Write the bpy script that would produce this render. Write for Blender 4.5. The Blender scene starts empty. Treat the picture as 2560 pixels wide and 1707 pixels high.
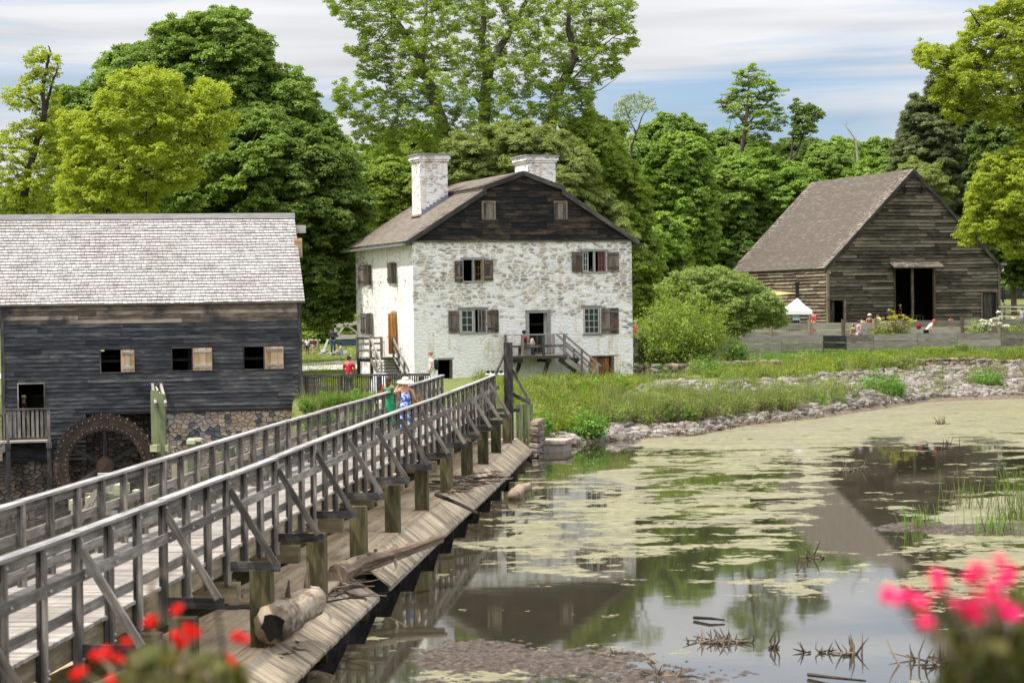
import bpy, math, random
import numpy as np
from mathutils import Vector, Matrix
random.seed(7); NR = np.random.default_rng(7)
S = bpy.context.scene
COL = S.collection
# ---------------- camera, light, exposure ----------------
F, CX, CY, HC = 5200.0, 1280.0, 853.5, 5.6       # focal length in photo pixels, photo centre, eye height above the water
PITCH, ROLL = 0.0172, 0.0145
d0 = Vector((0, math.cos(PITCH), -math.sin(PITCH))); r0 = Vector((1, 0, 0)); u0 = r0.cross(d0)
RR = r0*math.cos(ROLL) - u0*math.sin(ROLL); UU = u0*math.cos(ROLL) + r0*math.sin(ROLL)
cam = bpy.data.cameras.new("Camera"); camo = bpy.data.objects.new("Camera", cam); COL.objects.link(camo)
m = Matrix((RR, UU, -d0)).transposed().to_4x4(); m.translation = (0, 0, HC); camo.matrix_world = m
cam.sensor_width = 36; cam.lens = F/2560*36; cam.clip_start = .1; cam.clip_end = 3000
cam.dof.use_dof = True; cam.dof.focus_distance = 92; cam.dof.aperture_fstop = 3.0
S.camera = camo
SUN_EL, SUN_V = math.radians(63), Vector((-.86, -.34, 0)).normalized()
sdir = Vector((SUN_V.x*math.cos(SUN_EL), SUN_V.y*math.cos(SUN_EL), math.sin(SUN_EL)))
sl = bpy.data.lights.new("Sun", 'SUN'); sl.energy = 3.7; sl.angle = math.radians(1.5); sl.color = (1, .95, .87)
so = bpy.data.objects.new("Sun", sl); COL.objects.link(so); so.rotation_euler = sdir.to_track_quat('Z', 'Y').to_euler()
W = bpy.data.worlds.new("World"); S.world = W; W.use_nodes = True
def build_world():
    nt = W.node_tree; N = nt.nodes; L = nt.links
    bg = N['Background']; bg.inputs[1].default_value = .122
    sky = N.new('ShaderNodeTexSky'); sky.sky_type = 'NISHITA'; sky.sun_disc = False
    sky.sun_elevation = SUN_EL; sky.sun_rotation = math.atan2(SUN_V.x, SUN_V.y); sky.dust_density = 1.5; sky.air_density = 1.1
    tc = N.new('ShaderNodeTexCoord'); mp = N.new('ShaderNodeMapping'); mp.inputs['Scale'].default_value = (2.4, 2.4, 34)
    mp.inputs['Rotation'].default_value = (0, math.radians(-1.5), 0); mp.inputs['Location'].default_value = (4.3, .2, .35)
    n1 = N.new('ShaderNodeTexNoise'); n1.inputs['Scale'].default_value = 1.0; n1.inputs['Detail'].default_value = 5; n1.inputs['Roughness'].default_value = .5
    n1.inputs['Distortion'].default_value = .4
    r1 = N.new('ShaderNodeValToRGB'); r1.color_ramp.elements[0].position = .43; r1.color_ramp.elements[1].position = .58
    r1.color_ramp.elements[0].color = (.22, .22, .22, 1)
    sx = N.new('ShaderNodeSeparateXYZ')
    # clouds gather to the west (left) and overhead, blue streaks stay open low in the north-east
    mr = N.new('ShaderNodeMapRange'); mr.inputs['From Min'].default_value = -.06; mr.inputs['From Max'].default_value = .10
    mr.inputs['To Min'].default_value = .30; mr.inputs['To Max'].default_value = 0
    add = N.new('ShaderNodeMath'); add.operation = 'ADD'; add.use_clamp = True
    mz = N.new('ShaderNodeMapRange'); mz.inputs['From Min'].default_value = .105; mz.inputs['From Max'].default_value = .16
    mz.inputs['To Min'].default_value = 0; mz.inputs['To Max'].default_value = .25
    add2 = N.new('ShaderNodeMath'); add2.operation = 'ADD'; add2.use_clamp = True
    n2 = N.new('ShaderNodeTexNoise'); n2.inputs['Scale'].default_value = 2.3; n2.inputs['Detail'].default_value = 4
    r2 = N.new('ShaderNodeMapRange'); r2.inputs['From Min'].default_value = .3; r2.inputs['From Max'].default_value = .7
    r2.inputs['To Min'].default_value = .86; r2.inputs['To Max'].default_value = 1.14
    mul = N.new('ShaderNodeVectorMath'); mul.operation = 'SCALE'; mul.inputs[0].default_value = (4.3, 4.37, 4.5)
    skm = N.new('ShaderNodeVectorMath'); skm.operation = 'MULTIPLY'; skm.inputs[1].default_value = (.44, .60, .84)
    mx = N.new('ShaderNodeMix'); mx.data_type = 'RGBA'
    L.new(tc.outputs['Generated'], mp.inputs[0]); L.new(mp.outputs[0], n1.inputs['Vector']); L.new(mp.outputs[0], n2.inputs['Vector'])
    L.new(n1.outputs['Fac'], r1.inputs[0]); L.new(tc.outputs['Generated'], sx.inputs[0]); L.new(sx.outputs['X'], mr.inputs['Value'])
    L.new(sx.outputs['Z'], mz.inputs['Value']); L.new(r1.outputs[0], add.inputs[0]); L.new(mr.outputs[0], add.inputs[1])
    L.new(add.outputs[0], add2.inputs[0]); L.new(mz.outputs[0], add2.inputs[1])
    L.new(n2.outputs['Fac'], r2.inputs['Value']); L.new(r2.outputs[0], mul.inputs['Scale'])
    # thin cloud is brighter overhead than near the horizon
    me_ = N.new('ShaderNodeMapRange'); me_.inputs['From Min'].default_value = .13; me_.inputs['From Max'].default_value = .36; me_.inputs['To Min'].default_value = 1; me_.inputs['To Max'].default_value = 2.3
    m3 = N.new('ShaderNodeVectorMath'); m3.operation = 'SCALE'; L.new(sx.outputs['Z'], me_.inputs['Value']); L.new(mul.outputs[0], m3.inputs[0]); L.new(me_.outputs[0], m3.inputs['Scale'])
    L.new(sky.outputs[0], skm.inputs[0]); L.new(add2.outputs[0], mx.inputs[0]); L.new(skm.outputs[0], mx.inputs[6]); L.new(m3.outputs[0], mx.inputs[7])
    L.new(mx.outputs[2], bg.inputs[0])
build_world()
S.view_settings.view_transform = 'Standard'; S.view_settings.look = 'None'; S.view_settings.exposure = .62; S.view_settings.gamma = 1
S.render.engine = 'CYCLES'
S.cycles.max_bounces = 6; S.cycles.diffuse_bounces = 3; S.cycles.transmission_bounces = 3; S.cycles.transparent_max_bounces = 4
S.cycles.caustics_reflective = False; S.cycles.caustics_refractive = False; S.cycles.use_denoising = True

# ---------------- geometry helpers ----------------
Z = Vector((0, 0, 1))
def ray(x, y): return (d0*F + RR*(x-CX) - UU*(y-CY)).normalized()
EYE = Vector((0, 0, HC))
def P(x, y, Y):                      # point seen at photo pixel (x, y) that stands Y metres north of the eye
    r = ray(x, y); return EYE + r*(Y/r.y)
def onz(x, y, z):
    r = ray(x, y); return EYE + r*((z-HC)/r.z)
def onplane(x, y, p0, n):
    r = ray(x, y); return EYE + r*((Vector(p0)-EYE).dot(n)/r.dot(n))
def pix(X, Y, Zz):                   # numpy: world -> photo pixel
    vx, vy, vz = X, Y, Zz-HC
    dd = vx*d0.x+vy*d0.y+vz*d0.z
    return CX+F*(vx*RR.x+vy*RR.y+vz*RR.z)/dd, CY-F*(vx*UU.x+vy*UU.y+vz*UU.z)/dd
def lerp(a, b, t): return a+(b-a)*t
ORG = {}
def tag(o, label=None, cat=None, group=None, kind=None):
    if label: o['label'] = label
    if cat: o['category'] = cat
    if group: o['group'] = group
    if kind: o['kind'] = kind
    return o
def thing(name, label, cat, loc, group=None):
    o = bpy.data.objects.new(name, None); COL.objects.link(o); o.empty_display_size = .3
    o.location = loc; ORG[o.name] = Vector(loc); return tag(o, label, cat, group)
class MB:
    def __init__(s): s.v = []; s.f = []; s.r = []; s.uv = []; s.smooth = False
    def face(s, idx, r, uvs): s.f.append(idx); s.r.append(r); s.uv.extend(uvs)
    def quadp(s, pts, r=None, uv=None):
        b = len(s.v); s.v.extend([tuple(p) for p in pts])
        if r is None: r = random.random()
        if uv is None:
            e = Vector(pts[1])-Vector(pts[0]); g = Vector(pts[-1])-Vector(pts[0]); el = e.length or 1
            ex = e/el; gy = (g-ex*g.dot(ex)); gl = gy.length or 1; gy = gy/gl; o = Vector(pts[0])
            uv = [((Vector(p)-o).dot(ex), (Vector(p)-o).dot(gy)) for p in pts]
        s.face(tuple(range(b, b+len(pts))), r, uv)
    def box(s, o, a, b, c, r=None):   # corner o and three edge vectors
        o, a, b, c = map(Vector, (o, a, b, c))
        if a.cross(b).dot(c) < 0: a, b = b, a
        if r is None: r = random.random()
        ds = sorted([(a.length, 0, a), (b.length, 1, b), (c.length, 2, c)], key=lambda t: -t[0])
        lx = ds[0][2].normalized()
        V = [o, o+a, o+a+b, o+b, o+c, o+a+c, o+a+b+c, o+b+c]
        base = len(s.v); s.v.extend([tuple(p) for p in V])
        for q in ((0,3,2,1), (4,5,6,7), (0,1,5,4), (1,2,6,5), (2,3,7,6), (3,0,4,7)):
            p0 = V[q[0]]; n = (V[q[1]]-p0).cross(V[q[2]]-p0)
            n = n.normalized() if n.length > 1e-12 else Z
            ly = n.cross(lx)
            if ly.length < .3: e = (V[q[1]]-p0); uv = [((V[k]-p0).dot(e.normalized() if e.length else lx), (V[k]-p0).dot(n.cross(e).normalized() if e.length else lx)) for k in q]
            else: uv = [((V[k]-o).dot(lx), (V[k]-o).dot(ly)) for k in q]
            s.face(tuple(base+k for k in q), r, uv)
    def beam(s, p0, p1, w, h, up=Z, r=None):   # w sideways, h along up, centred on the line
        p0, p1, up = Vector(p0), Vector(p1), Vector(up); d = p1-p0; sd = d.cross(up).normalized()*w; u = sd.cross(d).normalized()*h
        s.box(p0-sd/2-u/2, d, sd, u, r)
    def tube(s, pts, rad, n=6, r=None, cap=True, jit=0):
        pts = [Vector(p) for p in pts]; base = len(s.v); m_ = len(pts)
        if r is None: r = random.random()
        if not hasattr(rad, '__len__'): rad = [rad]*m_
        ln = 0; ref = None; L_ = []
        for i, p in enumerate(pts):
            t = (pts[min(i+1, m_-1)]-pts[max(i-1, 0)]).normalized()
            if ref is None: ref = t.orthogonal().normalized()
            a = (ref-t*ref.dot(t)).normalized(); ref = a; b = t.cross(a)
            if i: ln += (p-pts[i-1]).length
            L_.append(ln)
            for k in range(n):
                an = 2*math.pi*k/n; rr = rad[i]*(1+random.uniform(-jit, jit))
                s.v.append(tuple(p+a*math.cos(an)*rr+b*math.sin(an)*rr))
        for i in range(m_-1):
            for k in range(n):
                k2 = (k+1) % n; c = 2*math.pi*rad[i]
                s.face((base+i*n+k, base+i*n+k2, base+(i+1)*n+k2, base+(i+1)*n+k), r,
                       [(L_[i], c*k/n), (L_[i], c*(k+1)/n), (L_[i+1], c*(k+1)/n), (L_[i+1], c*k/n)])
        if cap:
            for i, o in ((0, -1), (m_-1, 1)):
                idx = tuple(base+i*n+k for k in range(n)); idx = idx if o > 0 else idx[::-1]
                s.face(idx, r, [(math.cos(2*math.pi*k/n)*.1, math.sin(2*math.pi*k/n)*.1) for k in range(n)])
    def prism(s, poly, vec, r=None):
        poly = [Vector(p) for p in poly]; vec = Vector(vec)
        if r is None: r = random.random()
        nrm = Vector((0, 0, 0))
        for i in range(len(poly)): nrm += (poly[i]-poly[0]).cross(poly[(i+1) % len(poly)]-poly[0])
        if nrm.dot(vec) > 0: poly = poly[::-1]
        s.quadp(poly, r); s.quadp([p+vec for p in poly[::-1]], r)
        for i in range(len(poly)):
            a, b = poly[i], poly[(i+1) % len(poly)]; s.quadp([b, a, a+vec, b+vec], r)
    def lathe(s, c, prof, n=16, r=None, axis=Z, sx=1, sy=1, ripple=0, xd=None):
        c = Vector(c); base = len(s.v); axis = Vector(axis).normalized(); a = Vector(xd).normalized() if xd is not None else axis.orthogonal().normalized(); b = axis.cross(a)
        if r is None: r = random.random()
        for (rd, h) in prof:
            for k in range(n):
                an = 2*math.pi*k/n; q = rd*(1+ripple*math.sin(an*9+h*3)); s.v.append(tuple(c+axis*h+a*math.cos(an)*q*sx+b*math.sin(an)*q*sy))
        for i in range(len(prof)-1):
            for k in range(n):
                k2 = (k+1) % n
                s.face((base+i*n+k, base+i*n+k2, base+(i+1)*n+k2, base+(i+1)*n+k), r, [(k/n, prof[i][1]), ((k+1)/n, prof[i][1]), ((k+1)/n, prof[i+1][1]), (k/n, prof[i+1][1])])
    def build(s, name, mat, parent=None, org=None, smooth=None):
        me = bpy.data.meshes.new(name); o = bpy.data.objects.new(name, me); COL.objects.link(o)
        if parent is not None: o.parent = parent; off = ORG[parent.name]
        else: off = Vector(org) if org is not None else Vector((0, 0, 0)); o.location = off
        ORG[o.name] = off
        me.from_pydata([(x-off.x, y-off.y, z-off.z) for x, y, z in s.v], [], s.f)
        if s.f:
            a = me.attributes.new('rnd', 'FLOAT', 'FACE'); a.data.foreach_set('value', s.r)
            u = me.uv_layers.new(name='UVMap'); u.data.foreach_set('uv', [c for q in s.uv for c in q])
        if mat: me.materials.append(mat)
        if s.smooth or smooth: me.polygons.foreach_set('use_smooth', [True]*len(me.polygons))
        me.update(); return o
def np_mesh(name, V, Fq, mat, parent=None, rnd=None, org=None, attrs=None, smooth=False):
    me = bpy.data.meshes.new(name); o = bpy.data.objects.new(name, me); COL.objects.link(o)
    if parent is not None: o.parent = parent; off = ORG[parent.name]
    else: off = Vector(org) if org is not None else Vector((0, 0, 0)); o.location = off
    ORG[o.name] = off
    V = np.asarray(V, dtype=np.float32)-np.array(off, dtype=np.float32); Fq = np.asarray(Fq, dtype=np.int32); k = Fq.shape[1]
    me.vertices.add(len(V)); me.vertices.foreach_set('co', V.ravel())
    me.loops.add(Fq.size); me.loops.foreach_set('vertex_index', Fq.ravel())
    me.polygons.add(len(Fq)); me.polygons.foreach_set('loop_start', np.arange(0, Fq.size, k, dtype=np.int32))
    if smooth: me.polygons.foreach_set('use_smooth', np.ones(len(Fq), dtype=bool))
    me.update(calc_edges=True)
    if rnd is not None: a = me.attributes.new('rnd', 'FLOAT', 'FACE'); a.data.foreach_set('value', np.asarray(rnd, dtype=np.float32))
    for nm, arr in (attrs or {}).items(): a = me.attributes.new(nm, 'FLOAT', 'POINT'); a.data.foreach_set('value', np.asarray(arr, dtype=np.float32))
    me.materials.append(mat); return o

# ---------------- materials ----------------
def mat_new(name):
    M_ = bpy.data.materials.new(name); M_.use_nodes = True; nt = M_.node_tree; b = nt.nodes['Principled BSDF']; b.inputs['Roughness'].default_value = .85
    b.inputs['Specular IOR Level'].default_value = .25
    return M_, nt, b
def nd(nt, t, **k):
    n = nt.nodes.new(t)
    for a, v in k.items():
        if a in n.inputs.keys(): n.inputs[a].default_value = v
        else: setattr(n, a, v)
    return n
def ramp(nt, stops):
    r = nt.nodes.new('ShaderNodeValToRGB'); e = r.color_ramp.elements
    while len(e) < len(stops): e.new(.5)
    for i, (p, c) in enumerate(stops): e[i].position = p; e[i].color = (*c, 1) if len(c) == 3 else c
    return r
def mixc(nt, fac, a, b, mode='MIX'):
    m_ = nt.nodes.new('ShaderNodeMix'); m_.data_type = 'RGBA'; m_.blend_type = mode
    for sock, v in ((m_.inputs[0], fac), (m_.inputs[6], a), (m_.inputs[7], b)):
        if hasattr(v, 'links') or hasattr(v, 'is_linked'): nt.links.new(v, sock)
        else: sock.default_value = v if not isinstance(v, tuple) else (*v[:3], 1)
    return m_.outputs[2]
def math_(nt, op, a, b=None, clamp=False):
    m_ = nt.nodes.new('ShaderNodeMath'); m_.operation = op; m_.use_clamp = clamp
    for i, v in enumerate((a, b)):
        if v is None: continue
        if hasattr(v, 'is_linked'): nt.links.new(v, m_.inputs[i])
        else: m_.inputs[i].default_value = v
    return m_.outputs[0]
def plain(name, c, rough=.8, var=.12, scale=6, metal=0, bump=0):
    M_, nt, b = mat_new(name); b.inputs['Roughness'].default_value = rough; b.inputs['Metallic'].default_value = metal
    tc = nd(nt, 'ShaderNodeTexCoord'); n = nd(nt, 'ShaderNodeTexNoise', Scale=scale, Detail=4.0); nt.links.new(tc.outputs['Object'], n.inputs['Vector'])
    r = ramp(nt, [(.3, tuple(x*(1-var) for x in c)), (.7, tuple(min(1, x*(1+var)) for x in c))]); nt.links.new(n.outputs['Fac'], r.inputs[0]); nt.links.new(r.outputs[0], b.inputs['Base Color'])
    if bump:
        bp = nd(nt, 'ShaderNodeBump', Strength=bump, Distance=.03); nt.links.new(n.outputs['Fac'], bp.inputs['Height']); nt.links.new(bp.outputs[0], b.inputs['Normal'])
    return M_
def wood(name, dark, mid, light, board=.35, grain=22, stain=None, stain_amt=.5, stain_scale=.7, rough=.85):
    M_, nt, b = mat_new(name); b.inputs['Roughness'].default_value = rough; L = nt.links
    uv = nd(nt, 'ShaderNodeUVMap'); at = nd(nt, 'ShaderNodeAttribute', attribute_name='rnd')
    off = nd(nt, 'ShaderNodeVectorMath', operation='SCALE'); off.inputs[0].default_value = (37, 91, 13); L.new(at.outputs['Fac'], off.inputs['Scale'])
    ad = nd(nt, 'ShaderNodeVectorMath', operation='ADD'); L.new(uv.outputs[0], ad.inputs[0]); L.new(off.outputs[0], ad.inputs[1])
    mp = nd(nt, 'ShaderNodeMapping'); mp.inputs['Scale'].default_value = (1.6, grain, 1); L.new(ad.outputs[0], mp.inputs[0])
    n = nd(nt, 'ShaderNodeTexNoise', Scale=1.0, Detail=6.0, Roughness=.65, Distortion=.3); L.new(mp.outputs[0], n.inputs['Vector'])
    mp2 = nd(nt, 'ShaderNodeMapping'); mp2.inputs['Scale'].default_value = (1.3, 5, 1); L.new(ad.outputs[0], mp2.inputs[0])
    n2 = nd(nt, 'ShaderNodeTexNoise', Scale=1.0, Detail=4.0, Roughness=.6); L.new(mp2.outputs[0], n2.inputs['Vector'])
    s_ = math_(nt, 'ADD', math_(nt, 'MULTIPLY', n.outputs['Fac'], .55), math_(nt, 'MULTIPLY', n2.outputs['Fac'], .45))
    s2 = math_(nt, 'ADD', s_, math_(nt, 'MULTIPLY', math_(nt, 'SUBTRACT', at.outputs['Fac'], .5), board))
    r = ramp(nt, [(.34, dark), (.5, mid), (.68, light)]); L.new(s2, r.inputs[0]); c = r.outputs[0]
    if stain:
        tc = nd(nt, 'ShaderNodeTexCoord'); n3 = nd(nt, 'ShaderNodeTexNoise', Scale=stain_scale, Detail=5.0, Roughness=.6); L.new(tc.outputs['Object'], n3.inputs['Vector'])
        r3 = ramp(nt, [(.5, (0, 0, 0)), (.66, (1, 1, 1))]); L.new(n3.outputs['Fac'], r3.inputs[0])
        c = mixc(nt, math_(nt, 'MULTIPLY', r3.outputs[0], stain_amt), c, stain)
    L.new(c, b.inputs['Base Color'])
    bp = nd(nt, 'ShaderNodeBump', Strength=.5, Distance=.006); L.new(n.outputs['Fac'], bp.inputs['Height']); L.new(bp.outputs[0], b.inputs['Normal'])
    return M_
def masonry(name, sx, sy, cols, mortar, jw=.06, bump=.8, rnd=.9):
    M_, nt, b = mat_new(name); L = nt.links; b.inputs['Roughness'].default_value = .9
    uv = nd(nt, 'ShaderNodeUVMap'); mp = nd(nt, 'ShaderNodeMapping'); mp.inputs['Scale'].default_value = (sx, sy, 1); L.new(uv.outputs[0], mp.inputs[0])
    nz = nd(nt, 'ShaderNodeTexNoise', Scale=1.3, Detail=3.0); L.new(mp.outputs[0], nz.inputs['Vector'])
    mx = nd(nt, 'ShaderNodeVectorMath', operation='SCALE', Scale=.5); L.new(nz.outputs['Color'], mx.inputs[0])
    ad = nd(nt, 'ShaderNodeVectorMath', operation='ADD'); L.new(mp.outputs[0], ad.inputs[0]); L.new(mx.outputs[0], ad.inputs[1])
    v = nd(nt, 'ShaderNodeTexVoronoi', voronoi_dimensions='2D', Scale=1.0, Randomness=rnd); L.new(ad.outputs[0], v.inputs['Vector'])
    ve = nd(nt, 'ShaderNodeTexVoronoi', voronoi_dimensions='2D', feature='DISTANCE_TO_EDGE', Scale=1.0, Randomness=rnd); L.new(ad.outputs[0], ve.inputs['Vector'])
    sp = nd(nt, 'ShaderNodeSeparateColor'); L.new(v.outputs['Color'], sp.inputs[0])
    r = ramp(nt, [(i/len(cols), c) for i, c in enumerate(cols)]); r.color_ramp.interpolation = 'CONSTANT'; L.new(sp.outputs[0], r.inputs[0])
    n = nd(nt, 'ShaderNodeTexNoise', Scale=9.0, Detail=5.0, Roughness=.7); L.new(uv.outputs[0], n.inputs['Vector'])
    rr = ramp(nt, [(.3, (.72, .72, .72)), (.7, (1.25, 1.25, 1.25))]); L.new(n.outputs['Fac'], rr.inputs[0])
    c = mixc(nt, 1.0, r.outputs[0], rr.outputs[0], 'MULTIPLY')
    je = ramp(nt, [(jw*.5, (0, 0, 0)), (jw, (1, 1, 1))]); L.new(ve.outputs['Distance'], je.inputs[0])
    c = mixc(nt, je.outputs[0], mortar, c); L.new(c, b.inputs['Base Color'])
    hr = ramp(nt, [(0, (0, 0, 0)), (.16, (1, 1, 1))]); L.new(ve.outputs['Distance'], hr.inputs[0])
    h = math_(nt, 'ADD', hr.outputs[0], math_(nt, 'MULTIPLY', n.outputs['Fac'], .4))
    bp = nd(nt, 'ShaderNodeBump', Strength=bump, Distance=.05); L.new(h, bp.inputs['Height']); L.new(bp.outputs[0], b.inputs['Normal'])
    return M_
def whitewash(name, expo_lo, expo_hi, v0, v1, edge=None, sx=2.5, sy=6.6, wcol=(.90, .88, .86)):
    """rubble wall under worn whitewash; more bare stones between heights v0 and v1 (UV metres) than below"""
    M_, nt, b = mat_new(name); L = nt.links; b.inputs['Roughness'].default_value = .92
    uv = nd(nt, 'ShaderNodeUVMap'); mp = nd(nt, 'ShaderNodeMapping'); mp.inputs['Scale'].default_value = (sx, sy, 1); L.new(uv.outputs[0], mp.inputs[0])
    nz = nd(nt, 'ShaderNodeTexNoise', Scale=.9, Detail=3.0); L.new(mp.outputs[0], nz.inputs['Vector'])
    mx = nd(nt, 'ShaderNodeVectorMath', operation='SCALE', Scale=.9); L.new(nz.outputs['Color'], mx.inputs[0])
    ad = nd(nt, 'ShaderNodeVectorMath', operation='ADD'); L.new(mp.outputs[0], ad.inputs[0]); L.new(mx.outputs[0], ad.inputs[1])
    v = nd(nt, 'ShaderNodeTexVoronoi', voronoi_dimensions='2D', Scale=1.0); L.new(ad.outputs[0], v.inputs['Vector'])
    ve = nd(nt, 'ShaderNodeTexVoronoi', voronoi_dimensions='2D', feature='DISTANCE_TO_EDGE', Scale=1.0); L.new(ad.outputs[0], ve.inputs['Vector'])
    sp = nd(nt, 'ShaderNodeSeparateColor'); L.new(v.outputs['Color'], sp.inputs[0])
    stone = ramp(nt, [(0, (.36, .30, .22)), (.2, (.25, .22, .19)), (.38, (.45, .38, .29)), (.58, (.17, .15, .135)), (.68, (.42, .30, .20)), (.80, (.30, .25, .195)), (1, (.50, .40, .27))])
    stone.color_ramp.interpolation = 'CONSTANT'; L.new(sp.outputs[0], stone.inputs[0])
    sxyz = nd(nt, 'ShaderNodeSeparateXYZ'); L.new(uv.outputs[0], sxyz.inputs[0])
    hv = nd(nt, 'ShaderNodeMapRange'); hv.inputs['From Min'].default_value = v0; hv.inputs['From Max'].default_value = v1; hv.inputs['To Min'].default_value = expo_lo; hv.inputs['To Max'].default_value = expo_hi
    L.new(sxyz.outputs['Y'], hv.inputs['Value']); ex = hv.outputs[0]
    nl = nd(nt, 'ShaderNodeTexNoise', Scale=.8, Detail=3.0); L.new(uv.outputs[0], nl.inputs['Vector'])
    ex = math_(nt, 'ADD', ex, math_(nt, 'MULTIPLY', math_(nt, 'SUBTRACT', nl.outputs['Fac'], .5), 1.3))
    if edge:
        eu = nd(nt, 'ShaderNodeMapRange'); eu.inputs['From Min'].default_value = edge[0]; eu.inputs['From Max'].default_value = edge[1]; eu.inputs['To Min'].default_value = 0; eu.inputs['To Max'].default_value = edge[2]
        L.new(sxyz.outputs['X'], eu.inputs['Value']); ex = math_(nt, 'ADD', ex, eu.outputs[0])
    nf = nd(nt, 'ShaderNodeTexNoise', Scale=7.0, Detail=6.0, Roughness=.7); L.new(uv.outputs[0], nf.inputs['Vector'])
    # a stone shows where its own random number is under the local exposure, ragged by fine noise, never right in the joint
    t = math_(nt, 'SUBTRACT', ex, sp.outputs[1]); t = math_(nt, 'ADD', t, math_(nt, 'MULTIPLY', math_(nt, 'SUBTRACT', nf.outputs['Fac'], .5), 1.6))
    msk = ramp(nt, [(.0, (0, 0, 0)), (.35, (1, 1, 1))]); L.new(t, msk.inputs[0])
    je = ramp(nt, [(.03, (0, 0, 0)), (.20, (1, 1, 1))]); L.new(ve.outputs['Distance'], je.inputs[0])
    fac = math_(nt, 'MULTIPLY', math_(nt, 'MULTIPLY', msk.outputs[0], je.outputs[0]), .85)
    ns = nd(nt, 'ShaderNodeTexNoise', Scale=1.0, Detail=5.0, Roughness=.65); mps = nd(nt, 'ShaderNodeMapping'); mps.inputs['Scale'].default_value = (2.2, .45, 1); L.new(uv.outputs[0], mps.inputs[0]); L.new(mps.outputs[0], ns.inputs['Vector'])
    st = ramp(nt, [(.53, wcol), (.70, (.66, .54, .38))]); L.new(ns.outputs['Fac'], st.inputs[0])
    w2 = mixc(nt, 1.0, st.outputs[0], ramp_out(nt, nf.outputs['Fac'], (.88, .88, .9), (1.06, 1.06, 1.05)), 'MULTIPLY')
    L.new(mixc(nt, fac, w2, stone.outputs[0]), b.inputs['Base Color'])
    hr = ramp(nt, [(0, (0, 0, 0)), (.14, (1, 1, 1))]); L.new(ve.outputs['Distance'], hr.inputs[0])
    h = math_(nt, 'SUBTRACT', math_(nt, 'ADD', math_(nt, 'MULTIPLY', hr.outputs[0], .6), math_(nt, 'MULTIPLY', nf.outputs['Fac'], .5)), math_(nt, 'MULTIPLY', fac, .2))
    bp = nd(nt, 'ShaderNodeBump', Strength=.9, Distance=.04); L.new(h, bp.inputs['Height']); L.new(bp.outputs[0], b.inputs['Normal'])
    return M_
def ramp_out(nt, fac, a, b):
    r = ramp(nt, [(.3, a), (.7, b)]); nt.links.new(fac, r.inputs[0]); return r.outputs[0]
def leafmat(name, c1, c2, c3=None, trans=.4):
    M_ = bpy.data.materials.new(name); M_.use_nodes = True; nt = M_.node_tree; N = nt.nodes; L = nt.links; N.clear()
    out = N.new('ShaderNodeOutputMaterial'); at = nd(nt, 'ShaderNodeAttribute', attribute_name='rnd')
    r = ramp(nt, [(0, c1), (.6, c2), (1, c3 or c2)]); L.new(at.outputs['Fac'], r.inputs[0])
    d = N.new('ShaderNodeBsdfDiffuse'); t = N.new('ShaderNodeBsdfTranslucent'); L.new(r.outputs[0], d.inputs[0])
    tm = mixc(nt, 1.0, r.outputs[0], (1.25, 1.2, .55), 'MULTIPLY'); L.new(tm, t.inputs[0])
    g = N.new('ShaderNodeBsdfGlossy'); g.inputs['Roughness'].default_value = .45; g.inputs[0].default_value = (.9, .95, .8, 1)
    m1 = N.new('ShaderNodeMixShader'); m1.inputs[0].default_value = trans; L.new(d.outputs[0], m1.inputs[1]); L.new(t.outputs[0], m1.inputs[2])
    m2 = N.new('ShaderNodeMixShader'); m2.inputs[0].default_value = .012; L.new(m1.outputs[0], m2.inputs[1]); L.new(g.outputs[0], m2.inputs[2])
    L.new(m2.outputs[0], out.inputs[0]); return M_
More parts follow.
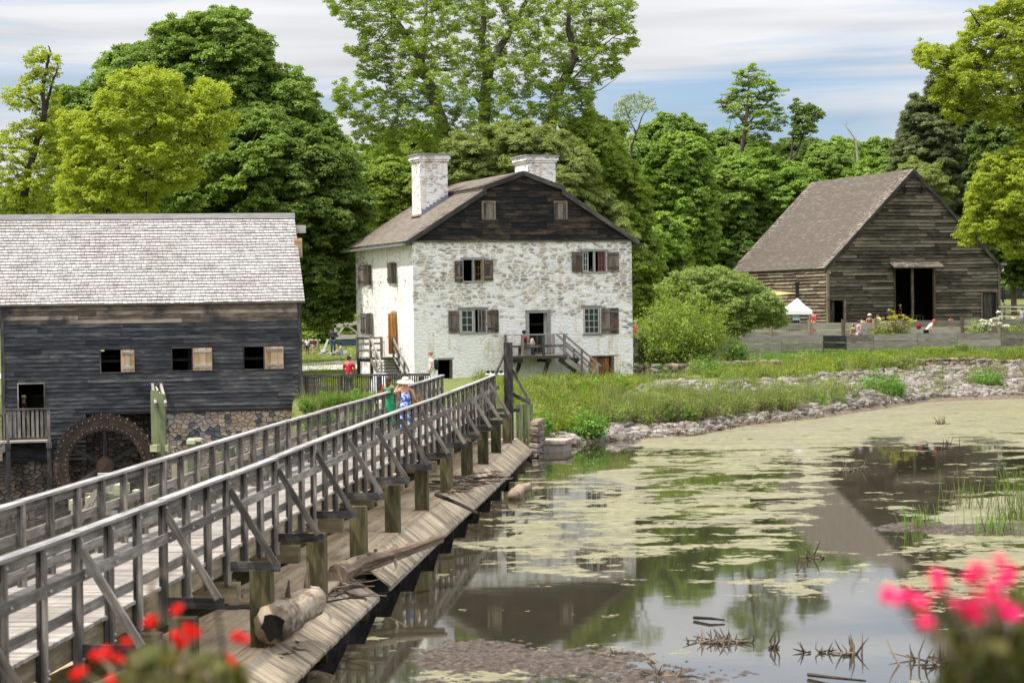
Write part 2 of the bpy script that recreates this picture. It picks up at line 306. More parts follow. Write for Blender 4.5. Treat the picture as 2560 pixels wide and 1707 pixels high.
MW = dict(
    rail=wood('weathered grey rail wood', (.055, .047, .04), (.175, .152, .132), (.42, .38, .335), .2, 26, stain=(.09, .08, .075), stain_amt=.5, stain_scale=1.6),
    railtop=wood('pale weathered handrail', (.13, .125, .12), (.29, .275, .26), (.44, .42, .40), .15, 24),
    post=wood('dark tarred post wood', (.016, .016, .017), (.048, .045, .044), (.15, .14, .13), .2, 24, stain=(.17, .155, .14), stain_amt=.35, stain_scale=2.5),
    deck=wood('worn deck planks', (.20, .175, .15), (.32, .285, .25), (.43, .39, .345), .25, 20, stain=(.22, .19, .155), stain_amt=.6, stain_scale=.8),
    fascia=wood('tan treated timber', (.14, .115, .07), (.30, .24, .155), (.46, .39, .27), .3, 18, stain=(.12, .14, .06), stain_amt=.5, stain_scale=1.2),
    pile=wood('green treated pile', (.03, .028, .013), (.078, .07, .034), (.19, .16, .085), .2, 14),
    crest=wood('bleached spillway planks', (.32, .23, .14), (.52, .40, .26), (.64, .52, .37), .2, 22, stain=(.28, .21, .14), stain_amt=.45, stain_scale=.5),
    apron=wood('grey brown apron planks', (.19, .145, .095), (.36, .29, .205), (.49, .41, .30), .2, 20, stain=(.13, .11, .08), stain_amt=.5, stain_scale=1.0),
    mill=wood('blackened clapboards', (.015, .0155, .019), (.048, .050, .057), (.17, .162, .155), .13, 18, stain=(.10, .092, .085), stain_amt=.25, stain_scale=.5),
    milltop=wood('sun bleached clapboards', (.10, .08, .065), (.25, .195, .145), (.44, .36, .28), .3, 14, stain=(.03, .033, .04), stain_amt=.8, stain_scale=.9),
    millroof=wood('silvered shingles', (.25, .232, .225), (.37, .347, .337), (.46, .435, .422), .15, 6, stain=(.24, .215, .195), stain_amt=.5, stain_scale=.9),
    ridge=wood('silvered ridge board', (.30, .29, .27), (.46, .44, .42), (.6, .58, .55), .2, 10),
    newwood=wood('fresh tan boards', (.32, .20, .11), (.50, .35, .21), (.62, .48, .32), .3, 14),
    greypale=wood('pale grey batten wood', (.20, .18, .16), (.38, .35, .31), (.55, .51, .46), .3, 18),
    gable=wood('charred gable boards', (.006, .006, .007), (.013, .012, .012), (.10, .07, .048), .15, 12, stain=(.012, .013, .017), stain_amt=.9, stain_scale=.8),
    houseroof=wood('brown house shingles', (.09, .073, .058), (.155, .128, .10), (.22, .185, .15), .2, 5, stain=(.33, .30, .30), stain_amt=.15, stain_scale=.4),
    trim=wood('dark roof trim', (.02, .02, .022), (.055, .05, .048), (.14, .125, .11), .2, 14),
    shutter=wood('dark brown shutter boards', (.035, .032, .03), (.105, .093, .084), (.25, .215, .18), .3, 22, stain=(.28, .15, .06), stain_amt=.3, stain_scale=2.2),
    frame=wood('grey painted window frame', (.16, .155, .15), (.26, .255, .25), (.38, .37, .36), .2, 16),
    orange=wood('orange oiled pine', (.26, .09, .02), (.48, .21, .05), (.62, .34, .11), .2, 10),
    rusty=wood('rusty brown plank door', (.05, .025, .015), (.22, .09, .035), (.42, .21, .09), .4, 12),
    porch=wood('grey porch timber', (.07, .062, .055), (.17, .15, .135), (.32, .29, .26), .4, 22),
    porchdark=wood('black porch timber', (.012, .011, .011), (.035, .03, .027), (.10, .085, .07), .3, 20),
    barn=wood('grey brown barn siding', (.036, .029, .021), (.115, .096, .073), (.25, .213, .165), .3, 14, stain=(.03, .029, .026), stain_amt=.5, stain_scale=.35),
    barnside=wood('tan barn siding', (.06, .045, .032), (.15, .117, .083), (.28, .23, .165), .25, 12),
    barnroof=wood('brown grey barn shingles', (.09, .073, .058), (.165, .138, .112), (.25, .213, .175), .4, 5),
    fence=wood('grey fence planks', (.12, .107, .09), (.215, .193, .165), (.33, .30, .26), .35, 14),
    fencedark=wood('dark fence planks', (.014, .015, .017), (.04, .04, .042), (.09, .088, .085), .3, 14),
    fpost=wood('brown fence posts', (.09, .065, .042), (.19, .145, .10), (.30, .24, .17), .4, 12),
    wheel=wood('wet brown wheel wood', (.015, .010, .007), (.045, .028, .019), (.10, .062, .042), .12, 9, rough=.5),
    green=wood('green treated sluice timber', (.07, .09, .045), (.15, .18, .095), (.24, .27, .15), .25, 10),
    greencap=wood('pale sawn timber ends', (.30, .31, .17), (.46, .46, .28), (.6, .6, .4), .2, 10),
    log=wood('barkless log', (.18, .12, .07), (.42, .34, .25), (.66, .60, .50), .2, 6, stain=(.085, .065, .052), stain_amt=.95, stain_scale=3.2),
    drift=wood('brown driftwood', (.07, .05, .035), (.22, .16, .11), (.40, .32, .23), .3, 10),
    twig=wood('dry dark twigs', (.03, .022, .016), (.10, .072, .05), (.24, .18, .13), .6, 5),
    bark=wood('brown tree bark', (.04, .032, .026), (.11, .09, .072), (.21, .18, .15), .2, 8),
    barkdark=wood('dark tree bark', (.02, .016, .013), (.055, .044, .036), (.11, .09, .075), .2, 8),
)
MP = dict(
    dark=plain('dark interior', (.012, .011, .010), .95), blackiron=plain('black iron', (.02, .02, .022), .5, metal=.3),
    lead=plain('blue grey lead flashing', (.20, .22, .26), .6), slatecap=plain('grey slate cap', (.25, .26, .28), .7),
    bolt=plain('galvanised bolt', (.6, .6, .6), .4), white=plain('white cloth', (.82, .83, .86), .8, .04), redcloth=plain('red cloth', (.50, .02, .035), .85),
    steel=plain('galvanised wire', (.30, .29, .28), .5, metal=.5), stoneflat=plain('flat grey stone', (.34, .29, .24), .9, .25, 8, bump=.4),
    muntin=plain('cream window bars', (.55, .53, .47), .7), redpaint=plain('dull red paint', (.30, .07, .05), .7),
)
def glassmat():
    M_, nt, b = mat_new('old window glass'); b.inputs['Base Color'].default_value = (.012, .03, .028, 1); b.inputs['Roughness'].default_value = .08; b.inputs['Specular IOR Level'].default_value = .5
    n = nd(nt, 'ShaderNodeTexNoise', Scale=6.0, Detail=2.0); tc = nd(nt, 'ShaderNodeTexCoord'); nt.links.new(tc.outputs['Object'], n.inputs['Vector'])
    bp = nd(nt, 'ShaderNodeBump', Strength=.3, Distance=.02); nt.links.new(n.outputs['Fac'], bp.inputs['Height']); nt.links.new(bp.outputs[0], b.inputs['Normal']); return M_
MP['glass'] = glassmat()
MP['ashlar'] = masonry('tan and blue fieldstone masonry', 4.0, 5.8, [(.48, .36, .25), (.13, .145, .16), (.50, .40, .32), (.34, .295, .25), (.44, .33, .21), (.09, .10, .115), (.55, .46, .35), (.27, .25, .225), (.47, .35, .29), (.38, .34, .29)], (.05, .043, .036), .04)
MP['rubble'] = masonry('dark rubble masonry', 3.4, 6.0, [(.16, .13, .10), (.09, .085, .075), (.22, .19, .15), (.12, .10, .08), (.19, .14, .11)], (.02, .018, .015), .08)  # dark stone tones, also used as painted shade behind the wheel
# ---------------- ground and water ----------------
SHX = [-200, -40, -9.6, -9.4, -8.4, 0, .8, 2.9, 5.4, 7.5, 10.5, 14.6, 19, 22.7, 28.6, 45, 80, 300]
SHY = [86, 86, 86.2, 86.2, 79.5, 78.6, 79.4, 84.7, 87, 87.5, 94.5, 99.4, 107, 114, 116, 119, 126, 170]
def smoothnoise(X, Y, s, seed=0):
    return (np.sin(X*s*1.3+seed)*np.cos(Y*s*1.1+seed*2)+.5*np.sin(X*s*2.9+Y*s*1.7+seed)+.3*np.cos(Y*s*5.1-X*s*4.3+seed*3))/1.8
def hland(X, Y):
    X = np.asarray(X, dtype=float); Y = np.asarray(Y, dtype=float)
    d = Y-np.interp(X, SHX, SHY)+.35*smoothnoise(X, Y, .9)
    top = np.interp(Y, [78, 90, 100, 118, 130, 145, 160, 200, 300, 700, 3000], [1.75, 1.7, 1.5, 1.62, 2.2, 2.8, 3.55, 5, 9, 22, 60])
    topl = np.interp(Y, [78, 90, 118, 134, 154, 200, 300, 700, 3000], [1.75, 1.95, 1.9, 2.1, 2.3, 3.2, 8, 22, 60])
    w = np.clip((X+2)/5, 0, 1); top = topl*(1-w)+top*w
    bank = np.interp(d, [-30, -3, 0, 1, 3, 7, 16, 60], [-1.3, -.7, 0, .22, .55, 1.15, 2.3, 9])
    bl = np.interp(d, [-60, -2.2, 0, 1.2, 60], [-3.9, -3.3, 0, 1.9, 9]); w2 = np.clip((-X-.2)/1.2, 0, 1)
    bank = bank*(1-w2)+bl*w2
    h = np.minimum(top, bank)
    h = h+np.where(h > .1, .07*smoothnoise(X, Y, .5, 2), 0)
    near = np.interp(Y, [-50, 1, 6, 12, 16, 3000], [3.9, 3.9, 2.8, -1.3, -5, -5])       # the embankment the photographer stands on
    # the pond's own east bank, outside the photo
    return np.maximum(h, near)
def gh(x, y): return float(hland(x, y))
def grid(x0, x1, y0, y1, nx, ny, px=1.0):
    xs = np.linspace(x0, x1, nx); ys = y0+(y1-y0)*np.linspace(0, 1, ny)**px
    X, Y = np.meshgrid(xs, ys); i = np.arange(nx*ny).reshape(ny, nx)
    Q = np.stack([i[:-1, :-1], i[:-1, 1:], i[1:, 1:], i[1:, :-1]], -1).reshape(-1, 4); return X.ravel(), Y.ravel(), Q
def ground_mat():
    M_, nt, b = mat_new('ground'); L = nt.links; b.inputs['Roughness'].default_value = .95
    tc = nd(nt, 'ShaderNodeTexCoord'); n = nd(nt, 'ShaderNodeTexNoise', Scale=.6, Detail=7.0, Roughness=.7); L.new(tc.outputs['Object'], n.inputs['Vector'])
    n2 = nd(nt, 'ShaderNodeTexNoise', Scale=5.0, Detail=6.0, Roughness=.7); L.new(tc.outputs['Object'], n2.inputs['Vector'])
    g = ramp(nt, [(.3, (.08, .10, .025)), (.55, (.16, .185, .05)), (.75, (.24, .25, .09))]); L.new(n2.outputs['Fac'], g.inputs[0])
    s = ramp(nt, [(.3, (.07, .05, .035)), (.55, (.17, .13, .095)), (.75, (.30, .25, .20))]); L.new(n2.outputs['Fac'], s.inputs[0])
    sx = nd(nt, 'ShaderNodeSeparateXYZ'); L.new(tc.outputs['Object'], sx.inputs[0])
    hz = math_(nt, 'ADD', sx.outputs['Z'], math_(nt, 'MULTIPLY', math_(nt, 'SUBTRACT', n.outputs['Fac'], .5), 1.6))
    r = ramp(nt, [(.55, (0, 0, 0)), (1.0, (1, 1, 1))]); L.new(hz, r.inputs[0])
    L.new(mixc(nt, r.outputs[0], s.outputs[0], g.outputs[0]), b.inputs['Base Color'])
    bp = nd(nt, 'ShaderNodeBump', Strength=.8, Distance=.08); L.new(n2.outputs['Fac'], bp.inputs['Height']); L.new(bp.outputs[0], b.inputs['Normal']); return M_
MP['ground'] = ground_mat()
gx = np.concatenate([np.linspace(-1500, -70, 18), np.linspace(-66, -16, 26), np.linspace(-15, 42, 190), np.linspace(44, 110, 34), np.linspace(130, 1500, 18)])
gy = np.concatenate([np.linspace(-40, 70, 30), np.linspace(72, 136, 190), np.linspace(137, 300, 60), np.linspace(320, 2600, 24)])
XX, YY = np.meshgrid(gx, gy); ii = np.arange(XX.size).reshape(XX.shape)
GQ = np.stack([ii[:-1, :-1], ii[:-1, 1:], ii[1:, 1:], ii[1:, :-1]], -1).reshape(-1, 4)
tag(np_mesh('ground', np.stack([XX.ravel(), YY.ravel(), hland(XX.ravel(), YY.ravel())], 1), GQ, MP['ground'], smooth=True), kind='structure')
# gravel path across the lawn and the road far right
def ribbon(name, pts, w, mat, lift=.012, kind='structure'):
    mb = MB(); n = len(pts)
    for i in range(n-1):
        for k in range(6):
            def c(j, t):
                a = Vector(pts[j]); b = Vector(pts[min(j+1, n-1)]); a0 = Vector(pts[max(j-1, 0)]); d = (b-a0).normalized(); s = Vector((-d.y, d.x))*(t/6-.5)*w[j]
                q = a+s; return Vector((q.x, q.y, gh(q.x, q.y)+lift))
            mb.quadp([c(i, k), c(i+1, k), c(i+1, k+1), c(i, k+1)], .5)
    o = mb.build(name, mat); tag(o, kind=kind); return o
MP['gravel'] = plain('pale gravel', (.50, .46, .42), .95, .2, 9, bump=.3)
MP['road'] = plain('pale road', (.40, .36, .33), .95, .1, 2)
def smooth(pts, k=8):
    out = []
    for i in range(len(pts)-1):
        for j in range(k): out.append(tuple(lerp(a, b, j/k) for a, b in zip(pts[i], pts[i+1])))
    return out+[tuple(pts[-1])]
ribbon('path', smooth([(-40, 118), (-22, 121), (-14, 124), (-9, 131), (-4, 140), (4, 152)], 10), [9]*51, MP['gravel'], .05)
def water_mat():
    M_ = bpy.data.materials.new('pond water'); M_.use_nodes = True; nt = M_.node_tree; L = nt.links; b = nt.nodes['Principled BSDF']; out = nt.nodes['Material Output']
    b.inputs['Base Color'].default_value = (.034, .030, .018, 1); b.inputs['Roughness'].default_value = .035; b.inputs['IOR'].default_value = 2.5; b.inputs['Specular IOR Level'].default_value = .5
    tc = nd(nt, 'ShaderNodeTexCoord')
    w = nd(nt, 'ShaderNodeTexNoise', Scale=1.2, Detail=3.0); L.new(tc.outputs['Object'], w.inputs['Vector'])
    bp = nd(nt, 'ShaderNodeBump', Strength=.02, Distance=.05); L.new(w.outputs['Fac'], bp.inputs['Height']); L.new(bp.outputs[0], b.inputs['Normal'])
    at = nd(nt, 'ShaderNodeAttribute', attribute_name='cover'); mu = nd(nt, 'ShaderNodeAttribute', attribute_name='scum')
    mp = nd(nt, 'ShaderNodeMapping'); mp.inputs['Scale'].default_value = (.5, .62, 1); L.new(tc.outputs['Object'], mp.inputs[0])
    n1 = nd(nt, 'ShaderNodeTexNoise', Scale=1.0, Detail=10.0, Roughness=.68, Distortion=.25); L.new(mp.outputs[0], n1.inputs['Vector'])
    mp2 = nd(nt, 'ShaderNodeMapping'); mp2.inputs['Scale'].default_value = (2.6, 2.4, 1); L.new(tc.outputs['Object'], mp2.inputs[0])
    n2 = nd(nt, 'ShaderNodeTexNoise', Scale=1.0, Detail=8.0, Roughness=.75); L.new(mp2.outputs[0], n2.inputs['Vector'])
    s = math_(nt, 'ADD', math_(nt, 'MULTIPLY', n1.outputs['Fac'], .68), math_(nt, 'MULTIPLY', n2.outputs['Fac'], .32))
    t = math_(nt, 'SUBTRACT', at.outputs['Fac'], s)          # cover against noise (noise about .35 .. .65)
    mk = ramp(nt, [(.0, (0, 0, 0)), (.012, (1, 1, 1))]); L.new(t, mk.inputs[0])
    c1 = nd(nt, 'ShaderNodeTexNoise', Scale=2.5, Detail=6.0, Roughness=.7); L.new(tc.outputs['Object'], c1.inputs['Vector'])
    cr = ramp(nt, [(.3, (.075, .07, .024)), (.48, (.185, .175, .065)), (.7, (.33, .305, .155))]); L.new(c1.outputs['Fac'], cr.inputs[0])
    c2 = nd(nt, 'ShaderNodeTexNoise', Scale=.22, Detail=4.0); L.new(tc.outputs['Object'], c2.inputs['Vector'])
    col = mixc(nt, ramp_out(nt, c2.outputs['Fac'], (0, 0, 0), (.6, .6, .6)), cr.outputs[0], (.20, .165, .115))
    mp3 = nd(nt, 'ShaderNodeMapping'); mp3.inputs['Scale'].default_value = (.28, .95, 1); L.new(tc.outputs['Object'], mp3.inputs[0])
    n3 = nd(nt, 'ShaderNodeTexNoise', Scale=1.0, Detail=9.0, Roughness=.72, Distortion=.5); L.new(mp3.outputs[0], n3.inputs['Vector'])
    col = mixc(nt, ramp_out(nt, n3.outputs['Fac'], (0, 0, 0), (1, 1, 1)), col, (.085, .075, .035))
    nt_ramp = [x for x in nt.nodes if x.type == 'VALTORGB'][-1]; nt_ramp.color_ramp.elements[0].position = .47; nt_ramp.color_ramp.elements[1].position = .66; nt_ramp.color_ramp.elements[1].color = (.8, .8, .8, 1)
    al = nd(nt, 'ShaderNodeBsdfPrincipled'); al.inputs['Roughness'].default_value = .55; al.inputs['Specular IOR Level'].default_value = .45; L.new(col, al.inputs['Base Color'])
    bp2 = nd(nt, 'ShaderNodeBump', Strength=.3, Distance=.02); L.new(n2.outputs['Fac'], bp2.inputs['Height']); L.new(bp2.outputs[0], al.inputs['Normal'])
    # a thin wet film keeps some reflection inside the duckweed
    film = math_(nt, 'MULTIPLY', mk.outputs[0], ramp_out(nt, c1.outputs['Fac'], (.86, .86, .86), (1, 1, 1)))
    ms = nt.nodes.new('ShaderNodeMixShader'); L.new(film, ms.inputs[0]); L.new(b.outputs[0], ms.inputs[1]); L.new(al.outputs[0], ms.inputs[2]); L.new(ms.outputs[0], out.inputs[0]); return M_
MP['water'] = water_mat()
# how much duckweed lies where (photo pixel anchors looked up at each point of the pond)
CV = np.array([(1330,1120,.3),(1400,1160,.46),(1520,1145,.30),(1480,1120,.22),(1640,1150,.62),(1700,1110,.68),(1800,1100,.72),(1900,1080,.75),(2100,1060,.8),(2300,1030,.8),(2500,1020,.78),(2540,1060,.66),
 (1330,1200,.46),(1450,1220,.50),(1550,1200,.60),(1700,1200,.66),(1850,1180,.68),(1980,1140,.70),(1960,1170,.6),(2050,1150,.50),(2200,1130,.44),(2350,1160,.42),(2500,1130,.45),(2150,1220,.40),(2300,1220,.41),(2450,1200,.44),(2100,1290,.38),(2280,1280,.42),(2450,1290,.60),
 (1250,1260,.42),(1350,1300,.50),(1500,1300,.53),(1650,1290,.55),(1800,1280,.55),(1900,1240,.48),(1950,1310,.52),(1850,1350,.50),(1700,1360,.47),(1600,1370,.46),(2050,1360,.40),(2150,1330,.36),(2220,1400,.38),
 (1130,1330,.40),(1180,1390,.46),(1300,1390,.47),(1420,1420,.47),(1500,1440,.45),(1550,1400,.46),(1060,1420,.38),(1120,1460,.42),(1300,1480,.38),(1450,1500,.34),(1200,1530,.36),(1400,1560,.38),(1000,1530,.36),(930,1560,.46),(1000,1590,.44),(900,1650,.28),(1080,1500,.3),
 (1650,1440,.37),(1750,1420,.40),(1900,1440,.42),(2030,1460,.45),(2200,1460,.44),(2300,1400,.50),(1650,1530,.38),(1750,1500,.40),(1900,1530,.33),(2100,1540,.34),(1650,1640,.40),(1800,1620,.37),(2000,1600,.38),(2100,1640,.37),(2300,1600,.42),(2200,1690,.38),(2450,1400,.52),(2540,1500,.45),(1500,1620,.44),(1300,1650,.45)])
wx, wy, wq = grid(-3.6, 60, 12, 135, 240, 420, 1.15)
pxx, pyy = pix(wx, wy, np.zeros_like(wx))
d2 = ((pxx[:, None]-CV[None, :, 0])/1.6)**2+(pyy[:, None]-CV[None, :, 1])**2
wt = 1/(d2+500)**2; cover = (wt*CV[None, :, 2]).sum(1)/wt.sum(1); cover = np.where(cover > .585, .585+(cover-.585)*.15, cover)+np.where((pyy > 1230) & (pyy < 1480), .035, .0)+np.where(pyy >= 1480, .018, 0); cover = np.where((pyy > 1122) & (pxx < 2010), np.minimum(cover, .518+.02*np.sin(pxx*.021)+.02*np.sin(pyy*.06+pxx*.004)), cover)+.035*smoothnoise(wx, wy, .33, 5)*np.where(pyy > 1115, 1, .6)
wv = np.stack([wx, wy, np.zeros_like(wx)], 1)
keep = wx[wq[:, 0]] > -3.7+.0846*(wy[wq[:, 0]]-23.8)      # stops under the dam
tag(np_mesh('water', wv, wq[keep], MP['water'], attrs={'cover': cover, 'scum': cover*0}, smooth=True), kind='structure')
MP['stream'] = water_mat(); MP['stream'].name = 'stream water'
sx_, sy_, sq_ = grid(-60, 2.5, 8, 90, 60, 80)
keep = sx_[sq_[:, 0]] < -4.2+.0846*(sy_[sq_[:, 0]]-23.8)
cs = np.full(len(sx_), .30)
tag(np_mesh('stream', np.stack([sx_, sy_, np.full(len(sx_), -2.7)], 1), sq_[keep], MP['stream'], attrs={'cover': cs, 'scum': cs}, smooth=True), kind='structure')

# ---------------- wall, board and shingle builders ----------------
class Frame:                          # a wall plane: u along it, n outward, z up
    def __init__(s, o, du, nrm): s.o = Vector(o); s.du = Vector(du).normalized(); s.n = Vector(nrm).normalized()
    def p(s, u, z, out=0): q = s.o+s.du*u+s.n*out; return Vector((q.x, q.y, z))
    def uz(s, x, y, out=0): q = onplane(x, y, s.o+s.n*out, s.n); return (q-s.o).dot(s.du), q.z
    def rect(s, x0, y0, x1, y1, out=0):
        a = s.uz(x0, (y0+y1)/2, out); b = s.uz(x1, (y0+y1)/2, out); c = s.uz((x0+x1)/2, y0, out)[1]; e = s.uz((x0+x1)/2, y1, out)[1]
        return min(a[0], b[0]), max(a[0], b[0]), min(c, e), max(c, e)
def fbox(mb, fr, u0, u1, z0, z1, o0, o1, r=None):
    mb.box(fr.p(u0, z0, o0), fr.du*(u1-u0), Z*(z1-z0), fr.n*(o1-o0), r)
def wall_holes(fr, u0, u1, z0, z1, holes, thick, step=None):
    mb = MB(); us = sorted({u0, u1, *[h for q in holes for h in q[:2]]}); zs = sorted({z0, z1, *[h for q in holes for h in q[2:4]]})
    us = [u for u in us if u0 <= u <= u1]; zs = [z for z in zs if z0 <= z <= z1]
    for i in range(len(us)-1):
        for j in range(len(zs)-1):
            cu, cz = (us[i]+us[i+1])/2, (zs[j]+zs[j+1])/2
            if any(h[0] < cu < h[1] and h[2] < cz < h[3] for h in holes): continue
            for o in (0, -thick):
                c = [(us[i], zs[j]), (us[i+1], zs[j]), (us[i+1], zs[j+1]), (us[i], zs[j+1])]
                q = [fr.p(a, b, o) for a, b in c]; mb.quadp(q if o == 0 else q[::-1], .5, c if o == 0 else c[::-1])
    for (a, b, c, e) in [h[:4] for h in holes]:
        for q, uv in (([(a, c, 0), (b, c, 0), (b, c, -thick), (a, c, -thick)], 0), ([(a, e, -thick), (b, e, -thick), (b, e, 0), (a, e, 0)], 0),
                  ([(a, c, 0), (a, c, -thick), (a, e, -thick), (a, e, 0)], 1), ([(b, e, 0), (b, e, -thick), (b, c, -thick), (b, c, 0)], 1)):
            mb.quadp([fr.p(*t) for t in q], .5, [(t[0]+(t[2] if uv else 0), t[1]+(0 if uv else t[2])) for t in q])
    return mb
def boards(fr, urange, z0, z1, expo, holes, blen=4.5, lap=.03, jit=.008, mb=None, base=.012, stag=1.0):
    """lapped clapboards; urange(z) gives the wall's u limits at height z"""
    mb = mb or MB(); z = z0; row = 0
    while z < z1-.02:
        zt = min(z+expo, z1); ua, ub = urange(z+.001); uc, ud = urange(zt-.001)
        cuts = [max(ua, uc)]; u = min(ua, uc)+random.uniform(.3, blen)*stag
        while u < min(ub, ud)-.4: cuts.append(u); u += random.uniform(.6, 1.1)*blen
        cuts.append(min(ub, ud))
        hs = sorted([h for h in holes if h[2] < (z+zt)/2 < h[3]])
        for i in range(len(cuts)-1):
            segs = [(cuts[i], cuts[i+1])]
            for h in hs:
                ns = []
                for a, b in segs:
                    if h[1] <= a or h[0] >= b: ns.append((a, b))
                    else:
                        if h[0] > a: ns.append((a, h[0]))
                        if h[1] < b: ns.append((h[1], b))
                segs = ns
            r = random.random()
            for k, (a, b) in enumerate(segs):
                if b-a < .02: continue
                j1, j2 = random.uniform(-jit, jit), random.uniform(-jit, jit); a2, b2 = a+.003, b-.003
                ta = uc if a == cuts[0] and uc > ua else a2; tb = ud if b == cuts[-1] and ud < ub else b2
                ba = ua if a == cuts[0] else a2; bb_ = ub if b == cuts[-1] else b2
                # sloped outer face and the underside lip
                A = fr.p(ba, z-.01+j1, lap+base); B = fr.p(bb_, z-.01+j2, lap+base); C_ = fr.p(tb, zt+.01, base); D = fr.p(ta, zt+.01, base)
                mb.quadp([A, B, C_, D], r, [(a, 0), (b, 0), (b, zt-z), (a, zt-z)])
                A0 = fr.p(ba, z-.01+j1, 0); B0 = fr.p(bb_, z-.01+j2, 0); mb.quadp([A0, B0, B, A], r)
                mb.quadp([A0, A, D, fr.p(ta, zt+.01, 0)], r); mb.quadp([B, B0, fr.p(tb, zt+.01, 0), C_], r)
        z = zt; row += 1
    return mb
def shingles(o, du, ds, nrm, width, length, expo, wmin, wmax, thick=.022, mb=None, clip=None, sag=0):
    """rows of shingles; o is the eave corner, du along the eave, ds up the slope"""
    mb = mb or MB(); du, ds, nrm = Vector(du).normalized(), Vector(ds).normalized(), Vector(nrm).normalized(); o = Vector(o)
    rows = int(length/expo+.5); e = length/rows
    for i in range(rows):
        s0 = i*e; a, b = (0, width) if clip is None else clip(s0)
        u = a-random.uniform(0, wmin); wav = random.uniform(0, 6)
        while u < b:
            w = random.uniform(wmin, wmax); ua, ub = max(u, a), min(u+w-.016, b)
            if ub-ua > .01:
                dz = random.uniform(-.012, .012)+.014*math.sin(u*.8+wav)+.008*math.sin(u*2.3+wav*2); r = random.random(); lift = thick*random.uniform(.8, 1.25)
                sg = -sag*math.sin(math.pi*u/width)
                s1 = min(s0+e+.012, length)
                p0 = o+du*ua+ds*(s0+dz)+nrm*(lift+sg); p1 = o+du*ub+ds*(s0+dz)+nrm*(lift+sg); p2 = o+du*ub+ds*s1+nrm*(.004+sg); p3 = o+du*ua+ds*s1+nrm*(.004+sg)
                mb.quadp([p0, p1, p2, p3], r, [(0, ua), (0, ub), (e, ub), (e, ua)])
                mb.quadp([p0-nrm*lift, p1-nrm*lift, p1, p0], r, [(0, 0), (.01, 0), (.01, .01), (0, .01)])
                mb.quadp([p0-nrm*lift, p0, p3], r, [(0, 0), (.01, 0), (.01, .01)]); mb.quadp([p1, p1-nrm*lift, p2], r, [(0, 0), (.01, 0), (.01, .01)])
            u += w
    return mb
def shutter(fr, rect, out, mat, parent, swing=0, hinge=0, n=3, battens=(.14, .82)):
    """plank shutter lying on the wall, or swung out by `swing` radians about its hinge side"""
    u0, u1, z0, z1 = rect; mb = MB(); w = u1-u0
    if swing:
        hu = u0 if hinge == 0 else u1; sgn = 1 if hinge == 0 else -1
        ax = (fr.du*sgn*math.cos(swing)+fr.n*math.sin(swing)).normalized(); org = fr.p(hu, z0, out); nn = ax.cross(Z)*-sgn
    else: ax = fr.du; org = fr.p(u0, z0, out); nn = fr.n
    for k in range(n):
        mb.box(org+ax*(w*k/n+.004), ax*(w/n-.008), Z*(z1-z0+random.uniform(-.01, .01)), nn*.03)
    for bz in battens: mb.box(org+ax*.03+Z*(z1-z0)*bz+nn*.03, ax*(w-.06), Z*.10, nn*.035)
    return mb.build('shutter', mat, parent)

# ---------------- stone house ----------------
HY = 105.5; A20 = math.radians(20.6)
hc = P(1031, 604, HY); EAVE = hc.z
HU = Vector((math.cos(A20), math.sin(A20), 0)); HN = Vector((math.sin(A20), -math.cos(A20), 0)); HV = -HN
HF = Frame(Vector((hc.x, hc.y, 0)), HU, HN); HSd = Frame(Vector((hc.x, hc.y, 0)), HV, -HU)
HL = HF.uz(1580, 700)[0]; HM = HSd.uz(890, 700)[0]; HB = 1.2
house = thing('stone_house', 'whitewashed stone house with black gable boards and two brick-topped chimneys', 'house', HF.p(HL/2, 1.5, -HM/2))
def R(z): return (z[0]*.4145+850, z[1]*.4145+350, z[2]*.4145+850, z[3]*.4145+350)
WIN = dict(w1=R((740, 722, 862, 852)), w2=R((1463, 672, 1605, 795)), w3=R((727, 1022, 882, 1162)), w4=R((1468, 1010, 1568, 1170)), door=R((1141, 1043, 1250, 1285)), cel=R((1507, 1305, 1655, 1462)), celL=R((590, 1325, 680, 1440)))
WR = {k: HF.rect(*v) for k, v in WIN.items()}
SW = dict(s1=(921, 662, 929, 713), s2=(981, 657, 992, 709), s3=(918, 783, 933, 836), sd=(980, 783, 992, 884))
SR = {k: HSd.rect(*v) for k, v in SW.items()}
MP['wash'] = whitewash('whitewashed rubble, gable side', .05, .78, 3.5, 6.6, edge=(HL-1.3, HL-.2, .45))
MP['washside'] = whitewash('whitewashed rubble, long side', .20, .22, 0, 5, edge=(HM-4.5, HM, .45))
# one continuous shell per face; the chimneys share the wash
wall_holes(HF, 0, HL, HB, EAVE, list(WR.values()), .5).build('wall', MP['wash'], house)
wall_holes(HSd, 0, HM, HB, EAVE, list(SR.values()), .5).build('wall', MP['washside'], house)
mb = MB(); mb.box(HF.p(HL-.4, HB, -.55), HU*.4, HV*(HM-.6), Z*(EAVE-HB)); mb.box(HF.p(.55, HB, -HM), HU*(HL-1), HV*.45, Z*(EAVE-HB)); mb.build('wall', MP['washside'], house)
mb = MB(); mb.box(HF.p(.5, 4.55, -.5), HU*(HL-1), HV*(HM-1), Z*.12); mb.box(HF.p(.5, 1.9, -.5), HU*(HL-1), HV*(HM-1), Z*.08)
mb.box(HF.p(.5, EAVE-.2, -.5), HU*(HL-1), HV*(HM-1), Z*.15); mb.box(HF.p(HL*.45, HB, -.5), HU*.15, HV*(HM-1), Z*(EAVE-HB)); mb.box(HF.p(.5, HB, -3.2), HU*(HL-1), HV*.1, Z*(EAVE-HB)); mb.build('interior_floor', MP['dark'], house)
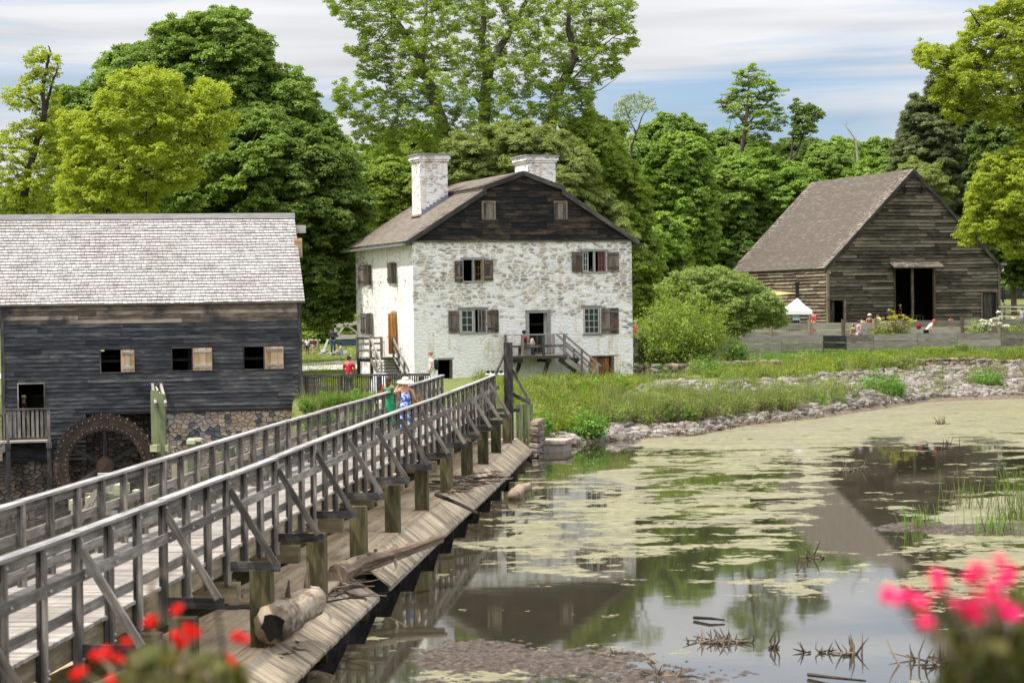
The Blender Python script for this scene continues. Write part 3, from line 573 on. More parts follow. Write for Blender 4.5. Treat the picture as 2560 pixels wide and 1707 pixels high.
# gambrel roof
bu = lambda x, y: HF.uz(x, y)
RIDGE = bu(1309, 428); BL = bu(1216, 472); BR = bu(1408, 463); half = HL/2
rz = RIDGE[1]; bz = (BL[1]+BR[1])/2; bw = (BR[0]-BL[0])/2; cu = HL/2; e0 = -.35; OV = .12
prof = [(e0, EAVE+.02), (cu-bw, bz-.12), (cu-bw-.12, bz+.03), (cu, rz), (cu+bw+.12, bz+.03), (cu+bw, bz-.12), (HL-e0, EAVE+.02)]
def gz(u):                             # gable height limits of siding
    return np.interp(u, [p[0] for p in prof if p[0] != cu-bw-.12 and p[0] != cu+bw+.12], [p[1] for p in prof if p[0] != cu-bw-.12 and p[0] != cu+bw+.12])
def gr(z):
    lo = np.interp(z, [EAVE, bz-.12, bz, rz], [0.05, cu-bw+.05, cu-bw+.1, cu]); return (float(lo)-.0, float(2*cu-lo))
GW = [HF.rect(*R(t)) for t in ((852, 368, 936, 482), (1287, 368, 1369, 482))]
mb = boards(HF, gr, EAVE+.02, rz-.12, .325, GW, blen=2.6, lap=.04, jit=.012)
mb.build('gable_boards', MW['gable'], house)
mb = MB()
back = [HF.p(u, z, -.02) for u, z in [(.05, EAVE), (HL-.05, EAVE), (cu+bw, bz-.1), (cu, rz-.05), (cu-bw, bz-.1)]]
mb.prism(back, HV*.04); mb.build('gable_backing', MW['trim'], house)
for g in GW:
    u0, u1, z0, z1 = g; mb = MB()
    for a, b, c, e in ((u0, u1, z1-.10, z1), (u0, u1, z0, z0+.06), (u0, u0+.1, z0+.06, z1-.10), (u1-.1, u1, z0+.06, z1-.10)): fbox(mb, HF, a, b, c, e, .0, .09)
    w = mb.build('gable_window', MW['shutter'], house); mb = MB()
    for k in range(4): fbox(mb, HF, lerp(u0+.1, u1-.1, k/4), lerp(u0+.1, u1-.1, (k+1)/4)-.012, z0+.06, z1-.10, .02, .05)
    mb.build('shutter', MW['shutter'], w)
# roof planes
def slope_plane(a, b, name, mat, ov=.12, v1=HM, sg=0):
    (ua, za), (ub, zb) = a, b; L_ = math.hypot(ub-ua, zb-za); org = HF.p(ua, za, ov); ds = HF.p(ub, zb, ov)-org; sd = 1 if ub > ua else -1
    nrm = Vector((0, 0, 1))*abs(ub-ua)/L_ + HU*(-sd)*(zb-za)/L_
    mb = MB(); mb.prism([org-nrm*.06, org+HV*(v1+2*ov)-nrm*.06, org+HV*(v1+2*ov)+ds-nrm*.06, org+ds-nrm*.06], nrm*.06)
    shingles(org, HV, ds, nrm, v1+2*ov, L_, .245, .22, .5, .028, mb, sag=sg); return mb.build(name, mat, house)
slope_plane(prof[0], prof[1], 'roof', MW['houseroof'], sg=.05); slope_plane(prof[2], prof[3], 'roof', MW['houseroof'], sg=.05)
slope_plane(prof[6], prof[5], 'roof', MW['houseroof']); slope_plane(prof[4], prof[3], 'roof', MW['houseroof'])
mb = MB()
for a, b in ((0, 1), (2, 3), (6, 5), (4, 3)):
    (ua, za), (ub, zb) = prof[a], prof[b]; p0 = HF.p(ua, za-.13, OV+.04); p1 = HF.p(ub, zb-.13, OV+.04); mb.beam(p0, p1, .05, .22)
for u in (cu-bw-.06, cu+bw+.06): fbox(mb, HF, u-.09, u+.09, bz-.42, bz+.02, OV+.0, OV+.09)
fbox(mb, HF, 0, HL, EAVE-.03, EAVE+.05, .04, .10)
mb.build('rake_board', MW['trim'], house)
mb = MB()
for s_, u in ((-1, cu-bw-.06), (1, cu+bw+.06)): mb.box(HF.p(u-.02, bz-.14, OV-.02), HU*.04, HV*(HM+.2), Z*.15)
mb.build('roof_step_board', MW['porch'], house)
mb = MB(); mb.box(HF.p(e0+.02, EAVE-.16, .05), HU*.30, HV*(HM+.1), Z*.14); mb.box(HF.p(HL+.02, EAVE-.16, .05), HU*.30, HV*(HM+.1), Z*.14)
mb.build('soffit', MW['trim'], house)
mb = MB(); mb.prism([HF.p(-.52, EAVE-.20, .02), HF.p(-.36, EAVE-.20, .02), HF.p(-.34, EAVE-.09, .02), HF.p(-.54, EAVE-.09, .02)], HV*(HM+1.4)+Z*-.05); mb.build('gutter', MW['frame'], house)
mb = MB(); mb.beam(HF.p(HL+.1, EAVE-.16, -.1), HF.p(HL+.75, EAVE-.16, -.1), .1, .1); mb.build('gutter', MW['trim'], house)
# chimneys
def chimney(u0, v0, w, dp, ztop, zb_, flash=None):
    mb = MB(); H_ = ztop-zb_
    def bx(a, b, c, e, f, g): 
        o = HF.p(a, e, -c); 
        for (pts, uv) in (([(a,e,c),(b,e,c),(b,f,c),(a,f,c)], 0), ([(a,e,g),(a,e,c),(a,f,c),(a,f,g)], 1), ([(b,e,c),(b,e,g),(b,f,g),(b,f,c)], 1), ([(b,e,g),(a,e,g),(a,f,g),(b,f,g)], 0), ([(a,f,c),(b,f,c),(b,f,g),(a,f,g)], 2), ([(a,e,g),(b,e,g),(b,e,c),(a,e,c)], 2)):
            mb.quadp([HF.p(p[0], p[1], -p[2]) for p in pts], .5, [((p[0] if uv != 1 else p[2])+3.3, (p[1]-zb_ if uv < 2 else p[2])) for p in pts])
    bx(u0, u0+w, v0, zb_, ztop-.42, v0+dp); bx(u0-.07, u0+w+.07, v0-.07, ztop-.42, ztop-.30, v0+dp+.07); bx(u0-.13, u0+w+.13, v0-.13, ztop-.30, ztop-.08, v0+dp+.13)
    c = mb.build('chimney', MP['wash2'], house)
    mb = MB(); mb.box(HF.p(u0-.2, ztop-.08, -(v0-.2)), HU*(w+.4), HV*(dp+.4), Z*.07); mb.build('chimney_cap', MP['slatecap'], c)
    if flash:
        mb = MB(); k = 7
        for i in range(k):
            ua = lerp(u0+.06, u0+w, i/k); ub = lerp(u0+.06, u0+w, (i+1)/k); zt = flash(ub)+.16; mb.box(HF.p(ua, flash(ua)-.05, -(v0-.02)), HU*(ub-ua), Z*(zt-flash(ua)+.05), -HV*.012)
        mb.box(HF.p(u0-.05, flash(u0)-.25, -(v0)), HU*.03, Z*.3, HV*dp); mb.build('flashing', MP['lead'], c)
        mb = MB(); mb.box(HF.p(u0-.16, flash(u0)-.02, -(v0-.1)), HU*.16, Z*.10, HV*(dp+.1)); mb.build('drip_stones', MP['stoneflat'], c)
MP['wash2'] = whitewash('whitewashed chimney stone', .30, .55, 0, 2.5, sx=3.2, sy=7)
vf = 4.75; fc = Frame(HF.o+HV*vf, HU, HN)
a_ = fc.uz(1051, 480)[0]; b_ = fc.uz(1119, 440)[0]; zt = fc.uz(1085, 384)[1]
low = lambda u: float(np.interp(u, [e0, cu-bw], [EAVE+.02, bz-.12]))+.03
chimney(a_, vf, b_-a_, 1.45, zt, low(a_)-.3, low)
a2 = fc.uz(1320, 440)[0]; b2 = fc.uz(1389, 440)[0]; chimney(a2, vf, b2-a2, 2.0, zt, bz-.4)
# windows and shutters on the gable side
def glazed(fr, u0, u1, z0, z1, nx, nz, depth, parent, col='muntin', glass=True, fw=.045, frame='frame'):
    mb = MB(); d = -depth
    for a, b, c, e in ((u0, u1, z0, z0+fw), (u0, u1, z1-fw, z1), (u0, u0+fw, z0+fw, z1-fw), (u1-fw, u1, z0+fw, z1-fw)): fbox(mb, fr, a, b, c, e, d, d+.04)
    for k in range(1, nx): u = lerp(u0, u1, k/nx); fbox(mb, fr, u-.013, u+.013, z0+fw, z1-fw, d+.008, d+.036)
    for k in range(1, nz): z = lerp(z0, z1, k/nz); fbox(mb, fr, u0+fw, u1-fw, z-.013, z+.013, d+.004, d+.032)
    s = mb.build('sash', MP[col] if col in MP else MW[col], parent)
    if glass: mb = MB(); fbox(mb, fr, u0+fw, u1-fw, z0+fw, z1-fw, d+.012, d+.018); mb.build('pane', MP['glass'], s)
def wframe(fr, r, lint=True, mat='frame', mull=None, sill=True, wd=.09, dep=.16):
    u0, u1, z0, z1 = r; mb = MB(); o1, o0 = .02, -dep
    fbox(mb, fr, u0-.12 if lint else u0, u1+.12 if lint else u1, z1-.01, z1+.12, o0, o1)
    fbox(mb, fr, u0-.05, u1+.05, z0-.07, z0+.02, o0, o1+.05)
    fbox(mb, fr, u0, u0+.04, z0+.02, z1-.01, o0, o1-.01); fbox(mb, fr, u1-.04, u1, z0+.02, z1-.01, o0, o1-.01)
    if mull is not None: fbox(mb, fr, mull-.055, mull+.055, z0+.02, z1-.01, o0+.02, o1-.02)
    return mb.build('window', MW[mat], house)
MID = {k: HF.uz(x*.4145+850, 600)[0] for k, x in (('w1', 802), ('w2', 1533), ('w3', 802))}
w = wframe(HF, WR['w1'], mull=MID['w1'])
fr2 = Frame(HF.p(WR['w1'][1]-.06, 0, -.1), (-HN*1+HU*-.35).normalized(), HN.cross(Z)*-1)
glazed(fr2, 0, .5, WR['w1'][2]+.03, WR['w1'][3]-.03, 2, 3, 0, w, 'orange')
w = wframe(HF, WR['w2'], mull=MID['w2'])
glazed(HF, WR['w2'][0]+.05, WR['w2'][0]+.36, WR['w2'][2]+.03, WR['w2'][3]-.03, 2, 3, .12, w); glazed(HF, WR['w2'][1]-.42, WR['w2'][1]-.05, WR['w2'][2]+.03, WR['w2'][3]-.03, 2, 3, .12, w, 'redpaint')
w = wframe(HF, WR['w3'], mull=MID['w3'])
glazed(HF, WR['w3'][0]+.05, MID['w3']-.06, WR['w3'][2]+.03, WR['w3'][3]-.03, 2, 3, .06, w)
mb = MB(); fbox(mb, HF, MID['w3']+.25, WR['w3'][1]-.1, WR['w3'][2]+.03, WR['w3'][3]-.03, -.12, -.09); 
glazed(HF, MID['w3']+.22, WR['w3'][1]-.05, WR['w3'][2]+.03, WR['w3'][3]-.03, 2, 3, .06, w, 'porch', glass=False); mb.build('inner_board', MW['shutter'], w)
w = wframe(HF, WR['w4']); glazed(HF, WR['w4'][0]+.05, WR['w4'][1]-.05, WR['w4'][2]+.03, WR['w4'][3]-.03, 3, 4, .05, w)
for t in ((693, 728, 740, 855), (868, 725, 925, 850), (1400, 675, 1462, 797), (1613, 675, 1684, 793), (655, 1030, 722, 1165), (888, 1025, 958, 1162), (1577, 1013, 1682, 1168)):
    r_ = HF.rect(*R(t), out=.08); shutter(HF, r_, .05, MW['shutter'], house, n=3 if t[2]-t[0] < 90 else 4)
# front doors
u0, u1, z0, z1 = WR['door']; mb = MB(); fbox(mb, HF, u0-.2, u1+.2, z1, z1+.16, -.1, .03); fbox(mb, HF, u0-.2, u0, z0, z1, -.1, .02); fbox(mb, HF, u1, u1+.2, z0, z1, -.1, .02); dr = mb.build('door', MW['frame'], house)
mb = MB(); fbox(mb, HF, u0-.1, u1+.15, z0-.16, z0+.0, -.1, .16); mb.build('door_step', MW['porch'], dr)
mb = MB(); 
for k in range(9): fbox(mb, HF, lerp(u0, u1-.1, k/9)+.01, lerp(u0, u1-.1, (k+1)/9)-.01, z0, z0+.95, -.30, -.27)
mb.build('half_gate', MW['porchdark'], dr)
u0, u1, z0, z1 = WR['cel']; mb = MB()
for k in range(5): fbox(mb, HF, lerp(u0, u1-.22, k/5)+.006, lerp(u0, u1-.22, (k+1)/5)-.006, z0, z1-.03, -.2, -.16)
cd = mb.build('cellar_door', MW['rusty'], house); mb = MB(); fbox(mb, HF, u1-.16, u1+.02, z0, z1, -.18, -.02); fbox(mb, HF, u0-.05, u1+.3, z1, z1+.06, -.18, -.0); mb.build('door_frame', MW['shutter'], cd)
u0, u1, z0, z1 = WR['celL']; mb = MB(); fbox(mb, HF, u1-.12, u1, z0, z1, -.2, -.02); fbox(mb, HF, u0, u1+.06, z1, z1+.1, -.2, .0); mb.build('cellar_opening_frame', MW['fpost'], house)
# long side windows, open shutters, door
for k in ('s1', 's2', 's3'):
    u0, u1, z0, z1 = SR[k]; u0, u1 = u0-.0, u1
    mb = MB(); fbox(mb, HSd, u0, u0+.05, z0, z1, -.3, .0); fbox(mb, HSd, u1-.05, u1, z0, z1, -.3, .0); fbox(mb, HSd, (u0+u1)/2-.04, (u0+u1)/2+.04, z0, z1, -.1, -.02); fbox(mb, HSd, u0-.04, u1+.04, z0-.06, z0, -.1, .08); w = mb.build('window', MW['frame'], house)
    mb = MB(); fbox(mb, HSd, u0+.06, u0+.2, z0, z1, -.28, -.24); mb.build('sash', MP['redpaint'], w)
for t in ((895.5, 664, 914, 712), (968, 658, 979, 708), (901.5, 784, 916, 834)):
    shutter(HSd, HSd.rect(*t, out=.08), .05, MW['shutter'], house, n=3)
for k, s in (('s1', .9), ('s2', .9), ('s3', .9)):
    u0, u1, z0, z1 = SR[k]; shutter(HSd, (u0-.5, u0-.02, z0, z1), .04, MW['shutter'], house, swing=1.15, hinge=1, n=3)
u0, u1, z0, z1 = SR['sd']; mb = MB(); 
for k in range(4): mb.box(HSd.p(u0-.02, z0, .02)+(HSd.n*.8-HSd.du*.35)*.16*k, (HSd.n*.8-HSd.du*.35)*.155, Z*(z1-z0), HSd.du*.04)
dd = mb.build('side_door', MW['orange'], house); mb = MB(); fbox(mb, HSd, u0-.1, u0, z0, z1, -.2, .02); fbox(mb, HSd, u1, u1+.1, z0, z1, -.2, .02); fbox(mb, HSd, u0-.1, u1+.1, z1, z1+.1, -.2, .02); mb.build('door_frame', MW['frame'], dd)
# front porch: deck, railing, struts, stair
PD = 1.45; u0 = HF.uz(1043*.4145+850, 890, PD)[0]; u1 = HF.uz(1376*.4145+850, 890, PD)[0]; zd = HF.uz(1300, 1302*.4145+350, PD)[1]; DECKZ = zd
mb = MB(); k = int(PD/.16)
for i in range(k): fbox(mb, HF, u0, u1, zd-.06, zd, lerp(.02, PD, i/k)+.005, lerp(.02, PD, (i+1)/k)-.005)
po = mb.build('porch', MW['porch'], house)
mb = MB(); fbox(mb, HF, u0+.02, u1-.02, zd-.17, zd-.07, PD-.12, PD-.02)
for a in (.45, 2.0, 3.55): fbox(mb, HF, u0+a-.12, u0+a+.12, zd-.36, zd-.17, .0, PD-.05)
mb.build('beam', MW['porchdark'], po)
for a in (.45, 2.0, 3.55): mb = MB(); mb.beam(HF.p(u0+a, zd-.3, PD-.2), HF.p(u0+a, zd-1.75, .08), .16, .16); mb.build('strut', MW['porchdark'], po)
RT = HF.uz(1200*.4145+850, 1176*.4145+350, PD)[1]; RM = HF.uz(1200*.4145+850, 1243*.4145+350, PD)[1]
mb = MB(); PU = [HF.uz(x*.4145+850, 860, PD)[0] for x in (1103, 1230, 1357)]
for u in PU: fbox(mb, HF, u-.06, u+.06, zd, RT, PD-.12, PD)
for u in (u0+.08, u1-.3): fbox(mb, HF, u-.06, u+.06, zd, RT, .1, .22)
fbox(mb, HF, u0+.02, u1+.02, RT, RT+.06, PD-.13, PD+.02); fbox(mb, HF, u0, u1-.05, RM-.06, RM+.06, PD-.16, PD-.12); fbox(mb, HF, u0+.02, u0+.14, RT, RT+.06, .1, PD-.14); fbox(mb, HF, u0+.04, u0+.10, RM-.06, RM+.06, .2, PD-.14)
mb.build('railing', MW['porch'], po)
# stair along the wall down to the right
b0 = HF.uz(1575*.4145+850, 1455*.4145+350, PD)[0]; zb = gh(*HF.p(b0, 0, 1).xy)+.05
stu = u1-.1
for o_ in (.45, PD-.08): mb = MB(); mb.beam(HF.p(stu, zd-.22, o_), HF.p(b0-.3, zb+.1, o_), .06, .26); mb.build('stringer', MW['porch'], po)
mb = MB()
for i in range(9): t = (i+.5)/9; mb.box(HF.p(lerp(stu, b0-.3, t)-.14, lerp(zd-.15, zb+.1, t), .48), HU*.27, -HV*(PD-.6), Z*.04)
mb.build('tread', MW['porchdark'], po)
for o_ in (.38, PD-.02):
    mb = MB(); mb.beam(HF.p(stu-.1, RT+.0, o_), HF.p(b0, zb+.85, o_), .07, .10); mb.beam(HF.p(stu, RM, o_), HF.p(b0-.3, zb+.45, o_), .04, .10)
    for t in (.45, .9): q = HF.p(lerp(stu, b0, t), 0, o_); mb.beam((q.x, q.y, lerp(zd, zb, t)-.3), (q.x, q.y, lerp(RT, zb+.85, t)), .09, .09, up=HU)
    mb.build('stair_rail', MW['porch'], po)
# side porch with stair running toward the front corner
zs_ = HSd.uz(940, 895, 1.3)[1]; v0_, v1_ = SR['sd'][0]-.15, SR['sd'][1]+1.5; W_ = 1.55
mb = MB()
for i in range(9): mb.box(HSd.p(lerp(v0_, v1_, i/9)+.005, zs_-.06, .02), HSd.du*((v1_-v0_)/9-.01), HSd.n*W_, Z*.06)
sp_ = mb.build('side_porch', MW['porch'], house)
mb = MB()
for v in (v0_+.05, v1_-.05): fbox(mb, HSd, v-.07, v+.07, 1.4, zs_-.06, W_-.2, W_-.06)
fbox(mb, HSd, v0_, v1_, zs_-.22, zs_-.06, W_-.1, W_-.04); mb.build('support_post', MW['porchdark'], sp_)
mb = MB(); 
for v, o_ in ((v1_-.06, W_-.08), (v1_-.06, .15), (v0_+.05, W_-.08)): fbox(mb, HSd, v-.06, v+.06, zs_, zs_+1.05, o_-.06, o_+.06)
for zz in (.35, .7, 1.0): fbox(mb, HSd, v1_-.09, v1_-.03, zs_+zz-.05, zs_+zz+.05, .2, W_-.14); fbox(mb, HSd, v0_+.1, v1_-.12, zs_+zz-.05, zs_+zz+.05, W_-.11, W_-.05)
fbox(mb, HSd, v0_-.02, v1_+.02, zs_+1.05, zs_+1.11, W_-.15, W_-.01); mb.build('railing', MW['porch'], sp_)
ev = v0_-1.9; ez = gh(*HSd.p(ev, 0, 1).xy)
for o_ in (.25, W_-.08):
    mb = MB(); mb.beam(HSd.p(v0_, zs_-.12, o_), HSd.p(ev, ez+.05, o_), .06, .26); mb.beam(HSd.p(v0_+.1, zs_+1.02, o_), HSd.p(ev, ez+.85, o_), .07, .11); mb.beam(HSd.p(v0_, zs_+.55, o_), HSd.p(ev, ez+.4, o_), .04, .1)
    for t in (.02, .5, .97): q = HSd.p(lerp(v0_, ev, t), 0, o_); mb.beam((q.x, q.y, lerp(zs_, ez, t)), (q.x, q.y, lerp(zs_+1.0, ez+.85, t)), .09, .09, up=HV)
    mb.build('stair_rail', MW['porch'], sp_)
mb = MB()
for i in range(7): t = (i+.6)/7; mb.box(HSd.p(lerp(v0_, ev, t)-.12, lerp(zs_, ez, t), .28), HSd.du*.26, HSd.n*(W_-.4), Z*.045)
mb.build('tread', MW['porchdark'], sp_)

# ---------------- mill ----------------
AM = math.radians(10.9); mc = P(750, 755, 86.0); ML = Vector((-math.cos(AM), -math.sin(AM), 0)); MN = Vector((math.sin(AM), -math.cos(AM), 0))
MF = Frame(Vector((mc.x, mc.y, 0)), ML, MN); MEAV = mc.z; MW_ = MF.uz(4, 850)[0]; MBOT = MF.uz(745, 1018)[1]
MD = 8.4; rzm = (onplane(600, 541, MF.o+MN*-MD/2, MN)).z
mill = thing('grist_mill', 'long black clapboard mill with pale shingle roof on a fieldstone base', 'mill', MF.p(MW_/2, .5, -MD/2))
mh = [MF.rect(x0*.3827, 500+y0*.3827, x1*.3827, 500+y1*.3827) for x0, y0, x1, y1 in ((660, 977, 787, 1125), (1125, 968, 1250, 1112), (1595, 958, 1722, 1103), (122, 1202, 287, 1368))]
zl = MF.uz(100, 1105, 1.0)[1]; mh[3] = (mh[3][0], mh[3][1], zl+.05, mh[3][3])
ur = lambda z: (0.0, MW_)
mb = boards(MF, ur, MBOT, MEAV-.75, .172, mh, 4.2, .032, .006); mb.build('clapboards', MW['mill'], mill)
mb = boards(MF, ur, MEAV-.75, MEAV-.22, .172, mh, 5, .022, .005); fbox(mb, MF, 0, MW_, MEAV-.24, MEAV-.03, .01, .05); mb.build('eave_boards', MW['milltop'], mill)
uA = MF.uz(215, 1100)[0]; mb = boards(MF, lambda z: (uA, MW_), MBOT-1.9, MBOT, .172, mh, 3, .022, .005); mb.build('clapboards', MW['mill'], mill)
mb = MB(); fbox(mb, MF, -.05, .12, MBOT-.1, MEAV, .0, .06); fbox(mb, MF, MW_-.1, MW_+.05, MBOT-2, MEAV, .0, .06); mb.build('corner_board', MW['post'], mill)
rm = wall_holes(MF, .02, MW_, MBOT-.1, MEAV-.05, [(h[0], h[1], max(h[2], MBOT-.1), h[3]) for h in mh], .12); rm.build('wall_lining', MW['trim'], mill)
mb = MB(); ME = Frame(MF.p(0, 0, 0), -MN, -ML)
mb.prism([MF.p(.02, MBOT, -.15), MF.p(.02, MEAV, -.15), MF.p(.02, rzm-.15, -MD/2), MF.p(.02, MEAV, -MD), MF.p(.02, MBOT, -MD)], ML*.1)
mb.prism([MF.p(MW_-.12, MBOT-2, -.15), MF.p(MW_-.12, MEAV, -.15), MF.p(MW_-.12, rzm-.15, -MD/2), MF.p(MW_-.12, MEAV, -MD), MF.p(MW_-.12, MBOT-2, -MD)], ML*.1); mb.build('gable_wall', MW['mill'], mill)
bkw = Frame(MF.p(0, 0, -MD), ML, MN); bh = [(MW_-2.5, MW_-1.4, MBOT+.55, MBOT+1.5), (8.0, 8.35, MBOT+2.3, MBOT+3.1), (7.2, 7.5, MBOT+2.4, MBOT+3.1)]
wall_holes(bkw, .15, MW_-.15, MBOT-.2, MEAV, bh, .1).build('back_boards', MW['mill'], mill)
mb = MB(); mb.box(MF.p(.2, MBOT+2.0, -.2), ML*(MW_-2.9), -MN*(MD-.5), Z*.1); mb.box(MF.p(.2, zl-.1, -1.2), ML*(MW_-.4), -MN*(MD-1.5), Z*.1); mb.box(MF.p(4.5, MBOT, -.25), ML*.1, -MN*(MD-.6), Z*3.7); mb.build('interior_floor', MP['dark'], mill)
# roof front and back
def mill_roof(side):
    ov = .22; u00 = -.18; wid = MW_+.18+3.0
    if side == 0: e = MF.p(u00, MEAV+.02, ov); r_ = MF.p(u00, rzm, -MD/2)
    else: e = MF.p(u00, MEAV+.02, -MD-ov); r_ = MF.p(u00, rzm, -MD/2)
    ds = r_-e; nrm = ds.cross(ML).normalized(); nrm = nrm if nrm.z > 0 else -nrm; mb = MB()
    mb.prism([e-nrm*.07, e+ML*wid-nrm*.07, r_+ML*wid-nrm*.07, r_-nrm*.07], nrm*.07)
    shingles(e, ML, ds, nrm, wid, ds.length, .198, .15, .235, .045, mb, sag=.0); return mb.build('roof', MW['millroof'], mill)
mill_roof(0); mill_roof(1)
mb = MB(); mb.box(MF.p(-.2, rzm-.10, -MD/2+.17), ML*(MW_+3.2), MN*.03, Z*.19); mb.box(MF.p(-.2, rzm+.09, -MD/2+.2), ML*(MW_+3.2), -MN*.4, Z*.035); mb.build('ridge_board', MW['ridge'], mill)
mb = MB(); hb = MF.p(.3, rzm-.75, -MD/2+.1); mb.box(hb, -ML*.95, MN*.2, Z*.34); mb.build('hoist_beam', MW['greypale'], mill)
q0 = P(758, 601, 88.5); mb = MB(); mb.box(MF.p(-.02, q0.z-.72, -2.6), -ML*.34, MN*.035, Z*.82); mb.box(MF.p(-.03, q0.z-.1, -2.6)+MN*.035, -ML*.31, MN*.03, Z*.1); mb.build('gable_shutter', MW['newwood'], mill)
for i, t in enumerate(((790, 979, 879, 1123), (1259, 965, 1386, 1112), (1730, 957, 1852, 1102))):
    u0, u1, z0, z1 = MF.rect(t[0]*.3827, 500+t[1]*.3827, t[2]*.3827, 500+t[3]*.3827, .1); mb = MB()
    for k in range(3): fbox(mb, MF, lerp(u0, u1, k/3)+.003, lerp(u0, u1, (k+1)/3)-.003, z0, z1, .07, .10)
    s = mb.build('shutter', MW['newwood'], mill); mb = MB()
    for b in (.13, .80): mb = MB(); fbox(mb, MF, u0+.05, u1-.05, z0+(z1-z0)*b-.01, z0+(z1-z0)*b+.10, .10, .135); mb.build('batten', MW['greypale'], s)
    mb = MB()
    for b in (.13, .80):
        for k in range(6): 
            q = MF.p(lerp(u0+.09, u1-.09, k/5), z0+(z1-z0)*b+.02+.05*(k % 2), .135); mb.box(q, ML*.022, Z*.022, MN*.015)
    mb.build('nail', MP['blackiron'], s)
for i, h in enumerate(mh):
    u0, u1, z0, z1 = h; mb = MB()
    for a, b, c, e in ((u0-.05, u0, z0-.05, z1+.05), (u1, u1+.05, z0-.05, z1+.05), (u0, u1, z1, z1+.05), (u0, u1, z0-.05, z0)): fbox(mb, MF, a, b, c, e, -.05, .055)
    mb.build('window_frame' if i < 3 else 'door_frame', MW['post'] if i < 3 else MW['rail'], mill)
# stone foundation, recessed behind the wheel so the overhang shades it
FB = -3.4
def stonebox(fr, u0, u1, z0, z1, out, mat, name='foundation'):
    mb = MB(); c = [(u0, z0), (u1, z0), (u1, z1), (u0, z1)]; mb.quadp([fr.p(a, b, out) for a, b in c], .5, c)
    mb.quadp([fr.p(u0, z0, out-3), fr.p(u0, z0, out), fr.p(u0, z1, out), fr.p(u0, z1, out-3)], .5, [(-3, z0), (0, z0), (0, z1), (-3, z1)])
    mb.quadp([fr.p(u1, z0, out), fr.p(u1, z0, out-3), fr.p(u1, z1, out-3), fr.p(u1, z1, out)], .5, [(0, z0), (3, z0), (3, z1), (0, z1)])
    mb.quadp([fr.p(u0, z1, out), fr.p(u1, z1, out), fr.p(u1, z1, out-3), fr.p(u0, z1, out-3)], .5); return mb.build(name, mat, mill)
uw = MF.uz(385, 1050)[0]
stonebox(MF, .02, uw, FB, MBOT, -.05, MP['ashlar']); stonebox(MF, uw+.01, uA, FB, MBOT, -1.1, MP['rubble']);  # the darker rubble puts the shade behind the wheel into the colour
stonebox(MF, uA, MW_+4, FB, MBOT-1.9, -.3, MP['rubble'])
# door landing and steps down to the left
u0, u1, z0, z1 = mh[3]; za = z0-1.35; la = u0-.25; lb = u1+.75
zl = MF.uz(100, 1105, 1.0)[1]
mb = MB()
for k in range(6): mb.box(MF.p(la, zl, .05+k*.18), ML*(lb-la), MN*.17, Z*.05)
ld = mb.build('landing', MW['greypale'], mill)
mb = MB(); zr = MF.uz(100, 1024, 1.1)[1]
for u in (la+.05, lb-.35): fbox(mb, MF, u-.06, u+.06, zl-.25, zr, 1.0, 1.12)
fbox(mb, MF, la-.02, lb-.25, zr, zr+.06, .96, 1.14)
for k in range(9): u = lerp(la+.14, lb-.45, k/8); fbox(mb, MF, u-.05, u+.06, zl+.2, zr-.01, 1.03, 1.06)
fbox(mb, MF, la, lb-.3, zl+.12, zl+.24, 1.0, 1.04); mb.build('railing', MW['rail'], ld)
mb = MB()
for u in (la+.05, lb-.35): fbox(mb, MF, u-.09, u+.09, -2.9, zl-.25, .95, 1.12); fbox(mb, MF, u-.11, u+.11, zl-.25, zl-.01, .9, 1.2)
mb.build('landing_post', MW['post'], ld)
ue = lb+2.3; ze = zl-1.9
mb = MB()
for o_ in (.15, 1.08): mb.beam(MF.p(lb-.3, zl-.1, o_), MF.p(ue, ze, o_), .06, .3); mb.beam(MF.p(lb-.35, zr, o_), MF.p(ue, zr-1.95, o_), .08, .1)
for k in range(14): t = (k+.5)/14; q = MF.p(lerp(lb-.3, ue, t), 0, 1.08); mb.beam((q.x, q.y, lerp(zl, ze, t)-.05), (q.x, q.y, lerp(zr, zr-1.95, t)), .045, .03, up=ML)
mb.build('stair_rail', MW['rail'], ld); mb = MB()
for k in range(8): t = (k+.5)/8; mb.box(MF.p(lerp(lb-.3, ue, t)-.12, lerp(zl, ze, t)+.02, .2), ML*.26, MN*.85, Z*.04)
mb.build('tread', MW['greypale'], ld)

# ---------------- barn ----------------
BY = 159.6; AB = math.radians(18.75); bc = P(2066, 665, BY); BU = Vector((math.cos(AB), math.sin(AB), 0)); BN = Vector((math.sin(AB), -math.cos(AB), 0)); BV = -BN
BF = Frame(Vector((bc.x, bc.y, 0)), BU, BN); BS = Frame(Vector((bc.x, bc.y, 0)), BV, -BU); BLn = BF.uz(2497, 700)[0]; BE = bc.z; BB = 3.2
bcu = BLn/2; brz = BF.uz(2275, 425)[1]; BM = BS.uz(1832, 690)[0]
barn = thing('barn', 'tall weathered barn with steep shingle roof and dark open threshing doors', 'barn', BF.p(bcu, 3.5, -BM/2))
def RB(t): return (t[0]*.4591+1560, t[1]*.4591+380, t[2]*.4591+1560, t[3]*.4591+380)
bh = [BF.rect(*RB(t)) for t in ((1115, 808, 1195, 960), (1475, 635, 1683, 960), (1948, 765, 2022, 960))]
bh = [(a, b, BB, e) for a, b, c, e in bh]
br = lambda z: (float(np.interp(z, [BE, brz], [0, bcu])), float(np.interp(z, [BE, brz], [BLn, bcu])))
boards(BF, br, BB, brz-.1, .272, bh, 4.0, .13, .03).build('front_siding', MW['barn'], barn)
boards(BS, lambda z: (0, BM), BB, BE-.05, .272, [], 3.2, .13, .04).build('side_siding', MW['barnside'], barn)
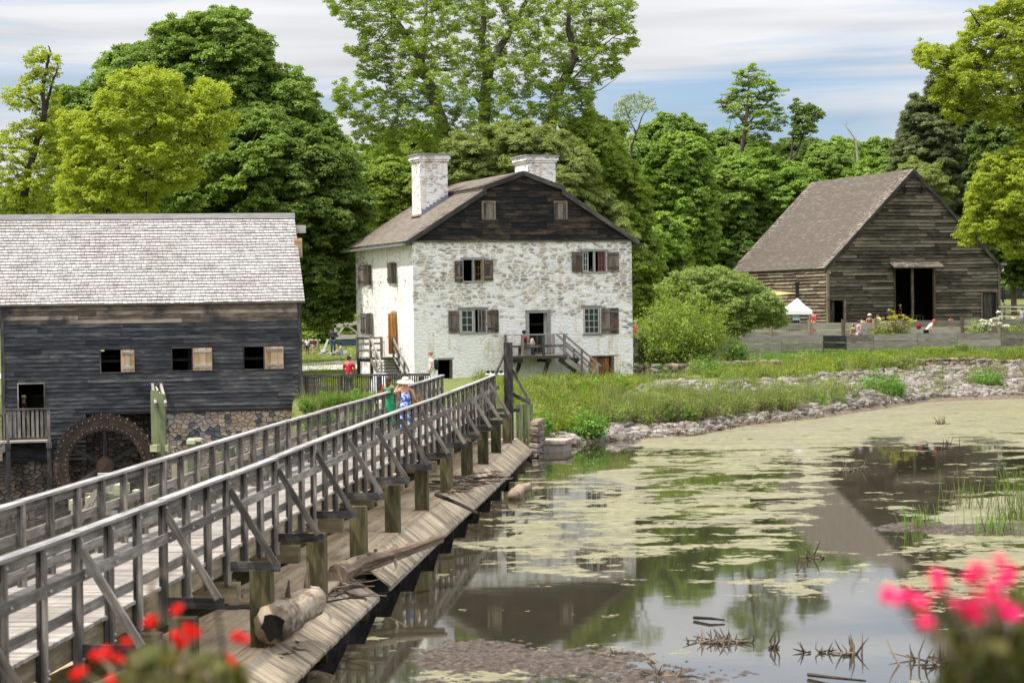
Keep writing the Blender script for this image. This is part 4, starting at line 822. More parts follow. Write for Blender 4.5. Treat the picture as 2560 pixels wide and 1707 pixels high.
mb = MB(); mb.box(BF.p(BLn-.2, BB, -.2), BU*.15, BV*(BM-.4), Z*(BE-BB)); mb.prism([BF.p(0, BB, -BM), BF.p(BLn, BB, -BM), BF.p(BLn, BE, -BM), BF.p(bcu, brz-.1, -BM), BF.p(0, BE, -BM)], BV*.1); mb.build('rear_siding', MW['barn'], barn)
for fr_, a_, b_ in ((BF, -.05, .16), (BF, BLn-.14, BLn+.06)): mb = MB(); fbox(mb, fr_, a_, b_, BB, BE, .0, .15); mb.build('corner_board', MW['barn'], barn)
for h in bh: mb = MB(); fbox(mb, BF, h[0]-.14, h[0], BB, h[3], -.06, .15); fbox(mb, BF, h[1], h[1]+.14, BB, h[3], -.06, .15); fbox(mb, BF, h[0]-.14, h[1]+.14, h[3], h[3]+.12, -.06, .16); mb.build('door_frame', MW['barn'], barn)
mb = MB(); fbox(mb, BF, bh[1][0]+(bh[1][1]-bh[1][0])*.43, bh[1][0]+(bh[1][1]-bh[1][0])*.49, BB, bh[1][3], -.06, .05)
mb.build('centre_post', MW['barn'], barn)
def barn_roof(side):
    ov = .25; sl_ = (brz-BE)/bcu
    if side == 0: e = BF.p(-ov, BE-ov*sl_+.08, .18); r_ = BF.p(bcu, brz+.08, .18)
    else: e = BF.p(BLn+ov, BE-ov*sl_+.08, .18); r_ = BF.p(bcu, brz+.08, .18)
    ds = r_-e; nrm = ds.cross(BV).normalized(); nrm = nrm if nrm.z > 0 else -nrm; mb = MB(); wd = BM+.36
    mb.prism([e-nrm*.09, e+BV*wd-nrm*.09, r_+BV*wd-nrm*.09, r_-nrm*.09], nrm*.09)
    shingles(e, BV, ds, nrm, wd, ds.length, .262, .16, .42, .035, mb, sag=.10); return mb.build('roof', MW['barnroof'], barn)
barn_roof(0); barn_roof(1)
mb = MB()
for ua in (-.25, BLn+.25): mb.beam(BF.p(ua, BE-.25*(brz-BE)/bcu-.10, .22), BF.p(bcu, brz-.10, .22), .06, .26)
mb.build('rake_board', MW['trim'], barn)
u0, u1, z0, z1 = bh[1]; mb = MB(); e_ = BF.p(u0-.5, z1+.10, .95); r_ = BF.p(u0-.15, z1+.55, .05); ds = BF.p(u0-.5, z1+.55, .05)-e_; nrm = BU.cross(ds).normalized(); nrm = nrm if nrm.z > 0 else -nrm
mb.prism([e_-nrm*.05, e_+BU*(u1-u0+1.0)-nrm*.05, e_+BU*(u1-u0+1.0)+ds-nrm*.05, e_+ds-nrm*.05], nrm*.05); shingles(e_, BU, ds, nrm, u1-u0+1.0, ds.length, .2, .15, .4, .035, mb); mb.build('door_hood', MW['barnroof'], barn)
for q in ((2259, 474), (2301, 474)):
    u, z = BF.uz(*q); mb = MB(); fbox(mb, BF, u-.06, u+.06, z-.32, z+.30, .14, .16); c_ = BF.p(u, z, .15); mb.prism([c_+BU*.19, c_+Z*.24, c_-BU*.19, c_-Z*.24], BN*.03); mb.build('owl_hole', MP['dark'], barn)
mb = MB(); u0, u1, z0, z1 = bh[0]
for k in range(3): fbox(mb, BF, u0+.02+k*.2, u0+.21+k*.2, BB, z1-.03, -.3, -.26)
dr = mb.build('side_door', MW['barn'], barn)
mb = MB(); u0, u1, z0, z1 = bh[2]
for k in range(5): fbox(mb, BF, lerp(u0, u1, k/5)+.01, lerp(u0, u1, (k+1)/5)-.01, BB, z1-.03, -.12, -.08)
mb.build('plank_door', MW['trim'], barn)
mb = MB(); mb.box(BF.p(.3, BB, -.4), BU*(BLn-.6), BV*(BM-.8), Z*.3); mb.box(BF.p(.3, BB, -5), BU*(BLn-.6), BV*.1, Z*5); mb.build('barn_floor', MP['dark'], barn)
mb = MB(); u0, u1, z0, z1 = bh[1]
for k in range(7): q = lerp(u0+.5*(u1-u0), u1, k/6); fbox(mb, BF, q-.03, q+.03, 3.5, 4.35, -1.6, -1.56)
fbox(mb, BF, u0+.1, u1-.1, 4.32, 4.40, -1.62, -1.54); mb.build('inner_rail', MW['fpost'], barn)
q = BF.p(BLn, BE-.05, -.05); mb = MB(); mb.box(q, BU*.78, BV*.1, Z*.14); bb2 = mb.build('beam_end', MW['greypale'], barn)
u, z = BF.uz(2503, 672); mb = MB(); fbox(mb, BF, u-.02, u+.17, z-.2, z+.16, -.1, .1); mb.build('wall_lamp', MP['white'], barn)
u, z = BF.uz(2073, 682); mb = MB(); fbox(mb, BF, u-.04, u+.05, z-.07, z+.07, .07, .15); fbox(mb, BF, u-.006, u+.006, z+.07, z+.32, .08, .09); mb.build('door_lantern', MP['muntin'], barn)
# ---------------- footbridge ----------------
BD = Vector((math.sin(math.radians(4.84)), math.cos(math.radians(4.84)), 0)); BR_ = Vector((BD.y, -BD.x, 0)); SP = 3.85
b00 = P(190, 1328, 23.85); B0 = Vector((b00.x, b00.y, 0)); RAILZ = 3.09; DKZ = 1.93
def wob(t): return .05*math.sin(t*.19+.6)-.03
def bp(t, off=0, z=0):               # along the bridge t metres from the first brace, off to the pond side
    q = B0+BD*t+BR_*(off+wob(t)); return Vector((q.x, q.y, z))
bridge = thing('footbridge', 'long weathered plank footbridge with grey braced railings over the mill pond dam', 'footbridge', bp(25, -1, 0))
NEND = 13.75; WID = 1.93; T0, T1 = -2.6*SP, NEND*SP
mb = MB(); t = T0
while t < T1+.8:
    w = .143; mb.box(bp(t, -WID-.12, DKZ-.045)+Z*random.uniform(-.004, .004), BR_*(WID+.10+random.uniform(0, .02)), BD*(w-.008), Z*.045); t += w
mb.build('deck', MW['deck'], bridge)
def rail_run(off, z, w, h, name, mat, t0=T0, t1=T1, flat=False, seg=SP):
    mb = MB(); t = math.ceil(t0/seg)*seg; ts = [t0]+[t0+0]*0
    k = math.ceil(t0/seg); cur = t0
    while cur < t1-.01:
        nx = min(t1, k*seg if k*seg > cur+.01 else (k+1)*seg); k += 1
        zz = z+random.uniform(-.006, .006); mb.beam(bp(cur+.004, off, zz), bp(nx-.004, off, zz+random.uniform(-.006, .006)), w, h); cur = nx
    return mb.build(name, mat, bridge)
TN = 14*SP-.3
rail_run(0, RAILZ-.02, .15, .04, 'handrail', MW['railtop'], t1=TN); rail_run(-WID, RAILZ-.02, .15, .04, 'handrail', MW['railtop'])
rail_run(-.05, RAILZ-.115, .04, .13, 'top_rail', MW['rail'], t1=TN); rail_run(-WID-.05, RAILZ-.115, .04, .13, 'top_rail', MW['rail'])
rail_run(.075, 2.575, .04, .13, 'mid_rail', MW['rail'], t1=TN); rail_run(-WID-.075, 2.575, .04, .13, 'mid_rail', MW['rail'])
rail_run(-.055, 2.13, .04, .13, 'bottom_rail', MW['rail'], t1=TN); rail_run(-WID+.045, 2.13, .04, .13, 'bottom_rail', MW['rail'])
rail_run(-.09, 1.735, .06, .29, 'stringer', MW['fascia'], t1=T1+.8); rail_run(-WID-.08, 1.735, .06, .29, 'stringer', MW['fascia'], t1=T1+.8); rail_run(-WID/2, 1.735, .1, .28, 'stringer', MW['fascia'], t1=T1+.8)
BAY = SP/3
post_m = {}
def bpost(off, t, deep, brace):
    mb = MB(); b = bp(t, off, 0); w = .115 if brace else .10
    # two boards with a slim gap, as on the real rail
    mb.box(bp(t, off-.05, deep)-BD*(w/2), BD*w, BR_*.04, Z*(RAILZ-.04-deep)); mb.box(bp(t, off+.012, deep+.02)-BD*(w/2), BD*w, BR_*.04, Z*(RAILZ-.05-deep))
    mb.box(bp(t, off-.01, deep+.05)-BD*(w/2-.012), BD*(w-.024), BR_*.022, Z*(RAILZ-.3-deep))
    o = mb.build('post', MW['post'], bridge); o.data.materials.append(MW['rail'])
    for p_ in list(o.data.polygons)[6:]: p_.material_index = 1
k = -7
while k*BAY < T1+.01:
    t = k*BAY; br_ = k % 3 == 0
    if t < TN: bpost(.005, t, 1.52 if not br_ else 1.40, br_)
    if k*BAY < T1: bpost(-WID-.0, t, 1.56, br_)
    k += 1
rng0 = random.Random(3)
for n in range(-2, 15):
    t = n*SP
    if n < 14:
        mb = MB(); mb.beam(bp(t, .06, 2.87), bp(t, .74, 1.76), .055, .10, up=BD.cross(Z)); mb.build('brace', MW['rail'], bridge)
    mb = MB(); mb.beam(bp(t, -.1, 1.71), bp(t, .82, 1.70+random.uniform(-.01, .01)), .05, .145); mb.build('outrigger', MW['post'], bridge)
    if n % 2 == 0 and n < 13:
        mb = MB(); mb.beam(bp(t, -WID-.06, 2.87), bp(t, -WID-.74, 1.76), .055, .10, up=BD.cross(Z)); mb.beam(bp(t, -WID+.1, 1.71), bp(t, -WID-.82, 1.70), .05, .145); mb.build('brace', MW['rail'], bridge)
for k in range(-2, 10):
    t = 7.75+4.9*k
    mb = MB(); mb.box(bp(t+.02, -WID-.45, 1.13), BR_*(WID+.45+rng0.uniform(.05, .26)), BD*.29, Z*.30); mb.build('cap_beam', MW['fascia'], bridge)
    for o_, pz in ((.52, -.6), (-WID-.62, -3.2)):
        mb = MB(); mb.box(bp(t-.15, o_-.16, pz), BR_*.32, BD*.30, Z*(1.66-pz)); mb.build('pile', MW['pile'], bridge)
    mb = MB(); mb.beam(bp(t+.46, .05, 1.30), bp(t+.46, -1.5, .62), .22, .32, up=Z); mb.build('knee_brace', MW['pile'], bridge)
# bolts on rails near the camera
mb = MB()
for k in range(-7, 43):
    for zz in (RAILZ-.11, 2.575, 1.7, 1.62): q = bp(k*BAY, .06, zz); mb.box(q-BD*.012-Z*.012+(BR_*.04 if zz == 2.575 else Z*0), BD*.024, Z*.024, BR_*.02)
mb.build('bolts', MP['bolt'], bridge)
def meshpanel(off):
    mb = MB(); t = T0
    while t < (TN if off > -1 else T1):
        q = bp(t, off, 2.0); mb.quadp([q, q+BD*.006, q+BD*.006+Z*1.0, q+Z*1.0], .5); t += .05
        
    z = 2.06
    while z < 3.0:
        t = T0
        while t < (TN if off > -1 else T1)-.1:
            a = bp(t, off, z); b = bp(min(t+SP, T1), off, z); mb.quadp([a, b, b+Z*.0025, a+Z*.0025], .5); t += SP
        z += .10
    mb.build('wire_mesh', MP['steel'], bridge)
meshpanel(-.03); meshpanel(-WID+.03)
# tall post with its stays at the far end
tp = 13.85*SP; pb = P(1272, 960, bp(tp).y); q = Vector((pb.x, pb.y, 0)); pz1 = P(1272, 856, pb.y).z
mb = MB(); mb.box(q-BD*.16-BR_*.16-Z*.5, BR_*.31, BD*.3, Z*(pz1+.5)); mb.build('end_post', MW['post'], bridge)
mb = MB(); mb.beam(P(1280, 925, q.y), P(1324, 1006, q.y-.2), .06, .11, up=BD.cross(Z)); mb.beam(bp(TN-1.0, .05, RAILZ-.0), q+BR_*-.1+Z*(P(1270, 880, q.y).z), .05, .07); mb.beam(P(1282, 985, q.y), P(1325, 1008, q.y-.2), .05, .13); mb.build('end_stay', MW['post'], bridge)
# ---------------- dam with spillway planks ----------------
def skew(p, ext, r=None): return p
dam = thing('dam', 'low plank dam with bleached crest boards and a sloping apron along the pond', 'dam', bp(25, 0, .3))
mb = MB(); t = T0; 
def crest(t0, t1, z, name, gap=.0):
    mb = MB(); o_ = -WID-1.2; k = 0
    while o_ < .60:
        w = .19; cur = t0
        while cur < t1:
            nx = min(t1, cur+random.uniform(3, 5)); zz = z+random.uniform(-.006, .006)-.0*o_; mb.beam(bp(cur, o_+w/2, zz-.02), bp(nx-.01, o_+w/2, zz-.02), w-.01, .05); cur = nx
        o_ += w
    return mb.build(name, MW['crest'], dam)
crest(11.6, T1+1.5, .61, 'crest'); crest(T0, 11.5, .49, 'crest')
mb = MB(); mb.box(bp(11.52, -WID-1.2, -.6), BR_*(WID+1.78), BD*.08, Z*1.16); mb.build('crest_edge', MW['post'], dam)
def apron(t0, t1, oa, za, ob, zb, ta=0):
    mb = MB(); t = t0
    while t < t1:
        w = random.uniform(.16, .24); j = random.uniform(-.012, .018)
        p0 = bp(t, oa, za+random.uniform(-.003, .003)); p1 = bp(t+ta, ob+j, zb+random.uniform(-.003, .003)); mb.box(p0-Z*.05, p1-p0, BD*(w-.008), Z*.05); t += w
    o = mb.build('apron', MW['apron'], dam)
    mb = MB(); mb.beam(bp(t0, ob-.02, zb-.06), bp(t1, ob-.02, zb-.06), .04, .06); mb.build('apron_lip', MP['stoneflat'], o)
apron(17.0, 55.3, .64, .62, 1.22, .14); apron(T0, 15.6, .64, .51, 1.20, .14)
mb = MB(); mb.box(bp(T0, .45, -1.2), BD*(56-T0), BR_*.12, Z*1.45); mb.box(bp(T0, -WID-1.25, -3.4), BD*(56-T0), BR_*.1, Z*3.6); mb.build('dam_face', MW['post'], dam)
def solo(mb, name, mat, label, cat, org=None, group=None, kind=None, smooth=None):
    if org is None:
        a = np.array(mb.v); org = (float((a[:, 0].min()+a[:, 0].max())/2), float((a[:, 1].min()+a[:, 1].max())/2), float(a[:, 2].min()))
    o = mb.build(name, mat, None, org=org, smooth=smooth); return tag(o, label, cat, group, kind)
# vertical sheet boards and stone end wall at the abutment
q = P(1300, 1035, bp(14.1*SP).y); mb = MB()
for k in range(5): a = Vector((q.x-.15+k*.13, q.y+.4+.02*k, -.3)); mb.box(a, Vector((.12, 0, 0)), Vector((0, .12, 0)), Z*2.2)
solo(mb, 'sheet_boards', MW['green'], 'upright green boards closing the far end of the dam beside the stone pier', 'retaining boards')
rng = random.Random(5)
def rock(mb, c, sx, sy, sz, rot=None, seed=None, n=7):
    """an angular stone: convex ring stack"""
    rr = rng; a0 = rr.uniform(0, 6.28) if rot is None else rot; base = len(mb.v); c = Vector(c); ks = []
    prof = ((.72, -.5), (1.0, -.18), (.98, .25), (.68, .5)); jit = [rr.uniform(.78, 1.15) for _ in range(n)]; tl = (rr.uniform(-.25, .25), rr.uniform(-.25, .25))
    for (f, h) in prof:
        for k in range(n):
            an = 2*math.pi*k/n+rr.uniform(-.12, .12); x = math.cos(an)*sx*.5*f*jit[k]; y = math.sin(an)*sy*.5*f*jit[k]; z = h*sz+rr.uniform(-.06, .06)*sz
            z += x*tl[0]+y*tl[1]; mb.v.append((c.x+x*math.cos(a0)-y*math.sin(a0), c.y+x*math.sin(a0)+y*math.cos(a0), c.z+z))
    r = rr.random()
    for i in range(3):
        for k in range(n): k2 = (k+1) % n; mb.face((base+i*n+k, base+i*n+k2, base+(i+1)*n+k2, base+(i+1)*n+k), r, [(0, 0), (.2, 0), (.2, .2), (0, .2)])
    mb.face(tuple(base+3*n+k for k in range(n)), r, [(0, 0)]*n); mb.face(tuple(base+k for k in range(n))[::-1], r, [(0, 0)]*n)
def rockmat(name, cols):
    M_, nt, b = mat_new(name); L = nt.links; at = nd(nt, 'ShaderNodeAttribute', attribute_name='rnd'); r = ramp(nt, [(i/(len(cols)-1), c) for i, c in enumerate(cols)]); L.new(at.outputs['Fac'], r.inputs[0])
    tc = nd(nt, 'ShaderNodeTexCoord'); n = nd(nt, 'ShaderNodeTexNoise', Scale=5.0, Detail=6.0, Roughness=.7); L.new(tc.outputs['Object'], n.inputs['Vector'])
    L.new(mixc(nt, 1.0, r.outputs[0], ramp_out(nt, n.outputs['Fac'], (.6, .6, .6), (1.35, 1.33, 1.3)), 'MULTIPLY'), b.inputs['Base Color']); bp_ = nd(nt, 'ShaderNodeBump', Strength=.6, Distance=.04); L.new(n.outputs['Fac'], bp_.inputs['Height']); L.new(bp_.outputs[0], b.inputs['Normal']); return M_
MP['rock'] = rockmat('grey riprap stone', [(.12, .10, .085), (.26, .23, .20), (.20, .185, .17), (.36, .33, .295), (.11, .095, .08), (.27, .22, .17)])
MP['wallstone'] = rockmat('brown wall stone', [(.13, .10, .08), (.26, .20, .15), (.20, .19, .18), (.33, .25, .18), (.10, .09, .085)])
mb = MB()
for i in range(7):
    for j in range(3): rock(mb, (q.x+.52+.01*i+j*.08, q.y+.3+j*.5, -.1+i*.21), .46, .6, .24, rot=.1, n=5)
solo(mb, 'stone_pier', MP['wallstone'], 'dark dry stone pier at the bridge end above the water', 'pier')
c0 = P(1333, 1130, 79.0); mb = MB(); c0.z = 0
mb.box(c0+Vector((-.45, .2, -.3)), Vector((1.6, -.15, 0)), Vector((.35, 1.6, 0)), Z*.62); mb.box(c0+Vector((-.52, .12, .32)), Vector((1.75, -.16, 0)), Vector((.4, 1.75, 0)), Z*.12)
solo(mb, 'concrete_block', MP['stoneflat'], 'flat topped pale stone block at the water edge behind the apron', 'block')
# ---------------- riprap ----------------
def onground(x, y):                   # march the ray to the terrain
    r = ray(x, y); lo, hi = 60, 400
    ts = np.linspace(60, 400, 700); X = r.x*ts/r.y; Y = ts; Zr = HC+r.z*ts/r.y; h = hland(X, Y); k = np.argmax(h > Zr)
    t = ts[k] if h[k] > Zr[k] else 400; return Vector((r.x*t/r.y, t, gh(r.x*t/r.y, t)))
def inpoly(x, y, poly):
    c = False; n = len(poly)
    for i in range(n):
        x1, y1 = poly[i]; x2, y2 = poly[(i+1) % n]
        if (y1 > y) != (y2 > y) and x < (x2-x1)*(y-y1)/(y2-y1)+x1: c = not c
    return c
def scatter_px(poly, n, rg=None):
    xs = [p[0] for p in poly]; ys = [p[1] for p in poly]; out = []; rg = rg or rng
    while len(out) < n:
        x, y = rg.uniform(min(xs), max(xs)), rg.uniform(min(ys), max(ys))
        if inpoly(x, y, poly): out.append(onground(x, y))
    return out
mb = MB()
RIP = [([(1620, 962), (1700, 950), (1800, 965), (1850, 950), (1960, 955), (1970, 985), (1990, 1005), (1900, 1012), (1780, 1010), (1690, 1000)], 520, .62), ([(1900, 955), (2100, 935), (2250, 925), (2560, 905), (2560, 985), (2400, 992), (2200, 1008), (2080, 1030), (1990, 1035), (1980, 985)], 1900, .66), ([(1990, 1000), (2120, 960), (2400, 945), (2560, 935), (2560, 990), (2320, 996), (2180, 1015), (2040, 1038)], 600, .6),
       ([(1560, 1082), (1740, 1060), (1860, 1040), (2050, 1025), (2060, 1040), (1860, 1060), (1740, 1090), (1600, 1098)], 600, .5), ([(1340, 1100), (1420, 1082), (1500, 1070), (1600, 1065), (1620, 1095), (1500, 1110), (1400, 1120)], 170, .75), ([(1300, 1040), (1420, 1010), (1560, 1040), (1420, 1060)], 26, .4),
       ([(1490, 1040), (1540, 1000), (1600, 960), (1640, 990), (1600, 1050)], 40, .35)]
for poly, n, s in RIP:
    for p in scatter_px(poly, n): k = s*.85*rng.choice((.35, .5, .7, .9, 1.3)); rock(mb, (p.x, p.y, p.z+.02), k, k*rng.uniform(.5, .9), k*rng.uniform(.3, .55), n=rng.choice((5, 6, 7)))
solo(mb, 'riprap', MP['rock'], None, None, kind='stuff')
# ---------------- retaining wall, logs, driftwood ----------------
def dry_wall(pts, h, label, rows=3, s=.6):
    mb = MB()
    for i in range(len(pts)-1):
        a, b = Vector(pts[i]), Vector(pts[i+1]); L_ = (b-a).length; k = int(L_/s)+1
        for j in range(k):
            for r_ in range(rows): p = a.lerp(b, (j+rng.uniform(.2, .8))/k); rock(mb, (p.x, p.y, p.z+h*(r_+.5)/rows), s*rng.uniform(.9, 1.35), .5, h/rows*rng.uniform(.95, 1.2), rot=math.atan2((b-a).y, (b-a).x), n=6)
    return solo(mb, 'stone_wall', MP['wallstone'], label, 'retaining wall')
def wp(x, y, Y, dz=0): p = P(x, y, Y); return Vector((p.x, p.y, p.z+dz))
dry_wall([wp(1583, 940, 117), wp(1700, 937, 118), wp(1790, 932, 119), wp(1960, 926, 121)], .62, 'low dry stone retaining wall running right from the white house corner')
dry_wall([wp(2290, 918, 125), wp(2420, 915, 126), wp(2580, 925, 127)], .5, 'low dry stone retaining wall under the brush at far right')
def logpts(pts, r0_, r1_, mb, n=10, jit=.06, k=6):
    p = smooth([tuple(q) for q in pts], k); m_ = len(p); mb.tube(p, [lerp(r0_, r1_, i/(m_-1)) for i in range(m_)], n, jit=jit)
# hollow barkless log lying on the apron
la_ = P(683, 1562, 31.2); lb_ = P(782, 1500, 33.3); mb = MB(); logpts([la_, la_.lerp(lb_, .35)+Z*.02, lb_], .30, .25, mb, 18, .10)
lg = solo(mb, 'hollow_log', MW['log'], 'thick hollow grey log lying on the apron against a bridge pile', 'log', smooth=True)
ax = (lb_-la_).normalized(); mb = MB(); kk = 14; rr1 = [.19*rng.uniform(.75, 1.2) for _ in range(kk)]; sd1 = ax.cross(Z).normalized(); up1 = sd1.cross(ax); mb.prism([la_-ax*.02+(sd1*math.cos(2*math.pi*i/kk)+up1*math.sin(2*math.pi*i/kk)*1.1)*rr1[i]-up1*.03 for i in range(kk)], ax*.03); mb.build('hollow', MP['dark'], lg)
mb = MB()
for t_, h_ in ((.35, .3), (.85, .42)): p = la_.lerp(lb_, t_)+Z*.24; mb.tube([p, p+Z*h_*.5+ax*.04, p+Z*h_+ax*.1], [.055, .035, .012], 6, jit=.2)
mb.build('branch_stub', MW['drift'], lg)
# long driftwood trunk across apron and water
mb = MB(); tr = [P(835, 1445, 38.0), P(890, 1415, 39.4), P(990, 1385, 40.6), P(1105, 1345, 41.8)]
for k in range(3):
    off = Vector((rng.uniform(-.06, .06), 0, rng.uniform(-.06, .09))); logpts([p+off for p in tr], .20-.03*k, .05, mb, 9, .12)
for t_ in (.3, .42, .55, .7): p = Vector(smooth([tuple(q) for q in tr], 6)[int(t_*18)]); mb.tube([p, p+Vector((rng.uniform(-.15, .15), 0, .22))], [.06, .035], 6, jit=.15)
mb.tube([P(985, 1395, 40.4), P(992, 1420, 40.2), P(988, 1440, 40.0)], [.05, .03, .015], 5); mb.tube([P(900, 1430, 40.4), P(950, 1425, 41), P(1010, 1365, 41.8), P(1020, 1352, 41.9)], .012, 5)
solo(mb, 'driftwood_trunk', MW['drift'], 'long split driftwood trunk lying across the gap in the apron', 'driftwood')
def sticks(region, n, name, label, cat, ln=(.3, 1.1), r_=(.008, .028), plane=None, mat='twig', up=.12, kind=None, group=None):
    mb = MB()
    for _ in range(n):
        while True:
            x, y = rng.uniform(min(p[0] for p in region), max(p[0] for p in region)), rng.uniform(min(p[1] for p in region), max(p[1] for p in region))
            if inpoly(x, y, region): break
        p = onz(x, y, plane) if plane is not None else onground(x, y); a = rng.uniform(0, 6.28); L_ = rng.uniform(*ln); pts = [p+Z*.02]
        for k in range(3): a += rng.uniform(-.5, .5); pts.append(pts[-1]+Vector((math.cos(a), math.sin(a), rng.uniform(-up*.6, up)))*L_/3)
        rd = rng.uniform(*r_); mb.tube(pts, [rd, rd*.8, rd*.6, rd*.3], 5)
    return solo(mb, name, MW[mat], label, cat, group=group, kind=kind)
sticks([(790, 1480), (860, 1440), (900, 1450), (880, 1500), (800, 1510)], 34, 'branch_pile', 'heap of brown branches caught where the driftwood meets the apron', 'branch pile', plane=.55, mat='twig', ln=(.3, .9), r_=(.01, .03))
sticks([(640, 1580), (760, 1550), (740, 1640), (640, 1660)], 34, 'twig_litter', 'thin dry twigs scattered on the near apron below the log', 'twigs', plane=.36, ln=(.15, .5))
sticks([(1085, 1215), (1180, 1180), (1190, 1200), (1120, 1235)], 70, 'branch_pile', 'dark drift debris heaped on the dam crest between the farther piles', 'branch pile', plane=.65, mat='twig', ln=(.4, 1.2), r_=(.015, .05))
sticks([(1195, 1180), (1215, 1172), (1260, 1200), (1245, 1210)], 50, 'twig_litter', 'line of dark twigs across the far part of the apron', 'twigs', plane=.42, ln=(.3, .9))
mb = MB(); logpts([P(1090, 1236, 52.8), P(1150, 1260, 52.0), P(1195, 1283, 51.2)], .055, .04, mb, 7); solo(mb, 'fallen_pole', MW['twig'], 'dark thin pole lying across the middle of the apron', 'pole')
mb = MB(); logpts([P(1285, 1240, 59.9), P(1300, 1222, 60.6), P(1322, 1217, 61)], .20, .12, mb, 10, .12); solo(mb, 'floating_log', MW['drift'], 'short brown log floating beside the far apron', 'log', smooth=True)
mb = MB(); logpts([P(1330, 1133, 80.5), P(1362, 1138, 80)], .17, .03, mb, 9, .08); solo(mb, 'floating_log', MW['orange'], 'tapered orange brown log end in the water below the stone block', 'log', smooth=True)
mb = MB(); logpts([P(1440, 1127, 84), P(1500, 1116, 86), P(1560, 1094, 87.5)], .10, .17, mb, 9, .05); solo(mb, 'shore_log', MW['log'], 'pale bare log lying along the stony shore right of the block', 'log', smooth=True)
mb = MB(); logpts([P(770, 1708, 33.5), P(800, 1704, 33.5), P(850, 1722, 33)], .20, .17, mb, 12, .05); solo(mb, 'floating_log', MW['log'], 'rounded pale log end in the water at the bottom edge', 'log', smooth=True)
mb = MB()
for a, b in (((1260, 1080), (1322, 1135)), ((1262, 1076), (1318, 1128))): p0 = P(*a, 77.5); p1 = P(*b, 79); mb.tube([p0, p0.lerp(p1, .5)-Z*.1, p1], .025, 5)
solo(mb, 'mooring_cable', MW['twig'], 'thin slack cable from the far pile down to the apron corner', 'cable')
# ---------------- water wheel and sluice ----------------
WY = MF.o.y-1.4; wc = P(263, 1165, 84.2-1.3); WRr = (P(392, 1165, wc.y).x-wc.x); wn = MN; wheel = thing('waterwheel', 'large dark brown wooden water wheel against the mill foundation', 'water wheel', (wc.x, wc.y, wc.z-WRr))
def ringpt(r, a, o): return wc+ML*math.cos(a)*r+Z*math.sin(a)*r+wn*o
for o_ in (.0, -1.15):
    for k in range(8):
        mb = MB(); a0, a1 = 2*math.pi*k/8+.1, 2*math.pi*(k+1)/8+.1; n = 6
        for i in range(n):
            p, q_ = lerp(a0, a1, i/n), lerp(a0, a1, (i+1)/n); ro, ri = WRr*.985, WRr*.70
            for (r1, oo, r2, o2) in ((ri, o_, ro, o_), (ro, o_, ro, o_-.07), (ro, o_-.07, ri, o_-.07), (ri, o_-.07, ri, o_)):
                mb.quadp([ringpt(r1, p, oo), ringpt(r1, q_, oo), ringpt(r2, q_, o2), ringpt(r2, p, o2)], k/8, [(p*WRr, r1), (q_*WRr, r1), (q_*WRr, r2+.07), (p*WRr, r2+.07)])
        mb.build('rim', MW['wheel'], wheel)
mb = MB()
for k in range(36): a = 2*math.pi*k/36; r1 = ringpt(WRr*.76, a, -.04); d_ = ringpt(WRr*1.0, a+.11, -.08)-r1; mb.box(r1, d_, -wn*1.1, (ML*-math.sin(a)+Z*math.cos(a))*.03)
mb.build('buckets', MW['post'], wheel)
mb = MB(); n = 48
for k in range(n):
    for rr_ in (.76, .935): a = 2*math.pi*(k+.5)/n; q = ringpt(WRr*rr_, a, .0); mb.box(q-Z*.012-ML*.012, ML*.026, Z*.026, wn*.02)
mb.build('bolts', MP['bolt'], wheel)
for k in range(6):
    a = 2*math.pi*k/6+.52
    for w_ in (-.1, -1.1): mb = MB(); mb.beam(ringpt(.2, a, w_), ringpt(WRr*.76, a, w_), .14, .12, up=wn); mb.build('spoke', MW['porchdark'], wheel)  # near-black timber stands in for the shade inside the wheel
mb = MB(); mb.lathe(wc-wn*1.6, [(.0, 0), (.30, 0), (.30, 1.6), (.36, 1.62), (.36, 1.75), (.30, 1.75), (.30, 1.95), (.0, 1.95)], 20, axis=wn); mb.build('hub', MW['wheel'], wheel)
mb = MB(); h_ = wc+wn*.42; mb.box(h_-ML*.32-Z*.55, ML*.62, Z*.32, wn*.25); mb.box(h_-ML*.45-Z*1.9, ML*.9, Z*1.35, wn*.25); solo(mb, 'bearing_block', MW['greypale'], 'pale timber bearing block under the wheel axle', 'block')
# tall sluice post with trough beams
sp = P(395, 1060, 83.6); mb = MB(); zt_ = P(395, 985, 83.6).z; mb.box(Vector((sp.x-.28, sp.y, -2.9)), Vector((.30, 0, 0)), Vector((0, .3, 0)), Z*(zt_+3.05)); mb.box(Vector((sp.x+.03, sp.y-.05, -2.9)), Vector((.27, 0, 0)), Vector((0, .3, 0)), Z*(zt_+2.9))
sl_ = thing('sluice_post', 'tall green sluice post with forked trough beams in front of the black mill wall', 'sluice post', (sp.x, sp.y, -.6)); mb.build('post', MW['green'], sl_)
mb = MB(); a = P(379, 952, 85.2); b = P(389, 1012, 83.4); mb.beam(a, b, .1, .2); a = P(400, 955, 85.2); b = P(414, 1012, 83.4); mb.beam(a, b, .1, .2); mb.beam(P(388, 965, 85.0), P(399, 985, 84), .05, .08); mb.build('trough_beam', MW['greypale'], sl_)
mb = MB(); a = P(386, 950, 85.3); mb.box(a-Vector((.13, 0, .4)), Vector((.28, 0, 0)), Vector((0, .2, 0)), Z*.42); mb.build('head_block', MW['green'], sl_)
mb = MB(); a = P(377, 1128, 83.4); mb.box(Vector((a.x, a.y-.2, a.z)), Vector((.3, -.1, 0)), Vector((.1, .3, 0)), Z*.27); a = P(414, 1128, 83.4); mb.box(Vector((a.x, a.y-.1, a.z)), Vector((.12, 0, 0)), Vector((0, .3, 0)), Z*.25); mb.build('side_block', MW['greencap'], sl_)
